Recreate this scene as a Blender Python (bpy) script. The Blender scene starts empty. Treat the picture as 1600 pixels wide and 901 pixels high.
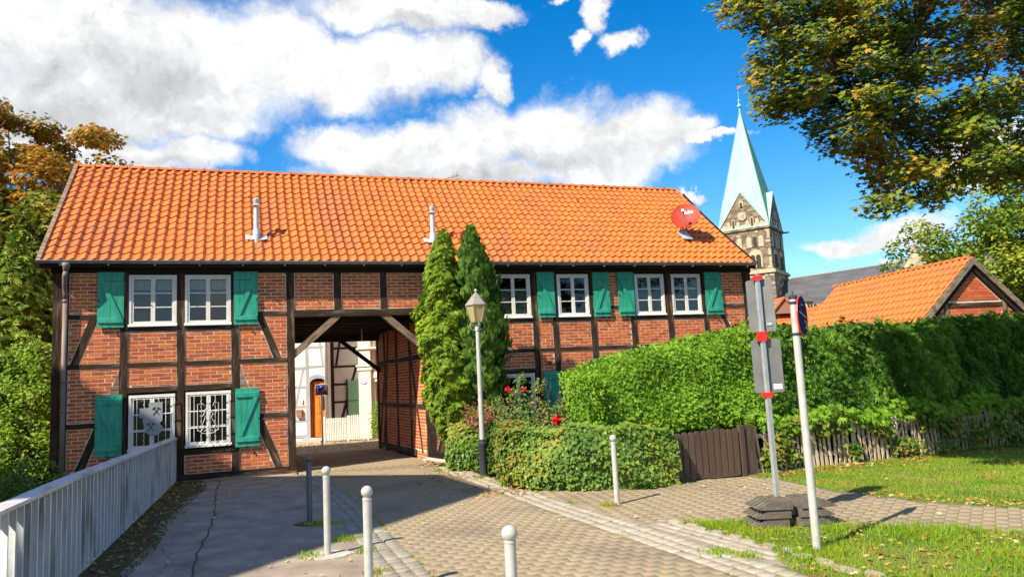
import bpy, math, random
import numpy as np
from mathutils import Vector, Matrix

# ------------------------------------------------------------------ camera
SC = bpy.context.scene
COL = SC.collection
EYE = 1.65
PITCH, ROLL, HEAD = math.radians(6.98), math.radians(2.89), math.radians(19.08)
cam_d = bpy.data.cameras.new('camera')
cam_d.sensor_width = 36.0
cam_d.lens = 36.0 * 1155.0 / 1600.0
cam_d.clip_start = 0.05
cam_d.clip_end = 6000
cam = bpy.data.objects.new('camera', cam_d)
COL.objects.link(cam)
_f = Vector((0, math.cos(PITCH), math.sin(PITCH)))
_u0 = Vector((0, -math.sin(PITCH), math.cos(PITCH)))
_r0 = Vector((1, 0, 0))
_r = _r0 * math.cos(ROLL) - _u0 * math.sin(ROLL)
_u = _u0 * math.cos(ROLL) + _r0 * math.sin(ROLL)
cam.matrix_world = Matrix(((_r.x, _u.x, -_f.x, 0), (_r.y, _u.y, -_f.y, 0), (_r.z, _u.z, -_f.z, EYE), (0, 0, 0, 1)))
SC.camera = cam
SC.view_settings.view_transform = 'Standard'
SC.view_settings.look = 'None'
SC.view_settings.gamma = 1.0
SC.view_settings.use_curve_mapping = False
SC.view_settings.exposure = 0.86

# ------------------------------------------------------------------ sun
SUN_EL = math.radians(44.0)
SUN_TRAVEL = math.radians(44.0)                    # heading the light travels towards, from +X
sd = Vector((math.cos(SUN_TRAVEL) * math.cos(SUN_EL), math.sin(SUN_TRAVEL) * math.cos(SUN_EL), -math.sin(SUN_EL)))
sl = bpy.data.lights.new('sun', 'SUN')
sl.energy = 5.0
sl.angle = math.radians(0.5)
sl.color = (1.0, 0.90, 0.74)
so = bpy.data.objects.new('sun', sl)
so.rotation_euler = sd.to_track_quat('-Z', 'Y').to_euler()
COL.objects.link(so)

# ------------------------------------------------------------------ sky with clouds
BLOBS= [(-0.483, 0.779, 0.4, 0.169, 0.09), (-0.37, 0.845, 0.386, 0.163, 0.078), (-0.271, 0.873, 0.405, 0.091, 0.062), (-0.513, 0.794, 0.326, 0.134, 0.066), (-0.42, 0.839, 0.346, 0.128, 0.053), (-0.357, 0.869, 0.342, 0.077, 0.041), (-0.127, 0.877, 0.462, 0.141, 0.031), (-0.015, 0.886, 0.463, 0.05, 0.018), (-0.15, 0.905, 0.398, 0.109, 0.045), (-0.068, 0.911, 0.407, 0.066, 0.043), (-0.211, 0.901, 0.38, 0.065, 0.037), (-0.015, 0.922, 0.387, 0.026, 0.029), (-0.476, 0.832, 0.284, 0.134, 0.028), (-0.383, 0.876, 0.292, 0.065, 0.025), (-0.214, 0.926, 0.31, 0.071, 0.031), (-0.126, 0.945, 0.301, 0.152, 0.048), (-0.024, 0.948, 0.319, 0.084, 0.045), (0.069, 0.946, 0.316, 0.099, 0.056), (0.169, 0.937, 0.305, 0.094, 0.045), (0.237, 0.923, 0.303, 0.037, 0.025), (0.135, 0.951, 0.277, 0.13, 0.037), (-0.078, 0.96, 0.268, 0.216, 0.029), (0.122, 0.884, 0.451, 0.023, 0.035), (0.102, 0.903, 0.418, 0.017, 0.015), (0.158, 0.897, 0.413, 0.029, 0.015), (0.241, 0.942, 0.233, 0.021, 0.009), (0.264, 0.921, 0.286, 0.045, 0.008), (0.466, 0.873, 0.147, 0.06, 0.023), (0.412, 0.901, 0.139, 0.044, 0.014), (0.53, 0.819, 0.22, 0.046, 0.041), (0.067, 0.881, 0.468, 0.018, 0.008), (0.462, 0.88, 0.114, 0.021, 0.007)]
DARK= [(-0.398, 0.84, 0.369, 0.128, 0.045), (-0.494, 0.811, 0.313, 0.111, 0.037), (-0.356, 0.869, 0.344, 0.084, 0.031), (-0.527, 0.772, 0.355, 0.062, 0.049), (-0.078, 0.961, 0.267, 0.201, 0.026), (0.093, 0.956, 0.278, 0.115, 0.026), (-0.121, 0.925, 0.359, 0.067, 0.016), (-0.436, 0.856, 0.278, 0.103, 0.015), (-0.105, 0.887, 0.449, 0.071, 0.013), (0.026, 0.955, 0.296, 0.061, 0.016)]
def make_world():
    w = bpy.data.worlds.new('World')
    SC.world = w
    w.use_nodes = True
    nt = w.node_tree
    N, L = nt.nodes, nt.links
    N.clear()
    def nd(t, **k):
        n = N.new(t)
        for a, b in k.items():
            setattr(n, a, b)
        return n
    def val(sock, v):
        if isinstance(v, (int, float)):
            sock.default_value = v
        else:
            L.new(v, sock)
    def m(op, a, b=0.0, c=None, clamp=False):
        n = nd('ShaderNodeMath', operation=op, use_clamp=clamp)
        val(n.inputs[0], a); val(n.inputs[1], b)
        if c is not None: val(n.inputs[2], c)
        return n.outputs[0]
    out = nd('ShaderNodeOutputWorld')
    bg = nd('ShaderNodeBackground')
    bg.inputs['Strength'].default_value = 0.085
    L.new(bg.outputs[0], out.inputs[0])
    sky = nd('ShaderNodeTexSky', sky_type='NISHITA', sun_disc=False)
    sky.sun_elevation = SUN_EL
    src = -sd
    sky.sun_rotation = math.atan2(src.x, src.y)
    sky.air_density = 1.0; sky.dust_density = 0.4; sky.ozone_density = 3.0
    hs = nd('ShaderNodeHueSaturation')
    hs.inputs['Hue'].default_value = 0.502
    hs.inputs['Saturation'].default_value = 1.45
    hs.inputs['Value'].default_value = 1.35
    L.new(sky.outputs[0], hs.inputs['Color'])
    tc = nd('ShaderNodeTexCoord')
    d = tc.outputs['Generated']
    # ragged edges: warp the direction with noise
    def noise(scale, detail, rough, vec=d):
        n = nd('ShaderNodeTexNoise')
        n.inputs['Scale'].default_value = scale; n.inputs['Detail'].default_value = detail
        n.inputs['Roughness'].default_value = rough
        L.new(vec, n.inputs['Vector'])
        return n
    n1 = noise(9.0, 8.0, 0.62)
    sub = nd('ShaderNodeVectorMath', operation='SUBTRACT'); L.new(n1.outputs['Color'], sub.inputs[0]); sub.inputs[1].default_value = (0.5, 0.5, 0.5)
    sc = nd('ShaderNodeVectorMath', operation='MULTIPLY'); L.new(sub.outputs[0], sc.inputs[0]); sc.inputs[1].default_value = (0.13, 0.13, 0.10)
    wd = nd('ShaderNodeVectorMath', operation='ADD'); L.new(d, wd.inputs[0]); L.new(sc.outputs[0], wd.inputs[1])
    def field(blobs):
        acc = None
        for (x, y, z, ra, re) in blobs:
            s = nd('ShaderNodeVectorMath', operation='SUBTRACT'); L.new(wd.outputs[0], s.inputs[0]); s.inputs[1].default_value = (x, y, z)
            mm = nd('ShaderNodeVectorMath', operation='MULTIPLY'); L.new(s.outputs[0], mm.inputs[0])
            mm.inputs[1].default_value = (1 / ra, 1 / max(ra, re, 0.1), 1 / re)
            ln = nd('ShaderNodeVectorMath', operation='LENGTH'); L.new(mm.outputs[0], ln.inputs[0])
            v = m('SUBTRACT', 1.0, ln.outputs['Value'])
            acc = v if acc is None else nmax(acc, v)
        return acc
    def nmax(a, b):
        n = nd('ShaderNodeMath', operation='SMOOTH_MAX'); val(n.inputs[0], a); val(n.inputs[1], b); n.inputs[2].default_value = 0.12
        return n.outputs[0]
    f = field(BLOBS)
    # the same broken cumulus goes on outside the view
    g = noise(2.6, 7.0, 0.55)
    sep = nd('ShaderNodeSeparateXYZ'); L.new(d, sep.inputs[0])
    gen = m('MULTIPLY', m('SUBTRACT', g.outputs['Fac'], 0.5), 3.0)
    away = m('MULTIPLY', m('SUBTRACT', 0.72, sep.outputs['Y']), 12.0, clamp=True)
    high = m('MULTIPLY', m('SUBTRACT', sep.outputs['Z'], 0.62), 12.0, clamp=True)
    off = nd('ShaderNodeMath', operation='MAXIMUM'); L.new(away, off.inputs[0]); L.new(high, off.inputs[1])
    gen = m('SUBTRACT', m('MULTIPLY', m('ADD', gen, 0.95), off.outputs[0]), 1.0)
    f = nmax(f, gen)
    fine = noise(34.0, 8.0, 0.66)
    f = m('ADD', f, m('MULTIPLY', m('SUBTRACT', fine.outputs['Fac'], 0.5), 0.36))
    mr = nd('ShaderNodeMapRange', interpolation_type='SMOOTHSTEP'); L.new(f, mr.inputs[0])
    mr.inputs[1].default_value = -0.13; mr.inputs[2].default_value = 0.48
    dens = mr.outputs[0]
    dk = field(DARK)
    gd = m('MULTIPLY', m('SUBTRACT', g.outputs['Fac'], 0.52), 2.0)
    dkn = m('ADD', dk, m('MULTIPLY', m('SUBTRACT', noise(11.0, 7.0, 0.6).outputs['Fac'], 0.5), 1.5))
    md = nd('ShaderNodeMapRange', interpolation_type='SMOOTHSTEP'); L.new(dkn, md.inputs[0])
    md.inputs[1].default_value = -0.15; md.inputs[2].default_value = 1.05
    ramp = nd('ShaderNodeMix', data_type='RGBA')
    L.new(md.outputs[0], ramp.inputs[0])
    ramp.inputs[6].default_value = (6.8, 6.82, 6.85, 1)
    ramp.inputs[7].default_value = (4.5, 4.6, 4.8, 1)
    # soft billows
    of = nd('ShaderNodeVectorMath', operation='ADD'); L.new(wd.outputs[0], of.inputs[0]); of.inputs[1].default_value = (-0.010, 0.0, 0.016)
    na, nb = noise(13.0, 7.0, 0.58, wd.outputs[0]), noise(13.0, 7.0, 0.58, of.outputs[0])
    rel = m('ADD', 1.0, m('MULTIPLY', m('SUBTRACT', na.outputs['Fac'], nb.outputs['Fac']), 1.25))
    bl = noise(6.0, 6.0, 0.55)
    bm = nd('ShaderNodeMapRange'); L.new(bl.outputs['Fac'], bm.inputs[0]); bm.inputs[1].default_value = 0.3; bm.inputs[2].default_value = 0.7; bm.inputs[3].default_value = 0.88; bm.inputs[4].default_value = 1.08
    cm = nd('ShaderNodeMix', data_type='RGBA', blend_type='MULTIPLY'); cm.inputs[0].default_value = 1.0
    L.new(ramp.outputs[2], cm.inputs[6]); L.new(m('MULTIPLY', bm.outputs[0], rel), cm.inputs[7])
    mix = nd('ShaderNodeMix', data_type='RGBA')
    L.new(dens, mix.inputs[0]); L.new(hs.outputs[0], mix.inputs[6]); L.new(cm.outputs[2], mix.inputs[7])
    L.new(mix.outputs[2], bg.inputs['Color'])
make_world()

# ------------------------------------------------------------------ helpers
rng = random.Random(7)
nr = np.random.default_rng(11)
PI = math.pi
A3 = Vector((math.cos(HEAD), math.sin(HEAD), 0))
N3 = Vector((-math.sin(HEAD), math.cos(HEAD), 0))
DF = 15.87
def W(u, v, z=0.0):
    """street frame: u along the gatehouse front, v away from the viewer"""
    return A3 * u + N3 * v + Vector((0, 0, z))
def projected(p):
    q = Vector(p) - Vector((0, 0, EYE)); z = q.dot(_f)
    if z < 0.1: return None
    return (800 + 1155 * q.dot(_r) / z, 450.5 - 1155 * q.dot(_u) / z, z)

class MB:
    def __init__(s): s.v = []; s.f = []
    def add(s, vs, fs):
        o = len(s.v); s.v.extend([tuple(p) for p in vs]); s.f.extend([tuple(i + o for i in f) for f in fs]); return s
    def box(s, x0, x1, y0, y1, z0, z1, M=None):
        vs = [Vector(p) for p in ((x0,y0,z0),(x1,y0,z0),(x1,y1,z0),(x0,y1,z0),(x0,y0,z1),(x1,y0,z1),(x1,y1,z1),(x0,y1,z1))]
        if M is not None: vs = [M @ p for p in vs]
        return s.add(vs, [(0,3,2,1),(4,5,6,7),(0,1,5,4),(1,2,6,5),(2,3,7,6),(3,0,4,7)])
    def prism(s, poly, y0, y1, M=None, back=True):
        """poly in (x,z), extruded from y0 (front) to y1"""
        n = len(poly)
        vs = [Vector((p[0], y0, p[1])) for p in poly] + [Vector((p[0], y1, p[1])) for p in poly]
        if M is not None: vs = [M @ p for p in vs]
        fs = [tuple(range(n))] + [(i, i + n, (i + 1) % n + n, (i + 1) % n) for i in range(n)]
        if back: fs.append(tuple(range(2 * n - 1, n - 1, -1)))
        return s.add(vs, fs)
    def plate(s, poly, z0, z1, M=None):
        n = len(poly)
        vs = [Vector((p[0], p[1], z1)) for p in poly] + [Vector((p[0], p[1], z0)) for p in poly]
        if M is not None: vs = [M @ p for p in vs]
        return s.add(vs, [tuple(range(n)), tuple(range(2*n-1, n-1, -1))] + [(i, i + n, (i + 1) % n + n, (i + 1) % n) for i in range(n)])
    def tube(s, pts, rad, n=8, cap=True):
        pts = [Vector(p) for p in pts]
        if not hasattr(rad, '__len__'): rad = [rad] * len(pts)
        o = len(s.v); prev = None
        for i, p in enumerate(pts):
            t = (pts[min(i + 1, len(pts) - 1)] - pts[max(i - 1, 0)]).normalized()
            if prev is None:
                a = Vector((0, 0, 1)) if abs(t.z) < 0.9 else Vector((1, 0, 0))
                x = t.cross(a).normalized()
            else:
                x = (prev - t * prev.dot(t)).normalized()
            prev = x; y = t.cross(x)
            for k in range(n):
                a = 2 * PI * k / n
                s.v.append(tuple(p + (x * math.cos(a) + y * math.sin(a)) * rad[i]))
        for i in range(len(pts) - 1):
            for k in range(n):
                s.f.append((o + i*n + k, o + i*n + (k+1) % n, o + (i+1)*n + (k+1) % n, o + (i+1)*n + k))
        if cap:
            s.f.append(tuple(o + k for k in range(n))[::-1]); s.f.append(tuple(o + (len(pts)-1)*n + k for k in range(n)))
        return s
    def lathe(s, prof, n=16, M=None, ctr=(0,0,0), ph=0.0):
        o = len(s.v); c = Vector(ctr)
        for r, z in prof:
            for k in range(n):
                a = 2 * PI * k / n + ph
                p = Vector((r * math.cos(a), r * math.sin(a), z)) + c
                if M is not None: p = M @ p
                s.v.append(tuple(p))
        for i in range(len(prof) - 1):
            for k in range(n):
                s.f.append((o + i*n + k, o + i*n + (k+1) % n, o + (i+1)*n + (k+1) % n, o + (i+1)*n + k))
        s.f.append(tuple(o + k for k in range(n))[::-1]); s.f.append(tuple(o + (len(prof)-1)*n + k for k in range(n)))
        return s
    def mesh(s, name, smooth=False):
        me = bpy.data.meshes.new(name); me.from_pydata(s.v, [], s.f); me.update()
        if smooth: me.shade_smooth() if hasattr(me, 'shade_smooth') else [setattr(p, 'use_smooth', True) for p in me.polygons]
        return me
    def build(s, name, mat, parent=None, smooth=False, M=None):
        return link(name, s.mesh(name, smooth), mat, parent, M)

def smooth_by_angle(me, deg=35):
    for p in me.polygons: p.use_smooth = True
    try: me.set_sharp_from_angle(angle=math.radians(deg))
    except Exception: pass

def link(name, me, mat=None, parent=None, M=None):
    o = bpy.data.objects.new(name, me)
    if mat is not None and me is not None and len(me.materials) == 0: me.materials.append(mat)
    if parent is not None: o.parent = parent
    if M is not None: o.matrix_local = M
    COL.objects.link(o)
    return o
def empty(name, loc=(0,0,0), rz=0.0, label=None, cat=None, group=None, M=None):
    o = bpy.data.objects.new(name, None); o.empty_display_size = 0.2
    if M is not None: o.matrix_world = M
    else: o.location = loc; o.rotation_euler = (0, 0, rz)
    COL.objects.link(o)
    tag(o, label, cat, group); return o
def tag(o, label=None, cat=None, group=None, kind=None):
    if label: o['label'] = label
    if cat: o['category'] = cat
    if group: o['group'] = group
    if kind: o['kind'] = kind
    return o
def copy_tree(o, parent=None):
    c = o.copy(); COL.objects.link(c)
    if parent is not None: c.parent = parent
    for ch in list(o.children): copy_tree(ch, c)
    return c
def fast(name, V, F):
    """V (n,3) float, F (m,k) int -> mesh"""
    me = bpy.data.meshes.new(name); m, k = F.shape
    me.vertices.add(len(V)); me.vertices.foreach_set('co', V.astype(np.float32).ravel())
    me.loops.add(m * k); me.loops.foreach_set('vertex_index', F.astype(np.int32).ravel())
    me.polygons.add(m); me.polygons.foreach_set('loop_start', np.arange(0, m * k, k, dtype=np.int32))
    try: me.polygons.foreach_set('loop_total', np.full(m, k, dtype=np.int32))
    except Exception: pass
    me.update(calc_edges=True)
    return me
def instance(T, F, Ms, P):
    """template T (k,3), faces F, matrices Ms (n,3,3), positions P (n,3) -> V, F joined"""
    V = np.einsum('nij,kj->nki', Ms, T) + P[:, None, :]
    n, k = len(P), len(T)
    FF = F[None] + (np.arange(n) * k)[:, None, None]
    return V.reshape(-1, 3), FF.reshape(-1, F.shape[1])
def frames(nrm, spin):
    """orthonormal frames with z = nrm, turned by spin"""
    nrm = nrm / np.linalg.norm(nrm, axis=1, keepdims=True)
    a = np.where(np.abs(nrm[:, 2:3]) < 0.95, np.array([[0, 0, 1.0]]), np.array([[1.0, 0, 0]]))
    x = np.cross(a, nrm); x /= np.linalg.norm(x, axis=1, keepdims=True); y = np.cross(nrm, x)
    c, s = np.cos(spin)[:, None], np.sin(spin)[:, None]
    X = x * c + y * s; Y = -x * s + y * c
    return np.stack([X, Y, nrm], axis=2)

# ------------------------------------------------------------------ materials
def new_mat(name):
    m = bpy.data.materials.new(name); m.use_nodes = True
    nt = m.node_tree; nt.nodes.clear()
    o = nt.nodes.new('ShaderNodeOutputMaterial'); b = nt.nodes.new('ShaderNodeBsdfPrincipled')
    nt.links.new(b.outputs[0], o.inputs[0])
    return m, nt, b, o
def C4(c): return (c[0], c[1], c[2], 1)
def pmat(name, cols, scale=6.0, rough=0.8, bump=0.3, bscale=None, stretch=(1,1,1), island=0.0, detail=5, metal=0.0, stain=None, spec=0.3, bdist=0.01, ramp=(0.3, 0.7), place=False):
    """two or more base colours blended by noise, optional per-piece variation"""
    m, nt, b, o = new_mat(name); N, L = nt.nodes, nt.links
    tc = N.new('ShaderNodeTexCoord'); mp = N.new('ShaderNodeMapping'); mp.inputs['Scale'].default_value = stretch
    co = N.new('ShaderNodeNewGeometry').outputs['Position'] if place else tc.outputs['Object']     # place: pattern runs on across alike pieces
    L.new(co, mp.inputs[0])
    n = N.new('ShaderNodeTexNoise'); n.inputs['Scale'].default_value = scale; n.inputs['Detail'].default_value = detail; n.inputs['Roughness'].default_value = 0.6
    L.new(mp.outputs[0], n.inputs[0])
    fac = n.outputs['Fac']
    if island:
        g = N.new('ShaderNodeNewGeometry'); oi = N.new('ShaderNodeObjectInfo')
        ad = N.new('ShaderNodeMath'); ad.operation = 'ADD'; L.new(g.outputs['Random Per Island'], ad.inputs[0]); L.new(oi.outputs['Random'], ad.inputs[1])
        fr = N.new('ShaderNodeMath'); fr.operation = 'FRACT'; L.new(ad.outputs[0], fr.inputs[0])
        mx = N.new('ShaderNodeMix'); mx.data_type = 'FLOAT'; mx.inputs[0].default_value = island
        mr0 = N.new('ShaderNodeMapRange'); L.new(fr.outputs[0], mr0.inputs[0]); mr0.inputs[3].default_value = ramp[0]; mr0.inputs[4].default_value = ramp[1]
        L.new(fac, mx.inputs[2]); L.new(mr0.outputs[0], mx.inputs[3]); fac = mx.outputs[0]
    cr = N.new('ShaderNodeValToRGB'); els = cr.color_ramp.elements
    k = len(cols)
    while len(els) < k: els.new(0.5)
    for i, c in enumerate(cols):
        els[i].position = ramp[0] + (ramp[1] - ramp[0]) * i / max(1, k - 1); els[i].color = C4(c)
    L.new(fac, cr.inputs[0]); col = cr.outputs[0]
    if stain:
        c2, s2, lo, hi, st = stain
        mp2 = N.new('ShaderNodeMapping'); mp2.inputs['Scale'].default_value = st; L.new(co, mp2.inputs[0])
        n2 = N.new('ShaderNodeTexNoise'); n2.inputs['Scale'].default_value = s2; n2.inputs['Detail'].default_value = 6; L.new(mp2.outputs[0], n2.inputs[0])
        mr = N.new('ShaderNodeMapRange'); L.new(n2.outputs['Fac'], mr.inputs[0]); mr.inputs[1].default_value = lo; mr.inputs[2].default_value = hi
        mx = N.new('ShaderNodeMix'); mx.data_type = 'RGBA'; L.new(mr.outputs[0], mx.inputs[0]); L.new(col, mx.inputs[6]); mx.inputs[7].default_value = C4(c2)
        col = mx.outputs[2]
    L.new(col, b.inputs['Base Color'])
    b.inputs['Roughness'].default_value = rough; b.inputs['Metallic'].default_value = metal
    b.inputs['Specular IOR Level'].default_value = spec
    if bump:
        nb = N.new('ShaderNodeTexNoise'); nb.inputs['Scale'].default_value = bscale or scale * 3; nb.inputs['Detail'].default_value = 5; L.new(mp.outputs[0], nb.inputs[0])
        bp = N.new('ShaderNodeBump'); bp.inputs['Strength'].default_value = bump; bp.inputs['Distance'].default_value = bdist
        L.new(nb.outputs['Fac'], bp.inputs['Height']); L.new(bp.outputs[0], b.inputs['Normal'])
    return m
def leaf_mat(name, cols, pos_scale=1.2, trans=0.35, rough=0.55, mixpos=0.55):
    """leaf colour: a ramp driven by a random number per leaf blended with clump-sized noise"""
    m, nt, b, o = new_mat(name); N, L = nt.nodes, nt.links
    tc = N.new('ShaderNodeTexCoord')
    n = N.new('ShaderNodeTexNoise'); n.inputs['Scale'].default_value = pos_scale; n.inputs['Detail'].default_value = 3; L.new(tc.outputs['Object'], n.inputs[0])
    mr = N.new('ShaderNodeMapRange'); L.new(n.outputs['Fac'], mr.inputs[0]); mr.inputs[1].default_value = 0.3; mr.inputs[2].default_value = 0.7
    g = N.new('ShaderNodeNewGeometry')
    mx = N.new('ShaderNodeMix'); mx.data_type = 'FLOAT'; mx.inputs[0].default_value = mixpos
    L.new(g.outputs['Random Per Island'], mx.inputs[2]); L.new(mr.outputs[0], mx.inputs[3])
    cr = N.new('ShaderNodeValToRGB'); els = cr.color_ramp.elements; k = len(cols)
    while len(els) < k: els.new(0.5)
    for i, c in enumerate(cols): els[i].position = 0.12 + 0.76 * i / max(1, k - 1); els[i].color = C4(c)
    L.new(mx.outputs[0], cr.inputs[0])
    L.new(cr.outputs[0], b.inputs['Base Color']); b.inputs['Roughness'].default_value = rough; b.inputs['Specular IOR Level'].default_value = 0.25
    t = N.new('ShaderNodeBsdfTranslucent'); L.new(cr.outputs[0], t.inputs[0])
    ms = N.new('ShaderNodeMixShader'); ms.inputs[0].default_value = trans
    L.new(b.outputs[0], ms.inputs[1]); L.new(t.outputs[0], ms.inputs[2]); L.new(ms.outputs[0], o.inputs[0])
    return m
def plain(name, c, rough=0.5, metal=0.0, spec=0.4, var=0.12, scale=14, bump=0.05):
    c2 = tuple(x * (1 - var) for x in c); c1 = tuple(min(1, x * (1 + var * 0.6)) for x in c)
    return pmat(name, [c2, c1], scale=scale, rough=rough, metal=metal, spec=spec, bump=bump)

M = {}
M['brick'] = pmat('brick', [(0.27,0.068,0.032),(0.47,0.098,0.027),(0.60,0.145,0.031),(0.68,0.20,0.05)], 9, 0.85, 0.5, 60, island=0.72, ramp=(0.12,0.9), bdist=0.004)
M['brick_orange'] = pmat('brick_orange', [(0.40,0.075,0.03),(0.55,0.12,0.045),(0.62,0.18,0.07)], 9, 0.85, 0.4, 60, island=0.7, ramp=(0.15,0.85), bdist=0.004)
M['mortar'] = pmat('mortar', [(0.62,0.50,0.37),(0.76,0.64,0.49)], 12, 0.95, 0.4, 90, bdist=0.003)
M['timber'] = pmat('timber', [(0.010,0.006,0.004),(0.045,0.024,0.013),(0.13,0.072,0.037)], 7, 0.9, 0.9, 22, stretch=(0.22,3.0,3.0), bdist=0.012, stain=((0.20,0.15,0.11), 3.0, 0.56, 0.78, (0.6,3,3)), ramp=(0.3,0.72))
M['timber_light'] = pmat('timber_light', [(0.09,0.055,0.035),(0.24,0.165,0.11),(0.40,0.30,0.21)], 6, 0.9, 0.9, 20, stretch=(0.25,3.5,3.5), bdist=0.012, ramp=(0.28,0.72), stain=((0.03,0.018,0.012), 5.0, 0.55, 0.68, (0.4,6,6)))
M['dark_wood'] = pmat('dark_wood', [(0.012,0.008,0.007),(0.03,0.02,0.016)], 8, 0.85, 0.4, 25, stretch=(0.3,2,2))
M['tile'] = pmat('roof_tile', [(0.40,0.085,0.016),(0.52,0.125,0.018),(0.57,0.148,0.020),(0.62,0.185,0.03)], 5, 0.55, 0.25, 40, island=0.38, ramp=(0.1,0.9), spec=0.5, bdist=0.003, stain=((0.30,0.10,0.04), 0.9, 0.52, 0.85, (1.4,0.5,0.5)), place=True)
M['window_paint'] = pmat('window_paint', [(0.66,0.64,0.58),(0.82,0.80,0.74)], 8, 0.45, 0.1)
M['shutter'] = pmat('shutter_paint', [(0.015,0.23,0.15),(0.025,0.33,0.215),(0.04,0.41,0.275)], 4, 0.5, 0.35, 40, stretch=(3,3,0.6), spec=0.4, bdist=0.002, stain=((0.06,0.36,0.27), 5, 0.55, 0.8, (2,2,0.4)))
M['shutter_pale'] = pmat('pale_green_paint', [(0.20,0.42,0.26),(0.30,0.55,0.36)], 5, 0.6, 0.2, 30, stretch=(4,4,0.5))
M['iron'] = plain('black_iron', (0.02,0.02,0.02), 0.5, 0.6)
M['lace'] = pmat('lace', [(0.38,0.42,0.40),(0.62,0.66,0.62)], 60, 0.9, 0.0)
M['room'] = plain('dark_room', (0.022,0.02,0.024), 0.95, 0, 0.1)
M['blind'] = plain('window_blind', (0.34,0.40,0.33), 0.8)
M['zinc'] = pmat('zinc', [(0.24,0.22,0.20),(0.40,0.37,0.33)], 7, 0.45, 0.1, metal=0.35)
M['zinc_light'] = pmat('bright_zinc', [(0.50,0.50,0.49),(0.68,0.68,0.66)], 9, 0.4, 0.1, metal=0.35)
M['pipe_brown'] = pmat('brown_downpipe', [(0.16,0.12,0.10),(0.26,0.20,0.165)], 7, 0.6, 0.1, stretch=(1,1,0.3))
M['steel'] = pmat('galvanised_steel', [(0.42,0.43,0.44),(0.62,0.63,0.63)], 22, 0.38, 0.08, metal=0.55, stretch=(1,1,0.5))
M['silver_paint'] = pmat('silver_paint', [(0.42,0.41,0.38),(0.55,0.54,0.50)], 12, 0.42, 0.08, metal=0.15, stain=((0.30,0.28,0.24), 9, 0.62, 0.8, (1,1,0.4)))
M['dark_paint'] = plain('anthracite_paint', (0.045,0.05,0.06), 0.45, 0.2)
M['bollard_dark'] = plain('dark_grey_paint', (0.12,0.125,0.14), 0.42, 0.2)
M['render_white'] = pmat('white_render', [(0.66,0.63,0.57),(0.80,0.78,0.72)], 3, 0.9, 0.35, 25, bdist=0.006)
M['render_cream'] = pmat('cream_render', [(0.76,0.69,0.55),(0.86,0.80,0.67)], 2, 0.9, 0.2, 25, stain=((0.45,0.33,0.20), 4, 0.6, 0.8, (1,1,0.5)))
M['grey_timber'] = pmat('grey_painted_timber', [(0.26,0.28,0.31),(0.40,0.42,0.45)], 6, 0.8, 0.4, 20, stretch=(0.3,3,3))
M['black_timber'] = pmat('black_brown_timber', [(0.02,0.015,0.014),(0.06,0.045,0.04)], 6, 0.8, 0.4, 20, stretch=(0.3,3,3))
M['oak_door'] = pmat('orange_oak', [(0.42,0.13,0.02),(0.66,0.26,0.04)], 5, 0.4, 0.2, 30, stretch=(5,5,0.6))
M['fence_white'] = pmat('white_fence_paint', [(0.72,0.72,0.68),(0.84,0.84,0.80)], 8, 0.5, 0.1)
M['picket'] = pmat('weathered_picket', [(0.28,0.20,0.13),(0.50,0.39,0.27),(0.64,0.53,0.39)], 7, 0.9, 0.5, 25, stretch=(4,4,0.4), island=0.35)
M['gate'] = pmat('dark_brown_gate', [(0.045,0.028,0.02),(0.095,0.062,0.045),(0.13,0.09,0.065)], 9, 0.75, 0.5, 30, stretch=(5,5,0.3), island=0.3)
M['rail_paint'] = pmat('railing_paint', [(0.60,0.62,0.62),(0.74,0.75,0.74)], 5, 0.6, 0.2, 30, stain=((0.26,0.30,0.27), 5.0, 0.52, 0.70, (1,1,0.22)), place=True)
M['rubber'] = pmat('recycled_plastic', [(0.085,0.07,0.055),(0.17,0.145,0.115)], 12, 0.85, 0.4, 50)
M['asphalt'] = pmat('asphalt', [(0.20,0.16,0.12),(0.30,0.24,0.18),(0.39,0.325,0.25)], 2.3, 0.95, 0.8, 110, bdist=0.006, detail=10, stain=((0.38,0.35,0.31), 70, 0.60, 0.70, (1,1,1)))
M['joint'] = pmat('joint_sand', [(0.19,0.15,0.10),(0.27,0.215,0.145)], 9, 0.95, 0.4, 60)
M['paver'] = pmat('concrete_paver', [(0.25,0.19,0.115),(0.305,0.24,0.15),(0.36,0.29,0.185)], 18, 0.93, 1.0, 120, island=0.30, ramp=(0.15,0.85), bdist=0.005, stain=((0.19,0.155,0.11), 0.8, 0.50, 0.75, (1,1,1)), place=True)
M['cobble'] = pmat('granite_sett', [(0.28,0.24,0.18),(0.36,0.315,0.24),(0.43,0.385,0.30)], 14, 0.9, 0.9, 70, island=0.55, ramp=(0.15,0.85), bdist=0.008, place=True)
M['sett_grey'] = pmat('worn_granite_sett', [(0.20,0.175,0.14),(0.28,0.25,0.20),(0.36,0.33,0.27)], 14, 0.9, 0.9, 70, island=0.5, ramp=(0.15,0.85), bdist=0.008, place=True)
M['concrete'] = pmat('pale_concrete', [(0.36,0.34,0.29),(0.50,0.47,0.41)], 8, 0.9, 0.5, 60)
M['yard'] = pmat('yard_gravel', [(0.22,0.18,0.115),(0.36,0.31,0.21),(0.44,0.39,0.28)], 7, 0.95, 0.8, 60, stain=((0.34,0.17,0.06), 3, 0.55, 0.7, (1,1,1)))
M['soil'] = pmat('turf_soil', [(0.07,0.11,0.015),(0.12,0.17,0.025),(0.17,0.15,0.05)], 1.6, 0.95, 0.9, 40, stain=((0.17,0.085,0.035), 2.4, 0.52, 0.66, (1,1,1)))
M['moss'] = pmat('moss_and_dirt', [(0.06,0.055,0.025),(0.09,0.09,0.03),(0.16,0.09,0.04)], 9, 0.98, 1.0, 50)
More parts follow.
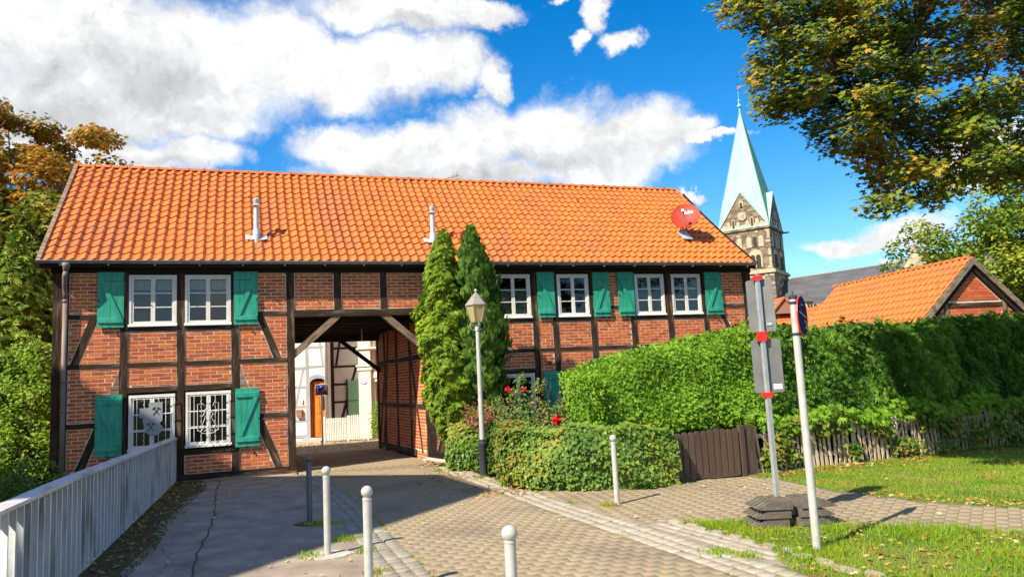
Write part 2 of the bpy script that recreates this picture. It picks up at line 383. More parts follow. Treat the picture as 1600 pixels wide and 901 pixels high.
M['earth'] = pmat('earth', [(0.04,0.05,0.02),(0.08,0.08,0.035)], 0.6, 0.98, 0.6, 12)
M['bark'] = pmat('bark', [(0.05,0.038,0.028),(0.13,0.10,0.075)], 5, 0.95, 0.9, 16, stretch=(1,1,0.3), bdist=0.03)
M['slate'] = pmat('slate', [(0.055,0.058,0.065),(0.10,0.10,0.105)], 0.4, 0.7, 0.5, 3, stretch=(1,1,4), bdist=0.05)
M['copper'] = pmat('green_copper', [(0.24,0.46,0.345),(0.31,0.55,0.42)], 0.5, 0.6, 0.15, 4, stretch=(1,1,0.15), stain=((0.24,0.42,0.36), 1.2, 0.62, 0.8, (2,2,0.2)))
M['stone_brown'] = pmat('tower_sandstone', [(0.12,0.08,0.045),(0.24,0.17,0.10),(0.32,0.25,0.17)], 3, 0.95, 0.6, 6, island=0.6, ramp=(0.1,0.9), bdist=0.05)
M['stone_cream'] = pmat('cream_stone', [(0.36,0.29,0.19),(0.50,0.42,0.29)], 2, 0.9, 0.4, 6, bdist=0.03)
M['stone_dark'] = plain('shaded_opening', (0.04,0.035,0.03), 0.9)
M['red'] = plain('red_plastic', (0.75,0.025,0.02), 0.4)
M['dish_red'] = pmat('red_dish', [(0.34,0.032,0.012),(0.40,0.045,0.016)], 4, 0.55, 0.03, spec=0.3)
M['white'] = plain('white_print', (0.82,0.82,0.80), 0.5)
M['blue'] = plain('sign_blue', (0.012,0.05,0.42), 0.4)
M['sign_back'] = pmat('sign_back_grey', [(0.12,0.128,0.125),(0.19,0.20,0.19)], 4, 0.5, 0.05, metal=0.2)
M['sticker'] = plain('white_sticker', (0.75,0.75,0.72), 0.5)
M['black'] = plain('black_print', (0.015,0.015,0.015), 0.5)
M['terracotta'] = plain('terracotta', (0.5,0.11,0.035), 0.6)
M['lamp_glass'] = None
M['joint_light'] = pmat('pale_joint_mortar', [(0.20,0.175,0.13),(0.32,0.28,0.21)], 9, 0.95, 0.5, 60)
M['seam'] = pmat('tar_seam', [(0.06,0.052,0.04),(0.13,0.11,0.08)], 20, 0.95, 0.6, 60)
def glass(name, tint, refl=0.12, rough=0.02):
    m, nt, b, o = new_mat(name); N, L = nt.nodes, nt.links
    N.remove(b)
    gl = N.new('ShaderNodeBsdfGlossy'); gl.inputs['Roughness'].default_value = rough; gl.inputs['Color'].default_value = (0.95,0.97,1,1)
    tr = N.new('ShaderNodeBsdfTransparent'); tr.inputs[0].default_value = C4(tint)
    fr = N.new('ShaderNodeFresnel'); fr.inputs[0].default_value = 1.5
    tc = N.new('ShaderNodeTexCoord'); nz = N.new('ShaderNodeTexNoise'); nz.inputs['Scale'].default_value = 2.5; L.new(tc.outputs['Object'], nz.inputs[0])
    bp = N.new('ShaderNodeBump'); bp.inputs['Strength'].default_value = 0.12; bp.inputs['Distance'].default_value = 0.02
    L.new(nz.outputs['Fac'], bp.inputs['Height']); L.new(bp.outputs[0], gl.inputs['Normal'])
    ad = N.new('ShaderNodeMath'); ad.operation = 'ADD'; ad.use_clamp = True; L.new(fr.outputs[0], ad.inputs[0]); ad.inputs[1].default_value = refl
    ms = N.new('ShaderNodeMixShader'); L.new(ad.outputs[0], ms.inputs[0]); L.new(tr.outputs[0], ms.inputs[1]); L.new(gl.outputs[0], ms.inputs[2])
    L.new(ms.outputs[0], o.inputs[0]); return m
M['glass'] = glass('window_glass', (0.75,0.8,0.78), 0.0)
m_, nt_, b_, o_ = new_mat('frosted_lamp_glass')
b_.inputs['Base Color'].default_value = (0.75,0.62,0.30,1); b_.inputs['Roughness'].default_value = 0.25
t_ = nt_.nodes.new('ShaderNodeBsdfTranslucent'); t_.inputs[0].default_value = (0.85,0.74,0.42,1)
x_ = nt_.nodes.new('ShaderNodeMixShader'); x_.inputs[0].default_value = 0.5
nt_.links.new(b_.outputs[0], x_.inputs[1]); nt_.links.new(t_.outputs[0], x_.inputs[2]); nt_.links.new(x_.outputs[0], o_.inputs[0])
M['lamp_glass'] = m_
# foliage
M['lf_maple'] = leaf_mat('maple_leaves', [(0.04,0.09,0.012),(0.09,0.17,0.02),(0.18,0.25,0.025),(0.38,0.30,0.025),(0.52,0.16,0.03)], 0.9, 0.35)
M['lf_autumn'] = leaf_mat('autumn_leaves', [(0.11,0.13,0.02),(0.30,0.22,0.025),(0.50,0.27,0.03),(0.52,0.18,0.03)], 0.5, 0.3)
M['lf_olive'] = leaf_mat('olive_leaves', [(0.06,0.09,0.012),(0.15,0.19,0.022),(0.32,0.29,0.03),(0.45,0.32,0.04)], 0.5, 0.3)
M['lf_dark'] = leaf_mat('dark_leaves', [(0.02,0.04,0.01),(0.04,0.075,0.015),(0.07,0.10,0.02)], 0.6, 0.25)
M['lf_bright'] = leaf_mat('bright_shrub_leaves', [(0.12,0.22,0.02),(0.21,0.37,0.03),(0.34,0.47,0.06)], 1.1, 0.4)
M['lf_lime'] = leaf_mat('lime_tree_leaves', [(0.09,0.16,0.015),(0.17,0.27,0.025),(0.29,0.36,0.035),(0.46,0.38,0.04)], 0.7, 0.35)
M['lf_conifer'] = leaf_mat('green_conifer_sprays', [(0.10,0.19,0.018),(0.21,0.32,0.026),(0.38,0.42,0.035)], 1.5, 0.25)
M['lf_thuja'] = leaf_mat('golden_thuja_sprays', [(0.10,0.18,0.014),(0.23,0.35,0.025),(0.38,0.48,0.035)], 2.0, 0.38)
M['lf_cypress'] = leaf_mat('cypress_sprays', [(0.05,0.115,0.018),(0.11,0.22,0.028),(0.20,0.33,0.045)], 2.0, 0.25)
M['lf_hedge'] = leaf_mat('hedge_sprays', [(0.10,0.22,0.014),(0.19,0.37,0.024),(0.32,0.52,0.045)], 1.6, 0.38)
M['lf_ivy'] = leaf_mat('ivy_leaves', [(0.04,0.10,0.016),(0.07,0.155,0.022),(0.13,0.23,0.03),(0.22,0.30,0.04),(0.36,0.27,0.05)], 1.1, 0.28, 0.5, 0.62)
M['lf_rose'] = leaf_mat('rose_leaves', [(0.05,0.11,0.02),(0.11,0.20,0.035),(0.22,0.26,0.06),(0.36,0.20,0.09)], 4.0, 0.35)
M['lf_grass'] = leaf_mat('grass_blades', [(0.13,0.26,0.015),(0.22,0.38,0.02),(0.33,0.46,0.03),(0.45,0.40,0.07)], 1.2, 0.45)
M['lf_litter'] = leaf_mat('fallen_leaves', [(0.16,0.06,0.02),(0.34,0.15,0.035),(0.46,0.27,0.06),(0.55,0.42,0.20)], 3.0, 0.1, 0.8, 0.2)
M['lf_litter_pale'] = leaf_mat('pale_fallen_leaves', [(0.35,0.24,0.08),(0.55,0.45,0.25),(0.62,0.52,0.16)], 3.0, 0.1, 0.8, 0.2)
M['petal'] = leaf_mat('red_petals', [(0.55,0.008,0.008),(0.75,0.02,0.015)], 3.0, 0.2)

# leaf templates: (verts, quads/tris as triangles)
def T_(v, f): return np.array(v, float), np.array(f, int)
LEAF_OVAL = T_([(0,0,0),(0.3,0.4,0.06),(0,1,-0.05),(-0.3,0.4,0.06)], [(0,1,2),(0,2,3)])
LEAF_LOBED = T_([(0,0,0),(0.48,0.12,0.03),(0.28,0.42,0.05),(0.52,0.72,-0.05),(0.16,0.66,0.04),(0,1.05,-0.08),(-0.16,0.66,0.04),(-0.52,0.72,-0.05),(-0.28,0.42,0.05),(-0.48,0.12,0.03)],
    [(0,1,2),(2,3,4),(0,2,4),(4,5,6),(0,4,6),(6,7,8),(0,6,8),(0,8,9)])
LEAF_IVY = T_([(0,0,0),(0.45,0.05,-0.03),(0.3,0.4,0.05),(0,0.9,-0.08),(-0.3,0.4,0.05),(-0.45,0.05,-0.03)], [(0,1,2),(0,2,3),(0,3,4),(0,4,5)])
def spray(n=5, spread=1.0, wid=0.09, curl=0.12):
    v, f = [], []
    for i in range(n):
        a = (i - (n - 1) / 2) * spread / n
        l = 1.0 - 0.35 * abs(i - (n - 1) / 2) / (n / 2)
        b0 = 0.22 * abs(i - (n - 1) / 2) / (n / 2)
        dx, dy = math.sin(a), math.cos(a); px, py = dy, -dx
        o = len(v)
        v += [(px * wid * 0.4, b0 + py * wid * 0.4, 0), (dx * l * 0.55 + px * wid, b0 + dy * l * 0.55 + py * wid, curl * 0.5), (dx * l, b0 + dy * l, -curl), (dx * l * 0.5 - px * wid, b0 + dy * l * 0.5 - py * wid, curl * 0.5)]
        f += [(o, o + 1, o + 2), (o, o + 2, o + 3)]
    return T_(v, f)
SPRAY = spray(5, 2.3, 0.10)
SPRAY_UP = spray(3, 0.8, 0.10, 0.05)
BLADE = T_([(-0.06,0,0),(0.06,0,0),(0.0,1,0.25)], [(0,1,2)])
def foliage(name, P, nrm, size, tmpl, mat, parent=None, kind=None, spin=None, M_=None):
    n = len(P)
    if spin is None: spin = nr.uniform(0, 2 * PI, n)
    R = frames(nrm, spin) * (np.ones(n) * size)[:, None, None]
    V, F = instance(tmpl[0], tmpl[1], R, P)
    o = link(name, fast(name, V, F), mat, parent, M_)
    if kind: o['kind'] = kind
    return o
def unit(n):
    v = nr.normal(size=(n, 3)); return v / np.linalg.norm(v, axis=1, keepdims=True)
# ================================================================== GROUND AND SURFACES
def sheet(name, poly, z, mat, kind='structure', parent=None):
    me = bpy.data.meshes.new(name); me.from_pydata([(p[0], p[1], z) for p in poly], [], [tuple(range(len(poly)))]); me.update()
    if me.polygons[0].normal.z < 0: me.flip_normals()
    o = link(name, me, mat, parent)
    if kind: o['kind'] = kind
    return o
def terrain():
    # one ground sheet to the horizon; it falls away to a ditch left of the railing
    xs = np.concatenate([[-3000, -600, -150, -60], np.arange(-40, 40.1, 1.0), [60, 150, 600, 3000]])
    ys = np.concatenate([[-3000, -600, -150, -60], np.arange(-30, 60.1, 1.0), [80, 150, 600, 3000]])
    V = []
    for y in ys:
        for x in xs:
            z = -0.04
            rail = -3.0 - (y - 3.4) * 0.332          # x of the railing line at this y
            if y < 46 and x < rail and x > -45:
                t = min(1, max(0, (rail - x - 0.2) / 1.4)); z = -0.04 - 1.35 * t * t * (3 - 2 * t) + 0.0
            V.append((x, y, z))
    nx = len(xs); F = []
    for j in range(len(ys) - 1):
        for i in range(nx - 1):
            F.append((j*nx + i, j*nx + i + 1, (j+1)*nx + i + 1, (j+1)*nx + i))
    o = link('ground', fast('ground', np.array(V, float), np.array(F)), M['earth']); o['kind'] = 'structure'
terrain()
RAIL0, RAIL1 = Vector((-7.06, 15.61, 0)), Vector((-2.95, 3.2, 0))
LI = [(-4.45,14.9),(-4.28,14.44),(-3.13,11.75),(-2.34,9.68),(-1.76,8.08),(-1.24,6.68),(-0.55,4.9),(0.35,2.5),(1.2,0.3)]      # outer edge of the left sett strip
LO = [(-4.05,14.95),(-3.90,14.5),(-2.76,11.85),(-1.97,9.8),(-1.38,8.2),(-0.86,6.8),(-0.17,5.0),(0.72,2.6),(1.58,0.4)]       # its road side
RI = [(-1.62,14.9),(-1.45,14.2),(-0.44,11.5),(0.26,9.63),(0.89,8.09),(1.33,6.99),(1.66,6.14),(2.25,4.6),(3.1,2.4),(3.9,0.3)] # road side of the right strip
RO = [(-1.30,15.0),(-1.10,14.4),(-0.05,11.65),(0.66,9.8),(1.28,8.30),(1.72,7.2),(2.06,6.4),(2.65,4.8),(3.5,2.6),(4.3,0.5)]
pj = lambda P: [(p[0], p[1]) for p in P]
passage = [W(0.72, 15.7), W(0.72, 20.2), W(3.05, 20.2), W(3.42, 15.7)]
sheet('asphalt_footpath', [(RAIL0.x, RAIL0.y), (RAIL1.x, RAIL1.y), (-1.5, 0.2), LI[-1]] + LI[::-1] + [pj([W(0.66, 15.85)])[0], pj([W(-1.4, 15.85)])[0]], 0.0, M['asphalt'])
road = sheet('road', [pj([W(0.66, 15.9)])[0]] + LO + [RI[-1]] + RI[::-1] + pj([W(3.42, 15.9), W(3.05, 20.2), W(0.72, 20.2)]), 0.0015, M['joint'])
strip_l = sheet('gutter_strip', LI + LO[::-1], -0.001, M['joint'])
strip_r = sheet('kerb_strip', RI + RO[::-1], 0.004, M['joint_light'])
PATH = [(-1.10,14.4),(-0.05,11.65),(0.66,9.8),(1.28,8.30),(1.62,8.43),(2.32,8.32),(4.66,7.16),(8.5,5.2),(9.2,6.4),(5.35,8.16),(4.66,8.78),(4.05,9.83),(3.85,10.66),(3.5,11.6),(2.4,11.4),(2.0,10.9),(0.0,11.4),(-0.9,13.9),(-1.0,15.0),(-1.30,15.0)]
path = sheet('paved_path', PATH, 0.002, M['joint'])
sheet('yard', pj([W(-6, 20.2), W(9, 20.2), W(9, 27), W(-6, 27)]), -0.012, M['yard'])
sheet('lawn_by_path', [(1.66,8.42),(2.32,8.32),(4.66,7.16),(8.5,5.2),(12,3.4),(12,-1),(4.4,0.3),(4.3,0.5),(3.5,2.6),(2.65,4.8),(2.06,6.4),(1.72,7.2),(1.28,8.3)], 0.001, M['soil'])
sheet('lawn_by_fence', [(3.5,11.6),(3.85,10.66),(4.05,9.83),(4.66,8.78),(5.35,8.16),(9.2,6.4),(14,4.0),(18,8)] + pj([W(17, 10.6), W(12.5, 10.6), W(7.2, 10.1)]), 0.003, M['soil'])
mo = [RAIL0 + (RAIL1 - RAIL0) * t for t in (0, .2, .4, .6, .8, 1)]
jw = [0.42, 0.62, 0.44, 0.50, 0.36, 0.4]
rd = (RAIL1 - RAIL0).normalized(); rn = Vector((-rd.y, rd.x, 0))
rn = rn if rn.x > 0 else -rn
n_ = 40
inner = []
for i in range(n_ + 1):
    t = i / n_; w_ = np.interp(t, [0,.2,.4,.6,.8,1], jw) + 0.05 * math.sin(t * 37) + 0.04 * math.sin(t * 91)
    inner.append(RAIL0 + (RAIL1 - RAIL0) * t + rn * w_)
sheet('moss_verge', pj([RAIL0, RAIL1]) + pj(inner[::-1]), 0.006, M['moss'])
# crack / seam in the asphalt, widening towards the viewer, as a shallow strip of tar and grit
seam_pts = [(-6.15,14.85),(-5.71,14.34),(-4.9,12.1),(-3.84,9.26),(-3.06,7.03),(-2.4,5.2),(-1.7,3.0)]
sv = []
for i in range(60):
    t = i / 59 * (len(seam_pts) - 1); k = min(int(t), len(seam_pts) - 2); p = Vector(seam_pts[k]).lerp(Vector(seam_pts[k+1]), t - k)
    sv.append(p + Vector((0.018 * math.sin(i * 2.3) + 0.03 * math.sin(i * 0.31), 0)))
sheet('asphalt_seam', [(p.x - 0.010 - 0.009 * math.sin(i * 1.3) * math.sin(i * 0.37), p.y) for i, p in enumerate(sv)] + [(p.x + 0.012 + 0.010 * math.sin(i * 1.7) * math.sin(i * 0.7), p.y) for i, p in reversed(list(enumerate(sv)))], 0.004, M['seam'])

def in_poly(x, y, P):
    c = False; j = len(P) - 1
    for i in range(len(P)):
        if (P[i][1] > y) != (P[j][1] > y) and x < (P[j][0] - P[i][0]) * (y - P[i][1]) / (P[j][1] - P[i][1]) + P[i][0]: c = not c
        j = i
    return c
def pieces(parent, name, items, mat, hx, hy, top, lim=290, bev=0.006, h=0.05, jit=0.002, rot_j=0.01, sz_j=0.03):
    """items: (x, y, heading). Individual stones: the ones that show largest are parts, the rest one mesh"""
    b = bev
    T = np.array([(-1,-1,-h),(1,-1,-h),(1,1,-h),(-1,1,-h),(-1,-1,-b),(1,-1,-b),(1,1,-b),(-1,1,-b),(-1+b/hx,-1+b/hy,0),(1-b/hx,-1+b/hy,0),(1-b/hx,1-b/hy,0),(-1+b/hx,1-b/hy,0)], float) * np.array([hx, hy, 1.0])
    F = np.array([(0,1,5,4),(1,2,6,5),(2,3,7,6),(3,0,4,7),(4,5,9,8),(5,6,10,9),(6,7,11,10),(7,4,8,11),(8,9,10,11)])
    def key(it):
        q = projected((it[0], it[1], 0))
        return 1e9 if q is None or not (-20 < q[0] < 1620 and q[1] < 925) else q[2]
    items = sorted(items, key=key)
    base = fast(name, T, F); base.materials.append(mat)
    for i, (x, y, a) in enumerate(items[:lim]):
        o = bpy.data.objects.new(name, base); o.parent = parent
        s = 1 + nr.uniform(-sz_j, sz_j)
        o.location = (x, y, top + float(np.clip(nr.normal(), -1.5, 1.5)) * jit); o.rotation_euler = (nr.normal() * 0.006, nr.normal() * 0.006, a + nr.normal() * rot_j); o.scale = (s, 1 + nr.uniform(-sz_j, sz_j), 1)
        COL.objects.link(o)
    rest = items[lim:]
    if rest:
        P = np.array([(x, y, top) for x, y, a in rest]); P[:, 2] += np.clip(nr.normal(size=len(P)), -1.5, 1.5) * jit
        a = np.array([r[2] for r in rest]) + nr.normal(size=len(P)) * rot_j
        R = np.zeros((len(P), 3, 3)); c, s = np.cos(a), np.sin(a); sx = 1 + nr.uniform(-sz_j, sz_j, len(P))
        R[:, 0, 0] = c * sx; R[:, 0, 1] = -s; R[:, 1, 0] = s * sx; R[:, 1, 1] = c; R[:, 2, 2] = 1
        V, FF = instance(T, F, R, P); o = link(name, fast(name, V, FF), mat, parent); o['kind'] = 'stuff'
roadpoly = LO + RI[::-1]
items = []
row = 0; v = 1.2
while v < 20.0:
    u = -3.0 + (row % 2) * 0.083
    while u < 6:
        p = W(u, v)
        ok = in_poly(p.x, p.y, roadpoly) if v < 15.6 else (0.78 < u < 3.42 - (v - 15.9) * 0.085)
        if ok: items.append((p.x, p.y, HEAD))
        u += 0.166
    v += 0.128; row += 1
pieces(road, 'paver', items, M['paver'], 0.0815, 0.0625, 0.0065, bev=0.0025, jit=0.001, rot_j=0.014, sz_j=0.012)
def sett_strip(parent, inn, outr, ncol, size):
    it = []
    cum = [0]
    for i in range(len(inn) - 1):
        a = (Vector(inn[i]) + Vector(outr[i])) / 2; b = (Vector(inn[i+1]) + Vector(outr[i+1])) / 2; cum.append(cum[-1] + (b - a).length)
    d = size / 2
    while d < cum[-1]:
        k = max(i for i in range(len(cum)) if cum[i] <= d); k = min(k, len(cum) - 2); t = (d - cum[k]) / (cum[k+1] - cum[k])
        a = Vector(inn[k]).lerp(Vector(inn[k+1]), t); b = Vector(outr[k]).lerp(Vector(outr[k+1]), t)
        di = Vector(inn[k+1]) - Vector(inn[k]); ang = math.atan2(di.y, di.x)
        for c in range(ncol):
            s = (c + 0.5) / ncol; p = a.lerp(b, s) + di.normalized() * ((c % 2) * size * 0.45)
            it.append((p.x, p.y, ang))
        d += size
    return it
pieces(strip_r, 'sett', sett_strip(strip_r, RI, RO, 3, 0.150), M['cobble'], 0.073, 0.065, 0.013, bev=0.006, jit=0.003, rot_j=0.05, sz_j=0.08)
pieces(strip_l, 'sett', sett_strip(strip_l, LI, LO, 3, 0.125), M['sett_grey'], 0.060, 0.060, 0.009, bev=0.007, jit=0.004, rot_j=0.06, sz_j=0.08)
# small path pavers in diagonal rows
it = []; pa = HEAD + math.radians(38)
for i in range(-90, 90):
    for j in range(-90, 90):
        x, y = i * 0.215 + (j % 2) * 0.1075, j * 0.11
        px, py = 2.5 + x * math.cos(pa) - y * math.sin(pa), 10 + x * math.sin(pa) + y * math.cos(pa)
        if in_poly(px, py, PATH): it.append((px, py, pa))
pieces(path, 'paver', it, M['paver'], 0.1055, 0.0530, 0.0075, bev=0.0025, jit=0.001, rot_j=0.006, sz_j=0.008)
slabs = sheet('edge_paving', [(1.28,8.30),(1.66,8.42),(2.0,7.75),(2.25,7.1),(2.35,6.2),(2.06,6.4),(1.72,7.2)], 0.005, M['joint_light'])
it = []
for i in range(-20, 20):
    for j in range(-20, 20):
        x, y = i * 0.20 + (j % 2) * 0.1, j * 0.115; an_ = -1.15
        px, py = 1.7 + x * math.cos(an_) - y * math.sin(an_), 7.6 + x * math.sin(an_) + y * math.cos(an_)
        if in_poly(px, py, [(1.34,8.24),(1.64,8.34),(1.98,7.72),(2.22,7.0),(2.10,6.5),(1.78,7.2)]): it.append((px, py, an_))
pieces(slabs, 'slab', it, M['cobble'], 0.096, 0.054, 0.012, bev=0.006, jit=0.004, rot_j=0.04, sz_j=0.06)
# edging stones between the kerb strip and the near lawn
ed = empty('lawn_edging', (0, 0, 0)); ed['kind'] = 'structure'
for i in range(14):
    t = i / 13.0
    p = Vector((1.62, 8.32)).lerp(Vector((2.80, 5.5)), t) + Vector((0.05, 0.03)) + Vector((nr.normal() * 0.02, nr.normal() * 0.02))
    L_ = 0.09 + 0.03 * rng.random(); w_ = 0.05 + 0.02 * rng.random()
    pol = [(math.cos(a) * L_ * (1 + 0.15 * nr.normal()), math.sin(a) * w_ * (1 + 0.15 * nr.normal())) for a in [k * PI / 4 + 0.3 for k in range(8)]]
    mb = MB().plate(pol, -0.05, 0.0).plate([(x * 0.85, y * 0.8) for x, y in pol], -0.01, 0.012)
    mb.build('edging_stone', M['cobble'], ed, M=Matrix.Translation((p.x, p.y, 0.016)) @ Matrix.Rotation(-1.15 + nr.normal() * 0.2, 4, 'Z'))

# ================================================================== GATEHOUSE
HM = Matrix.Translation(W(0, DF)) @ Matrix.Rotation(HEAD, 4, 'Z')
house = empty('timber_framed_house', M=HM, label='long red brick timber-framed gatehouse with orange pantile roof, green shutters and a drive-through passage', cat='house')
def hewn(length, w, d, seed=None, jit=0.004, seg=0.28):
    """a squared log along local x, slightly wavy edges"""
    r = random.Random(seed if seed is not None else rng.random()); n = max(2, int(length / seg)); mb = MB()
    for i in range(n + 1):
        x = length * i / n; e = 0 if i in (0, n) else 1
        j = lambda: r.uniform(-jit, jit) * e
        mb.v += [(x, 0 + j() * 0.5, -w/2 + j()), (x, d, -w/2 + j()), (x, d, w/2 + j()), (x, 0 + j() * 0.5, w/2 + j())]
    for i in range(n):
        o = i * 4
        for k in range(4): mb.f.append((o + k, o + (k+1) % 4, o + 4 + (k+1) % 4, o + 4 + k))
    mb.f += [(3,2,1,0), (n*4, n*4+1, n*4+2, n*4+3)]
    return mb
def beam(parent, name, p, q, w, y0=-0.012, d=0.18, mat='timber', jit=0.0065):
    """beam in the facade plane from p=(x,z) to q=(x,z)"""
    p, q = Vector(p), Vector(q); L_ = (q - p).length; a = math.atan2(q.y - p.y, q.x - p.x)
    mt = Matrix.Translation((p.x, y0, p.y)) @ Matrix.Rotation(-a, 4, 'Y')
    return hewn(L_, w, d, jit=jit).build(name, M[mat], parent, M=mt)
ZT = 4.07
posts = [(-3.66,-3.40,-1.3),(-2.52,-2.39,0.14),(-1.52,-1.385,0.14),(-0.525,-0.38,0.14),(0.545,0.70,0.05),(3.42,3.585,0.05),(4.30,4.44,0.14),(5.95,6.09,0.14),(6.445,6.59,0.14),(7.41,7.56,0.14),(8.475,8.62,0.14),(9.49,9.64,0.14),(10.51,10.64,0.14),(11.73,11.98,0.0)]
for a, b, z0 in posts:
    beam(house, 'post', ((a+b)/2, z0), ((a+b)/2, ZT), b - a, -0.014, jit=0.006)
for a, b in ((1.51,1.66),(2.48,2.62)): beam(house, 'post', ((a+b)/2, 3.29), ((a+b)/2, ZT), b - a, -0.014)
def rail(x0, x1, z0, z1, y0=-0.010, mat='timber'): beam(house, 'rail', (x0, (z0+z1)/2), (x1, (z0+z1)/2), z1 - z0, y0, mat=mat)
beam(house, 'wall_plate', (-3.70, 4.165), (12.0, 4.165), 0.19, -0.03, 0.22, 'dark_wood')
rail(-3.40,-2.52,3.18,3.27); rail(-0.38,0.545,3.185,3.275); rail(7.56,8.475,3.19,3.27); rail(10.64,11.73,3.18,3.27); rail(3.585,4.30,3.18,3.27)
beam(house, 'passage_beam', (0.70, 3.22), (3.42, 3.22), 0.145, -0.016, 0.22, 'timber', 0.008)
for a, b in ((-2.39,-1.52),(-1.385,-0.525),(4.44,5.95),(6.59,7.41),(8.62,9.49),(9.64,10.51)): rail(a, b, 2.92, 3.005)
for a, b in ((-3.40,-2.52),(-2.39,-1.52),(-1.385,-0.525),(-0.38,0.545),(3.585,4.30),(4.44,5.95),(6.09,6.445),(6.59,7.41),(7.56,8.475),(8.62,9.49),(9.64,10.51),(10.64,11.73)): rail(a, b, 2.238, 2.325)
for a, b in ((-2.39,-1.52),(-1.385,-0.525),(4.44,5.95)): rail(a, b, 1.745, 1.855) if b < 0 else rail(a, b, 1.78, 1.88)
for a, b in ((-3.40,-2.52),(-0.38,0.545),(3.585,4.30),(6.09,6.445),(6.59,7.41),(7.56,8.475),(8.62,9.49),(9.64,10.51),(10.64,11.73)): rail(a, b, 1.13, 1.225)
for a, b in ((-2.39,-1.52),(-1.385,-0.525),(4.44,5.95)): rail(a, b, 0.51, 0.61)
beam(house, 'sill_beam', (-3.40, 0.09), (0.545, 0.09), 0.11, -0.022, 0.2, 'timber', 0.012)
beam(house, 'sill_beam', (3.585, 0.10), (11.73, 0.10), 0.12, -0.018, 0.2, 'timber', 0.008)
braces = {'TL': ((-2.97,3.20),(-3.30,2.30),0.13), 'TR': ((0.02,3.20),(0.36,2.30),0.13), 'BL': ((-2.86,1.15),(-3.27,0.12),0.14), 'BR': ((-0.02,1.15),(0.37,0.12),0.14), 'RR': ((10.98,3.20),(11.38,2.30),0.12), 'RB': ((3.95,1.15),(3.66,0.12),0.13)}
for k, (p, q, w_) in braces.items(): beam(house, 'brace', p, q, w_, -0.006)
# knee pieces widening two posts above the lower windows
for pol in ([(-2.53,2.20),(-2.70,1.73),(-2.53,1.73)], [(-0.37,2.20),(-0.37,1.73),(-0.20,1.73)]):
    MB().prism(pol if pol[0][0] < -1 else pol, -0.004, 0.1).build('knee_brace', M['timber_light'], house)
# weathered passage struts, their tops under the beam
beam(house, 'strut', (1.64, 3.22), (0.62, 2.32), 0.135, 0.002, 0.15, 'timber_light', 0.006)
beam(house, 'strut', (2.50, 3.22), (3.50, 2.34), 0.135, 0.002, 0.15, 'timber_light', 0.006)
# brick plinth course under the jamb and pier
pb = []
# --- brick infill -------------------------------------------------
def clip(poly, nx, nz, d):
    out = []
    for i in range(len(poly)):
        a, b = poly[i - 1], poly[i]; da, db = nx*a[0] + nz*a[1] - d, nx*b[0] + nz*b[1] - d
        if (da <= 0) != (db <= 0):
            t = da / (da - db); out.append((a[0] + (b[0]-a[0])*t, a[1] + (b[1]-a[1])*t))
        if db <= 0: out.append(b)
    return out
def rect(x0, x1, z0, z1): return [(x0,z0),(x1,z0),(x1,z1),(x0,z1)]
def split(poly, p, q, hw):
    dx, dz = q[0]-p[0], q[1]-p[1]; l = math.hypot(dx, dz); nx, nz = -dz/l, dx/l; d = nx*p[0] + nz*p[1]
    return [c for c in (clip(poly, nx, nz, d - hw), clip(poly, -nx, -nz, -d - hw)) if len(c) > 2]
def inset(poly, m):
    A = sum(poly[i-1][0]*poly[i][1] - poly[i][0]*poly[i-1][1] for i in range(len(poly)))
    res = poly
    for i in range(len(poly)):
        a, b = poly[i-1], poly[i]; dx, dz = b[0]-a[0], b[1]-a[1]; l = math.hypot(dx, dz)
        if l < 1e-6: continue
        nx, nz = dz/l, -dx/l
        if A < 0: nx, nz = -nx, -nz
        res = clip(res, nx, nz, nx*a[0] + nz*a[1] - m)
        if len(res) < 3: return []
    return res
CO, BH, BL_, PL = 0.0705, 0.0550, 0.2185, 0.2345
bricks = []; mortar = MB()
def infill(poly, full=False):
    mortar.prism(poly, 0.0035, 0.19)
    q = inset(poly, 0.016)
    if len(q) < 3: return
    zs = [p[1] for p in q]; xs = [p[0] for p in q]
    z = math.floor(min(zs) / CO) * CO; r = 0
    off0 = rng.random() * PL
    while z < max(zs):
        x = min(xs) - PL + ((r % 2) * 0.5 * PL + off0 + rng.uniform(-.006, .006)) % PL
        while x < max(xs):
            j = rng.uniform(-.003, .003)
            b = rect(x + j, x + BL_ + rng.uniform(-.004, .004), z + 0.006, z + 0.006 + BH)
            for i in range(len(q)):
                a, c = q[i-1], q[i]; dx, dz = c[0]-a[0], c[1]-a[1]; l = math.hypot(dx, dz)
                if l < 1e-6: continue
                nx, nz = dz/l, -dx/l
                b = clip(b, nx, nz, nx*a[0] + nz*a[1])
                if len(b) < 3: break
            if len(b) >= 3:
                ar = abs(sum(b[i-1][0]*b[i][1] - b[i][0]*b[i-1][1] for i in range(len(b)))) / 2
                if ar > 0.0012: bricks.append(b)
            x += PL
        z += CO; r += 1
B = braces
def cell(x0, x1, z0, z1, br=None, knee=None):
    ps = [rect(x0, x1, z0, z1)]
    if br: p, q, w_ = B[br]; ps = [c for P_ in ps for c in split(P_, p, q, w_/2)]
    if knee: ps = [c for P_ in ps for c in split(P_, knee[0], knee[1], 0.003)]
    return ps
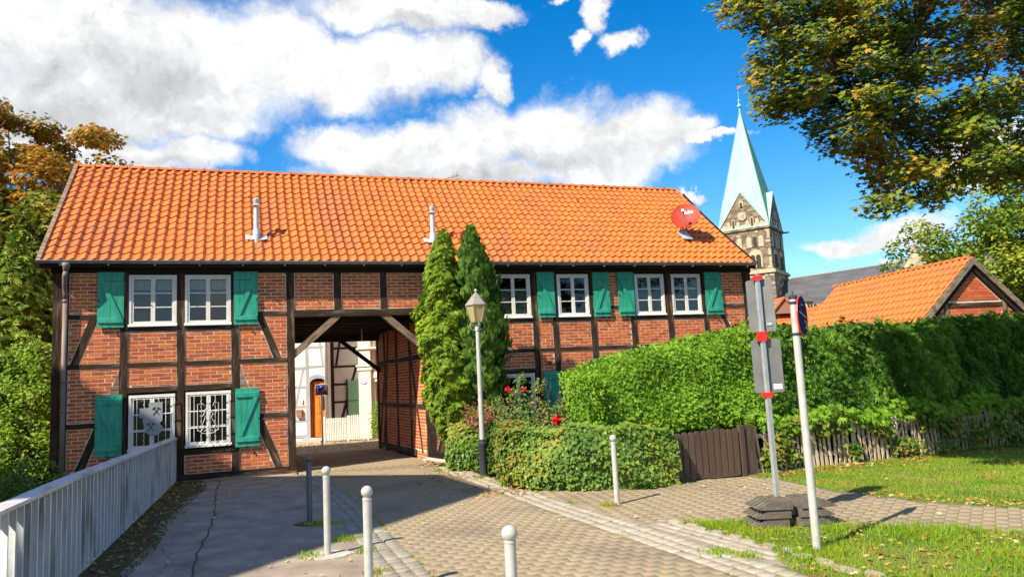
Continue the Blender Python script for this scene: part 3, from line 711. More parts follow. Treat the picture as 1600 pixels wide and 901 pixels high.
for args in [(-3.40,-2.52,3.27,ZT),(-3.40,-2.52,2.325,3.18,'TL'),(-3.40,-2.52,0.145,1.13,'BL'),
             (-2.39,-1.52,2.325,2.92),(-2.39,-1.52,1.855,2.238),(-2.39,-1.52,0.145,0.51),(-1.385,-0.525,2.325,2.92),(-1.385,-0.525,1.855,2.238),(-1.385,-0.525,0.145,0.51),
             (-0.38,0.545,3.275,ZT),(-0.38,0.545,2.325,3.185,'TR'),(-0.38,0.545,0.145,1.13,'BR'),
             (0.70,1.51,3.29,ZT),(1.66,2.48,3.29,ZT),(2.62,3.42,3.29,ZT),(3.585,4.30,3.27,ZT),(3.585,4.30,2.325,3.18),(3.585,4.30,1.225,2.238),(3.585,4.30,0.16,1.13,'RB'),
             (4.44,5.05,3.005,ZT),(4.44,5.95,2.325,2.92),(4.44,5.95,1.88,2.238),(4.44,5.05,0.61,1.78),(4.44,5.95,0.16,0.51),
             (6.09,6.445,2.325,ZT),(6.09,6.445,1.225,2.238),(6.09,6.445,0.16,1.13),(6.59,7.41,2.325,2.92),(6.59,7.41,1.225,2.238),(6.59,7.41,0.16,1.13),
             (7.56,8.475,3.27,ZT),(7.56,8.475,2.325,3.19),(7.56,8.475,1.225,2.238),(7.56,8.475,0.16,1.13),(8.62,9.49,2.325,2.92),(8.62,9.49,1.225,2.238),(8.62,9.49,0.16,1.13),
             (9.64,10.51,2.325,2.92),(9.64,10.51,1.225,2.238),(9.64,10.51,0.16,1.13),(10.64,11.73,3.27,ZT),(10.64,11.73,2.325,3.18,'RR'),(10.64,11.73,1.225,2.238),(10.64,11.73,0.16,1.13)]:
    for P_ in cell(*args): infill(P_)
kL = ((-2.53,2.20),(-2.70,1.73)); kR = ((-0.37,2.20),(-0.20,1.73))
def halfplane(poly, p, q, inside):
    dx, dz = q[0]-p[0], q[1]-p[1]; l = math.hypot(dx, dz); nx, nz = -dz/l, dx/l; d = nx*p[0] + nz*p[1]
    return clip(poly, nx, nz, d) if nx*inside[0] + nz*inside[1] < d else clip(poly, -nx, -nz, -d)
infill(halfplane(rect(-3.40,-2.52,1.225,2.238), kL[0], kL[1], (-3.3,1.9))); infill(halfplane(rect(-0.38,0.545,1.225,2.238), kR[0], kR[1], (0.4,1.9)))
for x0, x1 in ((0.40,0.70),(3.34,4.0)):
    infill(rect(x0, x1, -0.12, 0.045) if x0 < 1 else rect(x0, x1, -0.12, 0.05))
mortar.box(-3.4, 0.4, 0.02, 0.19, -1.3, 0.035); mortar.box(4.0, 11.9, 0.02, 0.19, -0.3, 0.045)
mortar.build('mortar', M['mortar'], house)['kind'] = 'stuff'
def brick_meshes(parent, polys, lim, to_world, y_front=0.0, mat='brick'):
    def key(b):
        c = to_world(Vector((sum(p[0] for p in b)/len(b), 0, sum(p[1] for p in b)/len(b)))); q = projected(c)
        small = abs(b[1][0] - b[0][0]) < 0.1
        return (q[2] if q and 0 < q[0] < 1600 and q[1] < 901 else 1e6) + (100 if small else 0)
    polys = sorted(polys, key=key)
    for b in polys[:lim]:
        cx_, cz_ = sum(p[0] for p in b)/len(b), sum(p[1] for p in b)/len(b); y0 = y_front + rng.uniform(-.002, .001)
        MB().prism([(p[0]-cx_, p[1]-cz_) for p in b], y0, y0 + 0.02, back=False).build('brick', M[mat], parent, M=Matrix.Translation((cx_, 0, cz_)))
    mb = MB()
    for b in polys[lim:]:
        y0 = y_front + rng.uniform(-.002, .001); mb.prism(b, y0, y0 + 0.02, back=False)
    if mb.v: mb.build('brick', M[mat], parent)['kind'] = 'stuff'
brick_meshes(house, bricks, 290, lambda p: HM @ p)
# --- windows ------------------------------------------------------
def window(x0, x1, z0, z1, curtain=False, blind=False):
    w, h = x1 - x0, z1 - z0
    WM = Matrix.Translation((x0, 0, z0))
    f = 0.045
    mb = MB()
    for a, b, c, d in ((0,f,0.0,h),(w-f,w,0.0,h),(f,w-f,h-f,h),(f,w-f,0.0,f)): mb.box(a, b, -0.012, 0.07, c, d)
    win = mb.build('window', M['window_paint'], house, M=WM)
    MB().prism([(0,0),(w,0),(w,0.1),(0,0.1)], 0, 0.01)
    sill = MB(); sill.add([(-0.01,-0.045,-0.012),(w+0.01,-0.045,-0.012),(w+0.01,-0.014,-0.012),(-0.01,-0.014,-0.012),(-0.01,-0.045,0.012),(w+0.01,-0.045,0.012),(w+0.01,-0.014,0.042),(-0.01,-0.014,0.042)], [(0,3,2,1),(4,5,6,7),(0,1,5,4),(1,2,6,5),(2,3,7,6),(3,0,4,7)])
    sill.build('sill', M['window_paint'], win)
    c = 0.038; mid = w / 2
    for s, (a, b) in enumerate(((f + .002, mid - .001), (mid + .001, w - f - .002))):
        mb = MB(); y0, y1 = 0.0, 0.045
        mb.box(a, a + c, y0, y1, f + .002, h - f - .002); mb.box(b - c, b, y0, y1, f + .002, h - f - .002)
        mb.box(a + c, b - c, y0, y1, f + .002, f + c + .008); mb.box(a + c, b - c, y0, y1, h - f - c - .002, h - f - .002)
        zb, zt = f + c + .008, h - f - c - .002
        for k in (1, 2):
            zz = zb + (zt - zb) * k / 3; mb.box(a + c, b - c, y0 + 0.006, y1 - 0.004, zz - 0.010, zz + 0.010)
        mb.build('casement', M['window_paint'], win)
        for k in range(3):
            za, zc = zb + (zt - zb) * k / 3 + .010, zb + (zt - zb) * (k + 1) / 3 - .010
            MB().box(a + c, b - c, 0.026, 0.030, za, zc).build('pane', M['glass'], win, M=Matrix.Rotation(nr.normal() * 0.0035, 4, 'X'))
    room = MB(); x_a, x_b = f, w - f
    room.add([(x_a,0.071,f),(x_b,0.071,f),(x_b,0.9,f),(x_a,0.9,f),(x_a,0.071,h-f),(x_b,0.071,h-f),(x_b,0.9,h-f),(x_a,0.9,h-f)], [(0,1,2,3),(4,7,6,5),(2,6,7,3),(1,5,6,2),(0,3,7,4)])
    room.build('room_recess', M['room'], win)
    if curtain:
        for s in (0, 1):
            a = (f + c + 0.004) if s == 0 else mid + c + 0.003; b = a + (w/2 - f - 2*c) - 0.006; n = 22
            mb = MB(); zt = h - f - c - .004
            top, bot = [], []
            for i in range(n + 1):
                x = a + (b - a) * i / n; y = 0.10 + 0.008 * math.sin(i * 1.7)
                zb = zt - 0.205 + (0.022 if i % 2 else -0.004)
                top.append((x, y, zt)); bot.append((x, y, zb))
            mb.add(top + bot, [(i, i+1, n+2+i, n+1+i) for i in range(n)])
            mb.build('lace_curtain', M['lace'], win)
        mb = MB(); mb.lathe([(0.03,0),(0.045,0.07),(0.05,0.08)], 10, ctr=(w*0.3, 0.2, f)); mb.build('flower_pot', M['terracotta'], win, True)
    if blind:
        mb = MB()
        for k in range(16):
            z = h * 0.12 + k * 0.036; mb.box(f + .03, w - f - .03, 0.09 + 0.004 * (k % 2), 0.095 + 0.004 * (k % 2), z, z + 0.03)
        mb.build('roller_blind', M['blind'], win)
    return win
window(-2.38,-1.53,3.03,4.03, curtain=True); window(-1.38,-0.53,3.03,4.03, curtain=True)
w3 = window(-2.36,-1.55,0.655,1.705); w4 = window(-1.36,-0.535,0.655,1.715)
window(5.09,5.93,3.03,4.03, blind=True); window(6.60,7.40,3.03,4.03); window(8.63,9.44,3.03,4.03); window(9.65,10.48,3.03,4.03)
window(5.10,5.93,0.66,1.765, blind=True)
MB().box(4.44, 5.95, 0.02, 0.19, 0.615, 0.65).build('lining', M['dark_wood'], house)
# dark packing between frames and posts
lin = MB()
for a, b, c, d in ((-2.455,-2.385,3.01,ZT),(-1.53,-1.52,3.01,ZT),(5.05,5.085,3.01,ZT),(-2.39,-1.52,4.035,ZT),(-1.385,-0.525,4.035,ZT),(5.05,5.95,4.035,ZT),(6.59,7.41,4.035,ZT),(8.62,9.49,4.035,ZT),(9.64,10.51,4.035,ZT),
                   (5.05,5.095,0.615,1.78),(9.445,9.49,3.01,ZT),(-2.39,-2.365,0.615,1.745),(-1.545,-1.52,0.615,1.745)):
    MB().box(a, b, 0.012, 0.15, c, d).build('packing', M['dark_wood'], house)
# iron grilles of the two lower windows
def grille(win, w, h, emblem):
    g = MB(); r = 0.0065; y = -0.085
    x0, x1, z0, z1 = 0.03, w - 0.03, 0.03, h - 0.05
    for a, b in (((x0,z0),(x1,z0)),((x0,z1),(x1,z1)),((x0,z0),(x0,z1)),((x1,z0),(x1,z1))): g.tube([(a[0],y,a[1]),(b[0],y,b[1])], 0.008, 5)
    for k in range(1, 6):
        x = x0 + (x1 - x0) * k / 6
        if k % 2 == 0:
            pts = [(x + 0.006 * math.sin(i * 1.6), y + 0.006 * math.cos(i * 1.6), z0 + (z1 - z0) * i / 40) for i in range(41)]; g.tube(pts, 0.006, 4)
        else: g.tube([(x,y,z0),(x,y,z1)], 0.006, 5)
    for z in (z0 + (z1 - z0) * 0.34, z0 + (z1 - z0) * 0.67): g.tube([(x0,y,z),(x1,y,z)], 0.009, 5)
    for x, z in ((x0,z0),(x1,z0),(x0,z1),(x1,z1)): g.tube([(x,y,z),(x,0.0,z)], 0.008, 5)
    gr = g.build('window_grille', M['window_paint'], win)
    return gr
grille(w3, 0.81, 1.05, 1); grille(w4, 0.825, 1.06, 2)
# emblem plates: crossed miners' tools on a stepped shield; outline of a figure in a frame
y = -0.10
em = MB(); em.prism([(0.20,0.80),(0.20,0.62),(0.26,0.62),(0.26,0.55),(0.30,0.36),(0.37,0.29),(0.46,0.27),(0.56,0.31),(0.62,0.42),(0.55,0.50),(0.60,0.55),(0.60,0.90),(0.36,0.90),(0.36,0.80)][::-1], y, y + 0.006)
emo = em.build('emblem_plate', plain('emblem_grey', (0.30,0.32,0.33), 0.6), w3)
mk = MB()
def stick(mb, a, b, w_, y0, y1):
    a, b = Vector(a), Vector(b); d = (b - a).normalized(); n = Vector((-d.y, d.x)) * w_ / 2
    mb.prism([tuple(a - n), tuple(b - n), tuple(b + n), tuple(a + n)], y0, y1)
for cx_, cz_, s in ((0.49,0.72,1.0),(0.40,0.43,1.0)):
    stick(mk, (cx_-.05*s, cz_-.06*s), (cx_+.04*s, cz_+.06*s), 0.013, y - 0.006, y); stick(mk, (cx_+.05*s, cz_-.06*s), (cx_-.04*s, cz_+.06*s), 0.013, y - 0.008, y)
    stick(mk, (cx_-.07*s, cz_+.05*s), (cx_-.015*s, cz_+.085*s), 0.02, y - 0.007, y); stick(mk, (cx_+.015*s, cz_+.085*s), (cx_+.07*s, cz_+.05*s), 0.02, y - 0.009, y)
mk.build('crossed_hammers', M['black'], w3)
fg = MB(); y = -0.10
def loop(P, r=0.005): fg.tube([(a, y, b) for a, b in P], r, 4)
loop([(0.22,0.30),(0.22,0.82),(0.32,0.82),(0.34,0.78)]); loop([(0.50,0.78),(0.52,0.84),(0.60,0.84),(0.60,0.30)])
loop([(0.22,0.33),(0.30,0.26),(0.41,0.24),(0.52,0.26),(0.60,0.33)])
loop([(0.41 + 0.03 * math.cos(a), 0.78 + 0.035 * math.sin(a)) for a in np.linspace(0, 2 * PI, 12)])
loop([(0.385,0.75),(0.35,0.68),(0.33,0.60),(0.36,0.58),(0.34,0.50),(0.31,0.44),(0.33,0.36),(0.29,0.30)]); loop([(0.435,0.75),(0.47,0.68),(0.50,0.62),(0.47,0.56),(0.50,0.50),(0.54,0.42),(0.51,0.36),(0.55,0.30)])
loop([(0.36,0.66),(0.30,0.58),(0.26,0.60)]); loop([(0.47,0.66),(0.53,0.60),(0.57,0.70)]); loop([(0.40,0.62),(0.41,0.45),(0.38,0.32),(0.34,0.29)]); loop([(0.43,0.62),(0.43,0.46),(0.46,0.33),(0.50,0.29)])
fg.build('figure_outline', M['window_paint'], w4)
# --- shutters -------------------------------------------------------
def shutter(x0, x1, z0, z1, falling):
    w, h = x1 - x0, z1 - z0
    tilt = Matrix.Rotation(rng.uniform(-0.02, 0.02), 4, 'Z')
    s = empty('shutter'); s.parent = house; s.matrix_local = Matrix.Translation((x0, -0.035, z0)) @ tilt
    n = 4
    for k in range(n):
        a, b = w * k / n + 0.0015, w * (k + 1) / n - 0.0015
        MB().box(a, b, -0.022 + rng.uniform(-.001,.001), 0.0, 0, h).build('plank', M['shutter'], s)
    for za, zb in ((h*0.845, h*0.925), (h*0.085, h*0.165)):
        MB().add([(0.012,-0.045,za),(w-0.012,-0.045,za),(w-0.012,-0.0235,za),(0.012,-0.0235,za),(0.02,-0.045,zb-.006),(w-0.02,-0.045,zb-.006),(w-0.012,-0.0235,zb),(0.012,-0.0235,zb)], [(0,3,2,1),(4,5,6,7),(0,1,5,4),(1,2,6,5),(2,3,7,6),(3,0,4,7)]).build('batten', M['shutter'], s)
    a, b = ((0.03, h*0.845), (w - 0.03, h*0.165)) if falling else ((w - 0.03, h*0.845), (0.03, h*0.165))
    sg = 1 if falling else -1; ww = 0.085 * w / 0.45
    pol = [(a[0], a[1]), (a[0] + sg * ww, a[1]), (b[0], b[1]), (b[0] - sg * ww, b[1])]
    if not falling: pol = pol[::-1]
    MB().prism(pol[::-1], -0.043, -0.0235).build('brace', M['shutter'], s)
    mb = MB(); hx = w if falling else 0
    mb.box(w/2 - 0.008, w/2 + 0.008, -0.05, -0.02, -0.03, 0.012); mb.tube([(w*0.06 if falling else w*0.94, -0.05, h*0.48), (w*0.06 if falling else w*0.94, -0.02, h*0.48)], 0.012, 6)
    for z in (h*0.88, h*0.12): mb.box(hx - 0.012, hx + 0.02, -0.012, 0.03, z - 0.015, z + 0.015)
    mb.build('ironwork', M['iron'], s)
for a in ((-2.915,-2.455,3.01,4.08,True),(-0.475,-0.015,3.015,4.09,False),(-2.92,-2.46,0.59,1.735,True),(-0.455,0.005,0.595,1.74,False),(6.085,6.515,3.02,4.075,True),(7.50,7.935,3.015,4.07,False),(8.155,8.585,3.015,4.07,True),(10.585,11.075,3.0,4.07,False),(6.13,6.54,0.62,1.785,True)):
    shutter(*a)
# small lamp bracket on the brick near the right-hand lower shutter
MB().lathe([(0.03,0),(0.04,-0.03),(0.05,-0.06),(0.02,-0.07)], 8, ctr=(6.30,-0.05,2.02)).box(6.28,6.32,-0.05,0.0,2.0,2.03).build('wall_lamp', M['black'], house)
# --- passage ---------------------------------------------------------
# right inner wall (slightly out of square), seen from the drive
iw = Vector((3.05 - 3.42, 4.33, 0)).normalized(); IWL = 4.35
IM = Matrix.Translation((3.42, 0.17, 0)) @ Matrix(((iw.x, iw.y, 0, 0), (iw.y, -iw.x, 0, 0), (0, 0, 1, 0), (0, 0, 0, 1)))
inner_wall = empty('passage_wall'); inner_wall.parent = house; inner_wall.matrix_local = IM
iwm = MB(); ib = []
def ibeam(p, q, w_, y0=-0.02):
    p, q = Vector(p), Vector(q); L_ = (q - p).length; a = math.atan2(q.y - p.y, q.x - p.x)
    hewn(L_, w_, 0.1).build('timber', M['timber'], inner_wall, M=Matrix.Translation((p.x, y0, p.y)) @ Matrix.Rotation(-a, 4, 'Y'))
ibeam((0.0, 2.25), (IWL, 2.25), 0.11, -0.022); ibeam((0.0, 1.16), (IWL, 1.16), 0.10, -0.022); ibeam((0.75, 0.12), (IWL, 0.12), 0.14, -0.022)
for x in (1.12, 2.30, 3.52): ibeam((x, 0.0), (x, 3.1), 0.11, -0.018)
ibeam((4.28, 0.0), (4.28, 3.1), 0.14, -0.024)
ibeam((1.30, 3.05), (0.28, 0.15), 0.09, -0.014); ibeam((4.2, 0.15), (3.45, 2.2), 0.09, -0.014); ibeam((3.05, 3.0), (3.75, 0.2), 0.07, -0.016)
_save = (bricks, mortar)
bricks, mortar = [], MB()
for z0, z1 in ((0.19,1.11),(1.21,2.195),(2.305,3.12)):
    for x0, x1 in ((0.0,1.065),(1.175,2.245),(2.355,3.465),(3.575,4.21)): infill(rect(x0, x1, z0, z1))
infill(rect(0.0, 0.75, 0.0, 0.19)); 
mortar.build('mortar', M['mortar'], inner_wall)['kind'] = 'stuff'
mb = MB()
for b in bricks:
    y0 = rng.uniform(-.0025, .0015); mb.prism(b, y0, y0 + 0.02, back=False)
mb.build('brick', M['brick'], inner_wall)['kind'] = 'stuff'
# left inner wall, ceiling, joists and rear frame
MB().box(0.50, 0.70, 0.19, 4.4, 0, 3.3).build('passage_wall', M['brick'], house)
MB().box(0.45, 3.7, 0.19, 4.45, 3.17, 3.25).build('passage_ceiling', M['dark_wood'], house)
for k in range(6): MB().box(0.70, 3.5, 0.55 + k * 0.68, 0.67 + k * 0.68, 3.02, 3.168).build('joist', M['dark_wood'], house)
MB().box(0.70, 3.6, 4.24, 4.44, 2.87, 3.16).build('rear_beam', M['black_timber'], house)
beam(house, 'strut', (2.05, 2.90), (3.09, 2.05), 0.10, 4.18, 0.12, 'dark_wood')
MB().tube([(2.36, 2.3, 3.17), (2.37, 2.3, 2.74)], 0.012, 6).build('lamp_rod', M['window_paint'], house)
# other walls, so that the house is closed: rear wall and gable ends
DEP = 5.2
rear = MB()
rear.box(-3.6, 0.5, DEP - 0.2, DEP, -1.3, 4.2); rear.box(3.7, 11.9, DEP - 0.2, DEP, -0.3, 4.2); rear.box(0.5, 3.7, DEP - 0.2, DEP, 3.26, 4.2)
for x in (-3.62, 11.78):
    rear.prism([(0.19,-1.3),(DEP,-1.3),(DEP,4.2),(DEP/2,6.6),(0.19,4.2)], 0, 0.16, M=Matrix(((0,1,0,x),(1,0,0,0),(0,0,1,0),(0,0,0,1))))
rear.box(3.62, 3.78, 0.2, DEP, -0.2, 3.2)
rear.build('wall', M['brick'], house)
MB().box(-3.4, 11.7, 0.2, DEP - 0.2, 3.27, 3.3).box(-3.4, 11.7, 1.0, DEP - 0.2, 4.2, 4.24).build('floor_deck', M['dark_wood'], house)
# --- roof -------------------------------------------------------------
TS = 2.63 / 2.82; RP = math.atan(TS); EV = -0.22; EZ = 4.27
SL = math.hypot(2.82, 2.63)                     # slope length of the main pitch
CA, SA = math.cos(RP), math.sin(RP)
roof = empty('roof'); roof.parent = house
def rp(x, s, n=0.0):                                # x along, s up the slope from the eave, n proud of it
    return Vector((x, EV + s * CA - n * SA, EZ + s * SA + n * CA))
def uL(s): return -3.83
def uR(s):
    t = s / SL; return 11.66 + 0.30 * (1 - t) ** 2.2
deck = MB()
a = [rp(-3.8, 0.0, -0.03), rp(11.66, 0.0, -0.03), rp(11.66, SL, -0.03), rp(-3.8, SL, -0.03)]
b = [p - Vector((0, -SA, CA)) * 0.05 for p in a]
deck.add(a + b, [(0,1,2,3),(7,6,5,4),(0,4,5,1),(1,5,6,2),(2,6,7,3),(3,7,4,0)])
a = [rp(-3.8, SL, 0.0), rp(11.66, SL, 0.0)]; yb = 2 * (EV + SL * CA) - EV
zb = 4.25
deck.add([a[0], a[1], Vector((11.9, yb, zb)), Vector((-3.83, yb, zb)), a[0] - Vector((0,0,.08)), a[1] - Vector((0,0,.08)), Vector((11.9, yb, zb - .08)), Vector((-3.83, yb, zb - .08))], [(0,3,2,1),(4,5,6,7),(3,7,6,2),(0,4,7,3),(1,2,6,5)])
deck.build('roof_deck', M['tile'], roof)
NR_, NC = 16, 84
RS = SL / NR_
def tile_template():
    # S-profile pantile, 1 unit wide in x, RS long in y (up slope), z proud
    xs = [0, .14, .28, .42, .56, .70, .82, .92, 1.04]
    zs = [.012, .0, -.002, .006, .022, .040, .047, .036, .014]
    L_ = RS + 0.05; v = []
    w_ = 0.186
    for x, z in zip(xs, zs):
        v.append((x * w_, -0.01, z + 0.026)); v.append((x * w_, L_ * 0.5, z + 0.013)); v.append((x * w_, L_, z * 0.9)); v.append((x * w_, -0.01, z + 0.008))
    f = []
    for i in range(len(xs) - 1):
        o = i * 4; p = o + 4
        f += [(o, p, p+1, o+1), (o+1, p+1, p+2, o+2), (o+3, p+3, p, o)]
    return np.array(v, float), np.array(f)
TV, TF = tile_template()
tbase = fast('roof_tile', TV, TF); smooth_by_angle(tbase, 40); tbase.materials.append(M['tile'])
tiles = []
for r_ in range(NR_):
    s = r_ * RS
    for c in range(NC):
        x0, x1 = uL(s), uR(s); x = x0 + (x1 - x0) * c / NC; sx = (x1 - x0) / NC / 0.186
        sag = -0.012 * math.sin(PI * c / NC * 3.1) * math.sin(PI * s / SL)
        p = rp(x, s, sag + rng.uniform(-.003, .003)); tiles.append((p, sx, rng.uniform(-.008, .008), (HM @ p).length))
tiles.sort(key=lambda t: t[3])
R0 = Matrix(((1,0,0,0),(0,CA,-SA,0),(0,SA,CA,0),(0,0,0,1)))
for p, sx, rz, _ in tiles[:290]:
    o = bpy.data.objects.new('roof_tile', tbase); o.parent = roof; o.matrix_local = Matrix.Translation(p) @ R0 @ Matrix.Rotation(rz, 4, 'Z') @ Matrix.Diagonal((sx, 1, 1, 1)); COL.objects.link(o)
Ms, Ps = [], []
for p, sx, rz, _ in tiles[290:]:
    m3 = (R0 @ Matrix.Rotation(rz, 4, 'Z') @ Matrix.Diagonal((sx, 1, 1, 1))).to_3x3(); Ms.append(np.array(m3)); Ps.append(tuple(p))
V, F = instance(TV, TF, np.array(Ms), np.array(Ps)); me = fast('roof_tile', V, F); smooth_by_angle(me, 40)
link('roof_tile', me, M['tile'], roof)['kind'] = 'stuff'
# ridge tiles
rt = MB(); n = 8
for i, (x, r_) in enumerate(((0, .098), (0.045, .098), (0.05, .084), (0.36, .078))):
    for k in range(n + 1):
        a_ = PI * (k / n) ; rt.v.append((x, -r_ * 1.05 * math.cos(a_), r_ * math.sin(a_) * 0.9))
for i in range(3):
    for k in range(n): o = i * (n + 1) + k; rt.f.append((o, o + n + 1, o + n + 2, o + 1))
rme = rt.mesh('ridge_tile'); smooth_by_angle(rme, 40); rme.materials.append(M['tile'])
k = 0; x = -3.86
ridge = rp(0, SL)
while x < 11.55:
    o = bpy.data.objects.new('ridge_tile', rme); o.parent = roof; o.location = (x, ridge.y, ridge.z - 0.01 + rng.uniform(-.004, .004)); o.rotation_euler = (0, rng.uniform(-.008, .008), rng.uniform(-.01, .01)); COL.objects.link(o); x += 0.328
# verge boards
def verge(pts, w_, t_, name, mat):
    mb = MB()
    for p in pts:
        mb.v += [tuple(p), tuple(p + Vector((t_, 0, 0))), tuple(p + Vector((t_, SA * w_, -CA * w_))), tuple(p + Vector((0, SA * w_, -CA * w_)))]
    for i in range(len(pts) - 1):
        for k in range(4): o = i * 4; mb.f.append((o + k, o + 4 + k, o + 4 + (k+1) % 4, o + (k+1) % 4))
    mb.f += [(0,1,2,3), tuple((len(pts)-1)*4 + k for k in (3,2,1,0))]
    mb.build(name, M[mat], roof)
verge([rp(-3.90, s, 0.055) for s in np.linspace(-0.05, SL + 0.02, 8)], 0.20, 0.075, 'verge_board', 'timber_light')
verge([rp(uR(s) + 0.02, s, 0.07) for s in np.linspace(-0.05, SL + 0.05, 12)], 0.20, 0.04, 'verge_board', 'dark_wood')
# eaves: soffit, rafter ends, gutter and downpipe
MB().box(-3.85, 12.0, EV + 0.02, -0.03, 4.165, 4.185).box(-3.85, 12.0, EV + 0.0, EV + 0.025, 4.15, 4.26).build('fascia', M['dark_wood'], roof)
gt = MB(); n = 10
for x in (-3.88, 11.98):
    for k in range(n + 1):
        a_ = PI + PI * k / n; gt.v.append((x, EV - 0.056 + 0.055 * math.cos(a_), 4.262 + 0.055 * math.sin(a_)))
    for k in range(n + 1):
        a_ = PI + PI * (n - k) / n; gt.v.append((x, EV - 0.058 + 0.050 * math.cos(a_), 4.263 + 0.050 * math.sin(a_)))
nn = 2 * (n + 1)
for k in range(nn): gt.f.append((k, (k + 1) % nn, nn + (k + 1) % nn, nn + k))
gt.f.append(tuple(range(nn))); gt.f.append(tuple(range(2*nn - 1, nn - 1, -1)))
gt.tube([(-3.88, EV - 0.111, 4.267), (11.98, EV - 0.111, 4.267)], 0.008, 6)
gut = gt.build('gutter', M['zinc'], roof)
for k in range(20): MB().box(-3.5 + k * 0.8, -3.48 + k * 0.8, EV - 0.118, EV - 0.01, 4.175, 4.19).build('gutter_bracket', M['zinc'], gut if False else roof)
dp = MB(); r_ = 0.045
dp.lathe([(0.03,0),(0.07,0.14),(0.075,0.2)], 12, ctr=(-3.40, EV - 0.06, 4.02))
dp.tube([(-3.40, EV - 0.06, 4.06), (-3.42, EV - 0.05, 3.98), (-3.44, -0.16, 3.80), (-3.445, -0.075, 3.68), (-3.445, -0.07, 3.55)], [r_, r_, r_, r_, r_], 12)
dp.tube([(-3.445, -0.07, 3.56), (-3.445, -0.07, -1.0)], r_, 12)
for z in (3.50, 2.0, 1.45): dp.tube([(-3.445, -0.07, z), (-3.445, -0.07, z + 0.05)], r_ + 0.008, 12)
dp.build('downpipe', M['pipe_brown'], house, True)
# roof furniture
def flue(x, s, h):
    p = rp(x, s, 0.03); mb = MB()
    mb.lathe([(0.075,-0.10),(0.078,0.18),(0.062,0.2),(0.06,0.22),(0.056,h*0.78),(0.085,h*0.79),(0.10,h*0.815),(0.062,h*0.85),(0.05,h*0.86),(0.062,h*0.88),(0.066,h*0.97),(0.04,h)], 16, ctr=p)
    f = mb.build('flue', M['zinc_light'], roof, True); smooth_by_angle(f.data, 40)
    fl = MB(); 
    for j in range(7):
        pass
    n = 10; top = []; bot = []
    for i in range(n + 1):
        t = i / n; xx = x - 0.22 + 0.44 * t; wv = 0.012 * math.sin(t * PI * 5)
        top.append(rp(xx, s + 0.10, 0.062 + wv)); bot.append(rp(xx, s - 0.07 - 0.02 * math.sin(t * 9), 0.068 + wv))
    fl.add(top + bot, [(i, i+1, n+2+i, n+1+i)[::-1] for i in range(n)]); fl.build('flashing', M['zinc_light'], f, True)
flue(-0.03, 0.82, 0.88); flue(3.77, 0.80, 0.82)
vp = rp(4.48, 0.9, 0.03); MB().lathe([(0.06,-0.05),(0.06,0.14),(0.085,0.16),(0.085,0.21),(0.05,0.24)], 12, ctr=vp).build('vent_pot', M['terracotta'], roof, True)
for x, z in ((-3.27, 6.26), (-0.2, 6.0), (3.95, 6.1), (8.1, 6.25)):
    s = (z - EZ) / SA; hk = MB(); hk.tube([rp(x, s + 0.06, 0.05), rp(x, s, 0.10), rp(x + 0.01, s - 0.05, 0.09), rp(x + 0.02, s - 0.06, 0.13)], 0.010, 5); hk.build('roof_hook', M['iron'], roof)
# ================================================================== THINGS ON THE ROOF
def roofp(x, s, n=0.0): return HM @ rp(x, s, n)
dish = empty('satellite_dish', M=Matrix.Translation(roofp(10.50, 1.16, 0.06)) @ Matrix.Rotation(HEAD, 4, 'Z'), label='round red satellite dish on a short mast near the right end of the orange roof', cat='satellite dish')
mb = MB(); mb.tube([(0, 0, -0.05), (0, 0, 0.30), (0.06, -0.02, 0.46)], 0.024, 8); mb.build('mast', M['zinc'], dish)
mb = MB(); mb.add([(-0.12,-0.16,-0.10),(0.16,-0.16,-0.10),(0.16,0.12,0.14),(-0.12,0.12,0.14),(-0.12,-0.16,-0.07),(0.16,-0.16,-0.07),(0.16,0.12,0.17),(-0.12,0.12,0.17)], [(0,3,2,1),(4,5,6,7),(0,1,5,4),(1,2,6,5),(2,3,7,6),(3,0,4,7)]); mb.build('base_flashing', M['zinc_light'], dish)
face = (Vector((0.0, 0.0, 1.65)) - (dish.matrix_world.translation)).normalized()
fl_ = HM.to_3x3().inverted() @ Vector((face.x - 0.10, face.y, face.z + 0.62)); fl_.normalize()
DMt = Matrix.Translation((0.06, -0.06, 0.50)) @ fl_.to_track_quat('Z', 'Y').to_matrix().to_4x4()
prof = []; n = 9
mb = MB()
for i in range(n + 1):
    r_ = 0.375 * i / n; prof.append((max(r_, 0.001), 0.08 * (r_ / 0.375) ** 2))
mb.lathe(prof[::-1] + [(p[0], p[1] - 0.012) for p in prof], 36); mb.f.pop(); mb.f.pop()
o = mb.build('reflector', M['dish_red'], dish, M=DMt); smooth_by_angle(o.data, 50)
mb = MB(); mb.tube([(0, -0.36, 0.05), (-0.02, -0.10, 0.40)], 0.012, 6); mb.tube([(0.10, -0.34, 0.06), (-0.02, -0.10, 0.40)], 0.008, 5); mb.build('feed_arm', M['zinc'], dish, M=DMt)
mb = MB(); mb.lathe([(0.035,-0.06),(0.04,0.0),(0.04,0.05),(0.02,0.06)], 10); mb.build('receiver', M['window_paint'], dish, M=DMt @ Matrix.Translation((-0.02, -0.08, 0.40)))
def text(s, size, mat, parent, Mx, name='lettering', ext=0.001, bold=0.0):
    cu = bpy.data.curves.new(name, 'FONT'); cu.body = s; cu.size = size; cu.extrude = ext; cu.offset = bold; cu.align_x = 'CENTER'; cu.align_y = 'CENTER'; cu.resolution_u = 3
    t = bpy.data.objects.new(name + '_src', cu); COL.objects.link(t); bpy.context.view_layer.update()
    me = bpy.data.meshes.new_from_object(t.evaluated_get(bpy.context.evaluated_depsgraph_get())); me.name = name
    bpy.data.objects.remove(t); bpy.data.curves.remove(cu)
    me.materials.clear(); return link(name, me, mat, parent, Mx)
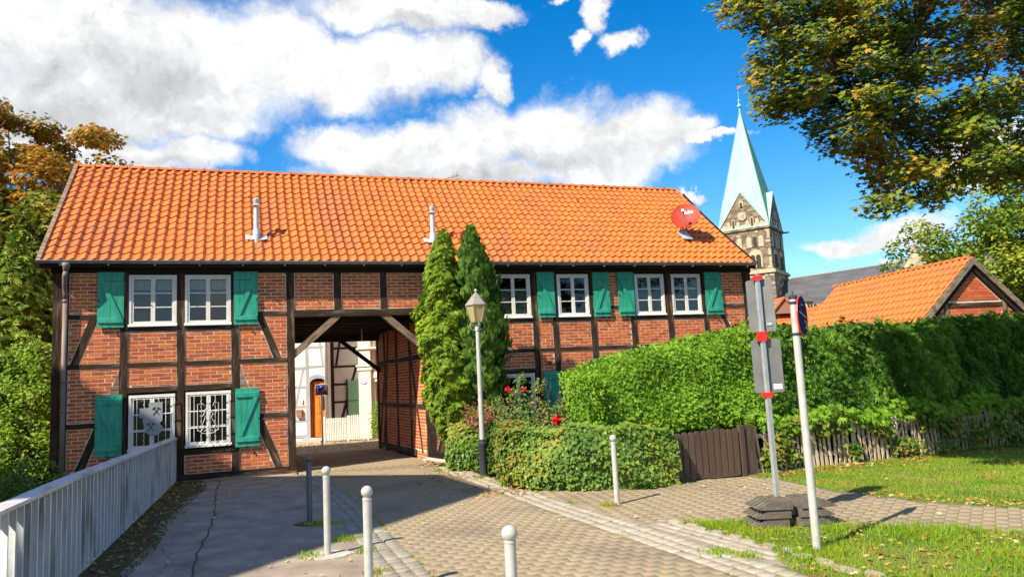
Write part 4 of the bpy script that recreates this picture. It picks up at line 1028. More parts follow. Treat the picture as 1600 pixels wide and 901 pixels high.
text('fuba', 0.14, M['white'], dish, DMt @ Matrix.Translation((0.08, 0.13, 0.034)) @ Matrix.Rotation(math.radians(6), 4, 'Z') @ Matrix.Rotation(0.22, 4, 'X') , bold=0.004)
an = empty('roof_antenna', M=Matrix.Translation(HM @ Vector((4.95, ridge.y + 0.25, 6.75))) @ Matrix.Rotation(HEAD, 4, 'Z'), label='small yagi television antenna just behind the ridge of the orange roof', cat='antenna')
MB().tube([(0,0,-0.1),(0,0,0.42)], 0.014, 6).build('mast', M['zinc'], an)
mb = MB(); mb.tube([(-0.34,0,0.25),(0.16,0,0.40)], 0.010, 5)
for k in range(8):
    t = k / 7; x = -0.34 + 0.5 * t; z = 0.25 + 0.15 * t; l = 0.10 + 0.07 * t; mb.tube([(x, -l, z - 0.02), (x, l, z + 0.03)], 0.006, 4)
mb.build('boom', M['zinc'], an)
mb = MB()
for k in range(5): mb.tube([(0.12, -0.16, 0.34 + 0.04 * k), (0.12, 0.16, 0.34 + 0.04 * k)], 0.005, 4)
mb.build('reflector', M['zinc'], an)

# ================================================================== BEHIND THE PASSAGE
def walls_house(name, label, M0): return empty(name, M=M0, label=label, cat='house')
def hb(parent, name, p, q, w_, y0, mat, d=0.06):
    p, q = Vector(p), Vector(q); L_ = (q - p).length; a = math.atan2(q.y - p.y, q.x - p.x)
    hewn(L_, w_, d, jit=0.003).build(name, M[mat], parent, M=Matrix.Translation((p.x, y0, p.y)) @ Matrix.Rotation(-a, 4, 'Y'))
V1 = 24.6
wh = walls_house('white_timber_house', 'white rendered house with pale grey timbers and orange oak door, left in the passage', Matrix.Translation(W(2.09, V1)) @ Matrix.Rotation(HEAD - math.radians(26), 4, 'Z') @ Matrix.Diagonal((1.13, 1, 1, 1)) @ Matrix.Translation((-2.09, 0, 0)))
mb = MB(); mb.box(-3.0, 1.56, 0, 0.25, -0.1, 5.0).box(1.56, 2.0, 0, 0.25, 1.98, 5.0).box(2.0, 2.09, 0, 0.25, -0.1, 5.0).box(-3.0, 0.9, 0.25, 7.0, -0.1, 5.0)
mb.build('wall', M['render_white'], wh)
mb = MB(); mb.prism([(-3.3,4.95),(2.3,4.95),(2.3,5.05),(-0.4,7.3),(-3.3,5.05)], -0.2, 7.2); mb.build('roof', M['tile'], wh)
for x, w_ in ((1.475,0.085),(0.55,0.09),(-0.6,0.09)): hb(wh, 'post', (x, 0.2), (x, 5.0), w_, -0.012, 'grey_timber')
for z, w_ in ((0.66,0.075),(1.11,0.07),(1.735,0.07),(2.34,0.09),(3.0,0.07)):
    hb(wh, 'rail', (-3.0, z - 0.02), (1.44, z), w_, -0.009, 'grey_timber')
hb(wh, 'rail', (1.53, 2.37), (2.02, 2.375), 0.075, -0.009, 'grey_timber'); hb(wh, 'rail', (1.53, 3.0), (2.02, 3.0), 0.07, -0.009, 'grey_timber')
hb(wh, 'brace', (1.12, 1.1), (1.36, 2.30), 0.06, -0.006, 'grey_timber'); hb(wh, 'brace', (1.95, 2.40), (1.86, 3.25), 0.06, -0.006, 'grey_timber')
hb(wh, 'sill_beam', (-3.0, 0.16), (1.52, 0.17), 0.10, -0.016, 'grey_timber')
pol = [(1.50,0.13),(1.56,0.13),(1.56,1.86),(1.62,1.95),(1.78,2.0),(1.94,1.97),(2.0,1.93),(2.02,2.03),(1.9,2.09),(1.76,2.12),(1.6,2.08),(1.52,2.0)]
MB().prism(pol, -0.03, 0.05).build('door_arch', M['grey_timber'], wh)
dr = MB().box(1.60, 1.995, 0.10, 0.15, 0.13, 1.90).build('door', M['oak_door'], wh)
for x0, x1, z0, z1 in ((1.70,1.80,0.25,0.72),(1.86,1.96,0.25,0.72),(1.70,1.80,0.86,1.4),(1.70,1.96,1.62,1.8)):
    MB().box(x0, x1, 0.085, 0.10, z0, z1).build('door_panel', M['oak_door'], dr)
MB().prism([(1.86,0.95),(1.96,1.02),(1.96,1.38),(1.91,1.45),(1.86,1.38)], 0.083, 0.10).build('door_light', M['dark_wood'], dr)
MB().box(1.56, 1.60, 0.02, 0.15, 0.13, 1.95).build('door_frame', plain('red_oak', (0.33,0.06,0.015), 0.5), wh)
MB().tube([(1.84,0.05,0.82),(1.84,0.05,0.92)], 0.012, 6).build('handle', M['zinc'], dr)
MB().box(1.40, 2.0, -0.30, 0.0, -0.02, 0.12).box(1.20, 2.05, -0.60, -0.30, -0.02, 0.06).build('doorstep', M['concrete'], wh)
ml = MB().box(1.17, 1.34, -0.10, -0.015, 0.78, 1.02).build('letterbox', plain('brown_letterbox', (0.30,0.14,0.07), 0.5), wh)
MB().box(1.19, 1.32, -0.104, -0.10, 0.93, 0.945).box(1.20, 1.31, -0.104, -0.10, 0.84, 0.90).build('slot', M['zinc'], ml)
MB().prism([(1.295,1.22),(1.345,1.22),(1.35,1.34),(1.32,1.37),(1.29,1.34)], -0.05, 0.0).build('wall_plaque', M['render_cream'], wh)
MB().tube([(2.035,-0.06,0.0),(2.035,-0.06,5.0)], 0.028, 8).build('downpipe', M['zinc_light'], wh, True)
V2 = 25.2
dh = walls_house('grey_timber_house', 'shaded grey house with black timbers and light green shutter, mid passage view', Matrix.Translation(W(0, V2)) @ Matrix.Rotation(HEAD, 4, 'Z'))
k2 = V2 / V1
mb = MB(); mb.box(2.10, 3.14, 0, 6.0, -0.1, 5.2); mb.build('wall', M['render_white'], dh)
mb = MB(); mb.prism([(2.0,5.2),(3.3,5.2),(3.3,5.3),(2.65,6.6),(2.0,5.3)], -0.2, 6.0); mb.build('roof', M['tile'], dh)
S2 = lambda x: x * k2
Z2_ = lambda z: EYE + (z - EYE) * k2
hb(dh, 'post', (S2(2.195), -0.05), (S2(2.195), 5.2), 0.19, -0.02, 'black_timber')
for z in (2.925, 2.335, 1.765, 1.20): hb(dh, 'rail', (2.30, Z2_(z)), (3.12, Z2_(z)), 0.07, -0.012, 'black_timber')
hb(dh, 'brace', (S2(2.36), Z2_(2.38)), (S2(2.53), Z2_(3.4)), 0.075, -0.008, 'black_timber'); hb(dh, 'brace', (S2(2.43), Z2_(0.4)), (S2(3.02), Z2_(2.38)), 0.085, -0.008, 'black_timber')
sh = empty('shutter'); sh.parent = dh; sh.matrix_local = Matrix.Translation((S2(2.71), -0.06, Z2_(0.55)))
for k in range(6): MB().box(k * 0.0625, k * 0.0625 + 0.058, -0.02, 0.0, 0, 1.36).build('plank', M['shutter_pale'], sh)
MB().box(-0.05, -0.008, -0.03, 0.05, -0.02, 1.40).build('jamb', M['black_timber'], sh); MB().box(0.0, 0.3, -0.03, -0.021, 0.68, 0.70).build('bar', M['iron'], sh)
V3 = 24.55
ph = walls_house('cream_pilaster_house', 'sunlit cream stucco house corner with pilaster, cornice and oval blue house number', Matrix.Translation(W(3.06, V3)) @ Matrix.Rotation(HEAD - math.radians(26), 4, 'Z') @ Matrix.Diagonal((1.12, 1, 1, 1)) @ Matrix.Translation((-3.06, 0, 0)))
mb = MB(); mb.box(3.14, 9.0, 0.25, 7.0, -0.2, 5.4); mb.build('wall', M['render_cream'], ph)
MB().box(3.06, 3.42, 0.0, 0.25, -0.1, 2.18).box(3.06, 3.42, 0.0, 0.25, 2.36, 5.3).build('pilaster', M['render_cream'], ph)
MB().box(3.00, 3.50, -0.06, 0.26, 2.30, 2.36).box(3.03, 3.46, -0.03, 0.25, 2.18, 2.30).build('capital', M['render_cream'], ph)
MB().box(3.02, 9.1, -0.05, 0.26, 2.86, 2.92).box(3.0, 9.1, 0.02, 0.26, 2.80, 2.86).build('cornice', M['render_cream'], ph)
MB().box(3.50, 3.70, 0.05, 0.26, 1.92, 2.12).box(3.53, 3.66, 0.08, 0.25, 1.80, 1.92).build('console', M['render_cream'], ph)
MB().box(3.40, 3.50, 0.12, 0.25, 0.0, 3.2).build('pier', M['render_cream'], ph)
MB().prism([(2.9,5.4),(9.2,5.4),(9.2,5.5),(6.0,7.6),(2.9,5.5)], -0.2, 7.0).build('roof', M['tile'], ph)
nb_ = MB(); E_ = [(0.075 * math.cos(a), 0.048 * math.sin(a)) for a in np.linspace(0, 2 * PI, 20, endpoint=False)][::-1]
nb_.prism(E_, -0.012, 0.0); nbo = nb_.build('house_number', M['blue'], ph, M=Matrix.Translation((3.225, 0.0, 1.775)))
MB().prism([(x * 0.72, z * 0.6) for x, z in E_], -0.016, -0.012).build('number_field', M['white'], nbo)
# picket fence in front of the grey house
pf = empty('white_picket_fence', M=Matrix.Translation(W(1.93, 24.2)) @ Matrix.Rotation(HEAD - math.radians(14), 4, 'Z'), label='low white picket fence with matching gate, seen through the passage', cat='fence')
def pk(x, w_, h, name='picket', par=None, mat='fence_white', z0=0.0):
    MB().prism([(x, z0), (x + w_, z0), (x + w_, h - w_ * 0.4), (x + w_ / 2, h), (x, h - w_ * 0.4)], -0.012, 0.006).build(name, M[mat], par)
for k in range(13): pk(0.0 + k * 0.053, 0.036, 0.73 - 0.0, 'picket', pf, z0=0.03)
for k in range(9): pk(0.755 + k * 0.064, 0.044, 0.74 + 0.06 * math.sin(PI * (k / 8 * 0.75 + 0.2)), 'picket', pf, z0=0.03)
for z in (0.14, 0.58): MB().box(-0.01, 0.69, 0.008, 0.03, z, z + 0.05).build('rail', M['fence_white'], pf); MB().box(0.75, 1.32, 0.008, 0.03, z, z + 0.05).build('rail', M['fence_white'], pf)
for x in (-0.03, 0.695, 1.315): MB().box(x, x + 0.05, -0.02, 0.04, -0.03, 0.78).build('post', M['fence_white'], pf)
# blue living-street sign
bs = empty('living_street_sign', M=Matrix.Translation((-5.70, 21.74, -0.01)) @ Matrix.Rotation(0.26, 4, 'Z'), label='blue living-street sign with white figures, car and house on a thin pole behind the passage', cat='traffic sign')
MB().tube([(0,0.03,0),(0,0.03,1.80)], 0.022, 8).lathe([(0.024,0),(0.0,0.02)], 8, ctr=(0,0.03,1.80)).build('pole', M['steel'], bs)
mb = MB(); mb.box(-0.18, 0.18, -0.008, 0.006, 1.48, 1.79); pl = mb.build('sign_plate', M['white'], bs)
MB().box(-0.168, 0.168, -0.011, -0.0085, 1.492, 1.778).build('blue_field', M['blue'], pl)
g = MB(); yy = (-0.014, -0.0115)
def dot(x, z, r): g.prism([(x + r * math.cos(a), z + r * math.sin(a)) for a in np.linspace(2 * PI, 0, 10, endpoint=False)], *yy)
dot(-0.115, 1.705, 0.014); g.prism([(-.135,1.62),(-.10,1.62),(-.10,1.69),(-.135,1.69)], *yy); g.prism([(-.15,1.64),(-.08,1.66),(-.08,1.672),(-.15,1.655)], *yy)
g.prism([(-.14,1.52),(-.122,1.52),(-.115,1.62),(-.135,1.62)], *yy); g.prism([(-.105,1.52),(-.09,1.52),(-.10,1.62),(-.118,1.62)], *yy)
dot(0.03, 1.635, 0.010); g.prism([(.015,1.585),(.042,1.585),(.042,1.62),(.015,1.62)], *yy); g.prism([(.0,1.60),(.06,1.612),(.06,1.62),(.0,1.61)], *yy); g.prism([(.012,1.535),(.024,1.535),(.032,1.585),(.018,1.585)], *yy); dot(-0.03, 1.53, 0.014)
g.prism([(-.06,1.69),(.02,1.69),(.02,1.72),(.005,1.72),(-.005,1.745),(-.04,1.745),(-.05,1.72),(-.06,1.72)], *yy)
g.prism([(.08,1.62),(.155,1.62),(.155,1.72),(.118,1.76),(.08,1.72)], *yy); stick(g, (0.05, 1.69), (0.07, 1.63), 0.012, *yy); stick(g, (0.07, 1.63), (0.15, 1.55), 0.012, *yy)
g.build('pictogram', M['white'], pl)

# ================================================================== STREET THINGS
def bollard(x, y, h, label, mat, collar=True, bend=0.0, ball=0.046, r_=0.034):
    b = empty('bollard', (x, y, 0), label=label, cat='bollard', group='ball-topped steel bollards along the drive')
    b.rotation_euler = (0, bend, 0)
    o = MB().lathe([(r_,-0.1),(r_, h - 0.115),(r_ + 0.003, h - 0.112),(r_ + 0.003, h - 0.104),(r_ - 0.001, h - 0.102),(r_, h - 0.094),(r_ * 0.75, h - 0.09)], 20).build('post', M[mat], b); smooth_by_angle(o.data, 40)
    k = 12; pr_ = [(max(0.001, ball * math.sin(PI * i / k)), h - ball - ball * math.cos(PI * i / k)) for i in range(k + 1)]
    MB().lathe(pr_, 22).build('ball', M[mat], b, True)
    if collar: MB().lathe([(0.052, -0.01), (0.052, 0.012), (0.036, 0.018)], 16).build('foot_ring', M['zinc'], b)
    return b
bollard(-2.65, 9.43, 0.84, 'dark grey bollard in the shade at the asphalt edge, farthest left', 'bollard_dark', ball=0.044)
bollard(-1.98, 7.67, 0.87, 'thin pale bollard with a cracked concrete foot, beside the left sett strip', 'silver_paint', bend=0.0)
bollard(-1.25, 6.10, 0.86, 'pale bollard in front, second nearest, its foot cut off by the picture edge', 'silver_paint', ball=0.047, r_=0.036)
bollard(-0.10, 5.13, 0.68, 'nearest and largest silver bollard standing on the road at the bottom centre', 'silver_paint', ball=0.055, r_=0.040)
bollard(1.20, 9.68, 0.88, 'lone silver bollard on the paved path in front of the ivy wall', 'silver_paint', bend=0.0)
for x, y, r0 in ((-1.98, 7.67, 0.26), (-2.65, 9.43, 0.20)):
    P_ = [(math.cos(a) * r0 * rng.uniform(0.75, 1.15), math.sin(a) * r0 * 0.8 * rng.uniform(0.75, 1.15)) for a in np.linspace(0, 2 * PI, 18, endpoint=False)]
    o = MB().plate(P_, -0.02, 0.009 if y < 8 else 0.007).build('bollard_footing', M['concrete'] if y < 8 else M['moss'], None, M=Matrix.Translation((x, y, 0))); o['kind'] = 'structure'

lamp = empty('street_lamp', (-0.65, 13.12, 0), 0.3, 'old-fashioned grey street lamp with six-sided yellowish lantern in front of the conifers', 'street lamp')
o = MB().lathe([(0.075,-0.05),(0.072,0.52),(0.082,0.54),(0.082,0.575),(0.055,0.60),(0.05,0.64)], 16).build('pole_base', M['dark_paint'], lamp); smooth_by_angle(o.data)
o = MB().lathe([(0.048,0.60),(0.036,2.52),(0.046,2.53),(0.046,2.58),(0.034,2.60),(0.03,2.66)], 14).build('pole', M['silver_paint'], lamp); smooth_by_angle(o.data)
mb = MB()
for a in (0, PI / 2, PI, 1.5 * PI):
    c, s = math.cos(a), math.sin(a); mb.tube([(0.03 * c, 0.03 * s, 2.53), (0.11 * c, 0.11 * s, 2.56), (0.135 * c, 0.135 * s, 2.62), (0.115 * c, 0.115 * s, 2.685)], 0.010, 6)
mb.build('lantern_arm', M['zinc'], lamp)
lan = MB(); lan.lathe([(0.115,2.675),(0.12,2.69),(0.105,2.695)], 6); lan.lathe([(0.205,2.975),(0.21,2.99),(0.11,3.11),(0.105,3.13),(0.07,3.155),(0.03,3.20),(0.02,3.21)], 6)
for k in range(6):
    a = k * PI / 3; c, s = math.cos(a), math.sin(a); lan.tube([(0.115 * c, 0.115 * s, 2.69), (0.195 * c, 0.195 * s, 2.98)], 0.009, 4)
lan.build('lantern', plain('lantern_grey', (0.30,0.27,0.23), 0.5, 0.2), lamp)
MB().lathe([(0.02,3.20),(0.012,3.22),(0.03,3.245),(0.028,3.265),(0.01,3.28),(0.005,3.29)], 10).build('finial', plain('finial_grey', (0.42,0.38,0.32), 0.5, 0.2), lamp, True)
for k in range(6):
    a0, a1 = k * PI / 3, (k + 1) * PI / 3; v = []
    for (r_, z) in ((0.108, 2.70), (0.188, 2.97)):
        for a in (a0, a1): v.append((r_ * math.cos(a), r_ * math.sin(a), z))
    MB().add([v[0], v[1], v[3], v[2]], [(0,1,2,3)]).build('lantern_pane', M['lamp_glass'], lamp)
MB().lathe([(0.03,2.70),(0.035,2.78),(0.03,2.88),(0.01,2.90)], 10).build('bulb', M['white'], lamp, True)

# sign post with two boards seen from behind, on recycled plastic foot blocks
sp = empty('sign_post', (2.72, 8.14, 0), 0.0, 'galvanised square post carrying two grey sign backs held by red clamps', 'sign post')
mb = MB(); mb.box(-0.02, 0.02, -0.02, 0.02, 0.15, 2.66).box(-0.023, 0.023, -0.023, 0.023, 0.15, 1.30); mb.build('post', M['steel'], sp, M=Matrix.Rotation(0.35, 4, 'Z'))
def board(z0, z1, x0, x1, rz, y0):
    w_, r_ = x1 - x0, 0.025; pts = []
    for cx_, cz_, a0 in ((x1 - r_, z0 + r_, -PI/2), (x1 - r_, z1 - r_, 0), (x0 + r_, z1 - r_, PI/2), (x0 + r_, z0 + r_, PI)):
        for i in range(4): a = a0 + i * PI / 6; pts.append((cx_ + r_ * math.cos(a), cz_ + r_ * math.sin(a)))
    mx = Matrix.Rotation(rz, 4, 'Z'); o = MB().prism(pts, y0, y0 + 0.012).build('sign_board', M['sign_back'], sp, M=mx); return o, mx
b1, m1 = board(2.03, 2.61, -0.135, 0.15, -0.45, 0.045); b2, m2 = board(1.365, 1.945, -0.125, 0.185, -0.22, 0.04)
MB().box(0.075, 0.165, 0.037, 0.04, 1.40, 1.455).build('sticker', M['sticker'], b2); MB().box(0.05, 0.115, 0.037, 0.04, 2.09, 2.13).build('sticker', M['sign_back'], b1); MB().box(0.145, 0.155, 0.0355, 0.037, 1.425, 1.44).build('sticker_mark', M['black'], b2)
MB().box(0.055, 0.11, 0.0345, 0.0365, 2.10, 2.105).box(0.055, 0.11, 0.0345, 0.0365, 2.115, 2.12).build('print', M['sticker'], b1)
for z, s in ((2.625, 1.0), (2.005, 1.0), (1.955, 1.15), (1.345, 1.1)):
    mb = MB(); mb.box(-0.032*s, 0.032*s, -0.034, 0.036, z - 0.026, z + 0.026).box(-0.055*s, -0.032*s, -0.012, 0.03, z - 0.028, z + 0.010).box(0.032*s, 0.055*s, -0.012, 0.03, z - 0.012, z + 0.028).tube([(-0.06*s, 0.0, z), (0.06*s, 0.0, z)], 0.008, 6)
    mb.build('clamp', M['red'], sp, M=Matrix.Rotation(-0.2 + 0.2 * rng.random(), 4, 'Z'))
BM = Matrix.Translation((2.78, 8.02, 0)) @ Matrix.Rotation(math.radians(3), 4, 'Z')
for k in range(3):
    fb = empty('foot_block', M=BM @ Matrix.Translation((0.02 * (k - 1), 0.015 * (1 - k), 0.012 + k * 0.088)), label=('topmost', 'lowest', 'middle')[(k + 1) % 3] + ' grey-brown recycled plastic foot block of the stack under the sign post', cat='sign base', group='stacked foot blocks under the sign post')
    fb['label'] = {0: 'lowest grey-brown plastic foot block, half hidden in grass under the sign post', 1: 'middle grey-brown plastic foot block of the stack under the sign post', 2: 'topmost grey-brown plastic foot block of the stack, holding the sign post'}[k]
    for s, nm in ((-1, 'block_half'), (1, 'block_half')):
        mb = MB(); x0, x1 = 0.045, 0.42
        P_ = [(x0, 0.0), (x1 - 0.02, 0.005), (x1, 0.016), (x1 - 0.14, 0.084), (x0, 0.084)]
        # body cut by three notches on the sloping end: four ribs
        mb.prism([(p[0] * s, p[1]) for p in (P_ if s < 0 else P_[::-1])][::-1] if False else [(p[0] * s, p[1]) for p in P_], -0.20, -0.165)
        for y0 in (-0.165 + i * 0.0915 for i in range(4)):
            mb.prism([(p[0] * s, p[1]) for p in P_], y0 + 0.035, y0 + 0.0915)
            mb.prism([(p[0] * s, p[1]) for p in ((x0, 0.0), (x1 - 0.05, 0.005), (x1 - 0.03, 0.012), (x1 - 0.17, 0.070), (x0, 0.078))], y0, y0 + 0.035)
        mb.build(nm, M['rubber'], fb)
    MB().box(-0.045, 0.045, -0.10, 0.19, 0.006, 0.062).build('bridge', M['rubber'], fb)
    MB().tube([(0.18, 0.10, 0.084), (0.18, 0.10, 0.092)], 0.03, 10).tube([(-0.20, 0.10, 0.084), (-0.20, 0.10, 0.092)], 0.03, 10).build('stud', M['rubber'], fb)

ns = empty('no_stopping_sign', (2.60, 6.84, 0), 0.0, 'pale round pole with a blue and red round sign seen nearly edge-on', 'traffic sign')
o = MB().tube([(0,0,-0.1),(0,0,0.65),(-0.002,0,1.3),(0.0,0,2.26)], [0.037,0.036,0.034,0.033], 16).build('pole', M['silver_paint'], ns, True); smooth_by_angle(o.data)
MB().lathe([(0.036,2.255),(0.038,2.26),(0.038,2.285),(0.02,2.29)], 14).lathe([(0.006,2.285),(0.006,2.33)], 6).build('cap', M['dark_paint'], ns)
mb = MB()
for z in (2.22, 1.93): mb.lathe([(0.038, z - 0.012), (0.038, z + 0.012)], 14).box(0.03, 0.075, -0.012, 0.012, z - 0.012, z + 0.012)
mb.build('bracket', M['dark_paint'], ns)
dirn = Matrix.Rotation(math.radians(56), 4, 'Z')
SMt = Matrix.Translation((0.075, 0.012, 2.10)) @ dirn
disc = lambda r_, y0, y1: MB().prism([(r_ * math.cos(a), r_ * math.sin(a)) for a in np.linspace(2 * PI, 0, 36, endpoint=False)], y0, y1)
dd = disc(0.185, -0.004, 0.006).build('sign_disc', M['red'], ns, M=SMt)
disc(0.180, -0.0065, -0.0045).build('blue_field', plain('dark_sign_blue', (0.010,0.016,0.085), 0.8, 0, 0.1), dd)
mb = MB(); stick(mb, (-0.12, 0.10), (0.12, -0.10), 0.02, -0.009, -0.007); mb.build('diagonal_bar', plain('dull_red', (0.16,0.02,0.02), 0.8), dd)
mb = MB(); stick(mb, (-0.14, 0.03), (0.14, -0.02), 0.006, -0.0115, -0.0095); stick(mb, (-0.05, 0.10), (0.02, 0.095), 0.006, -0.0115, -0.0095)
mb.tube([(0.03, -0.0105, -0.06), (0.07, -0.0105, -0.05), (0.09, -0.0105, -0.09), (0.06, -0.0105, -0.12), (0.03, -0.0105, -0.11)], 0.003, 4); mb.build('scratches', M['sticker'], dd)

# railing
rl = empty('railing', M=Matrix.Translation(RAIL0) @ Matrix.Rotation(math.atan2(rd.y, rd.x), 4, 'Z'), label='pale blue-grey metal parapet railing with close upright blades and a flat handrail', cat='railing')
RL = (RAIL1 - RAIL0).length
top = lambda x: 0.84 + 0.11 * min(1, x / 9.0)
side = 1 if Vector((-rd.y, rd.x, 0)).dot(rn) > 0 else -1
n = int(RL / 0.175)
bm_ = MB().box(-0.086, 0.086, -0.004, 0.004, 0.0, 1.0).mesh('blade'); bm_.materials.append(M['rail_paint'])
for k in range(n):
    x = 0.09 + k * 0.175
    o = bpy.data.objects.new('blade', bm_); o.parent = rl; o.location = (x, 0, 0.045); o.rotation_euler = (0, 0, side * (math.radians(64) + nr.normal() * 0.02)); o.scale = (1, 1, top(x) - 0.08); COL.objects.link(o)
hr = MB(); m_ = 24
prof_ = [(-0.075, 0.0), (0.075, 0.0), (0.082, 0.012), (0.078, 0.034), (0.0, 0.046), (-0.078, 0.034), (-0.082, 0.012)]
for i in range(m_ + 1):
    x = -0.03 + (RL + 0.03) * i / m_
    for a, b in prof_: hr.v.append((x, a, top(x) - 0.036 + b))
q = len(prof_)
for i in range(m_):
    for k in range(q): o_ = i * q; hr.f.append((o_ + k, o_ + (k+1) % q, o_ + q + (k+1) % q, o_ + q + k))
hr.f += [tuple(range(q))[::-1], tuple(m_ * q + k for k in range(q))]
o = hr.build('handrail', pmat('handrail_paint', [(0.50,0.49,0.46),(0.66,0.65,0.62)], 6, 0.5, 0.15, 30, stain=((0.30,0.29,0.24), 4, 0.55, 0.75, (0.5,2,1))), rl)
MB().box(-0.02, RL, -0.02, 0.02, 0.02, 0.045).box(-0.03, RL, -0.06, 0.05, -0.25, 0.018).build('bottom_rail', M['rail_paint'], rl)
MB().box(-0.035, 0.0, -0.05, 0.05, 0.0, 0.84).build('end_post', M['rail_paint'], rl)
lip = MB()
for i in range(m_):
    xa, xb = RL * i / m_, RL * (i + 1) / m_; za, zb = top(xa) - 0.055, top(xb) - 0.055
    lip.add([(xa, -.03, za), (xb, -.03, zb), (xb, .03, zb), (xa, .03, za), (xa, -.03, za + .018), (xb, -.03, zb + .018), (xb, .03, zb + .018), (xa, .03, za + .018)], [(0,3,2,1),(4,5,6,7),(0,1,5,4),(2,3,7,6)])
lip.build('top_channel', M['zinc'], rl)

# small broken drainpipe piece lying by the pier
dpp = MB(); dpp.tube([W(3.36, 15.72, 0.06), W(3.50, 15.35, 0.05), W(3.62, 15.0, 0.05), W(3.68, 14.86, 0.09)], [0.05, 0.045, 0.045, 0.055], 10)
o = dpp.build('drainpipe_stub', M['concrete'], None, True); tag(o, 'short pale pipe end lying at the foot of the brick pier by the passage', 'pipe')

# ================================================================== FENCE, GATE, IVY WALL
gate = empty('plank_gate', M=Matrix.Translation(W(5.86, 9.90)) @ Matrix.Rotation(HEAD, 4, 'Z'), label='dark brown garden gate of upright planks between the ivy and the picket fence', cat='gate')
for k in range(10):
    x = 0.02 + k * 0.112; h = 0.74 + 0.012 * math.sin(k * 1.3) - 0.02 * (k < 3); w_ = 0.095
    P_ = [(x, 0.03), (x + w_, 0.03), (x + w_, h - 0.03), (x + w_ * 0.8, h - 0.006), (x + w_ * 0.5, h), (x + w_ * 0.2, h - 0.006), (x, h - 0.03)]
    MB().prism(P_, -0.02 + rng.uniform(-.003, .003), 0.0).build('plank', M['gate'], gate, M=Matrix.Rotation(rng.uniform(-.006, .006), 4, 'Y'))
for z in (0.16, 0.55): MB().box(0.0, 1.15, 0.002, 0.035, z, z + 0.07).build('rail', M['gate'], gate)
MB().box(1.155, 1.225, -0.035, 0.05, -0.02, 0.77).build('post', M['gate'], gate); MB().box(1.24, 1.44, 0.0, 0.022, 0.0, 0.76).build('side_board', M['gate'], gate); MB().box(-0.10, -0.03, -0.03, 0.04, 0, 0.76).build('post', M['gate'], gate)
fen = empty('picket_fence', M=Matrix.Translation(W(7.30, 9.98)) @ Matrix.Rotation(HEAD + math.radians(1.8), 4, 'Z'), label='weathered brown garden picket fence under the big hedge, overgrown with creeper', cat='fence')
k = 0; x = 0.02
while x < 9.5:
    h = 0.72 + rng.uniform(-.03, .02) - 0.004 * x; w_ = rng.uniform(0.036, 0.05)
    MB().prism([(0, 0), (w_, 0), (w_, h - 0.02), (w_/2, h), (0, h - 0.02)], -0.02, 0.0).build('picket', M['picket'], fen, M=Matrix.Translation((x, rng.uniform(-.008, .004), 0.0)) @ Matrix.Rotation(rng.gauss(-0.05, 0.035), 4, 'Y'))
    x += rng.uniform(0.083, 0.105)
for z in (0.16, 0.54): MB().box(0, 9.5, 0.004, 0.035, z, z + 0.06).build('rail', M['picket'], fen)
for k in range(6): MB().box(k * 1.85, k * 1.85 + 0.08, 0.036, 0.11, 0, 0.74).build('post', M['picket'], fen)
fsn = empty('no_dogs_sign', M=Matrix.Translation(W(10.10, 9.99, 0.40)) @ Matrix.Rotation(HEAD, 4, 'Z'), label='small pale notice with a crossed-out ring hung on the picket fence', cat='sign')
MB().box(-0.11, 0.11, -0.035, -0.028, 0.0, 0.30).build('plate', M['render_cream'], fsn)
mb = MB(); mb.tube([(0.075 * math.cos(a), -0.037, 0.16 + 0.075 * math.sin(a)) for a in np.linspace(0, 2 * PI, 20)], 0.009, 5); stick(mb, (-0.05, 0.21), (0.05, 0.11), 0.014, -0.04, -0.036); mb.build('ring', plain('faded_red', (0.35,0.08,0.05), 0.6), fsn)
mb = MB(); mb.prism([(-.04,.13),(.03,.13),(.03,.15),(.05,.18),(.02,.18),(-.03,.17)], -0.0385, -0.036).box(-0.08, 0.08, -0.038, -0.0355, 0.262, 0.275).box(-0.06, 0.07, -0.038, -0.0355, 0.03, 0.045); mb.build('print', M['black'], fsn)

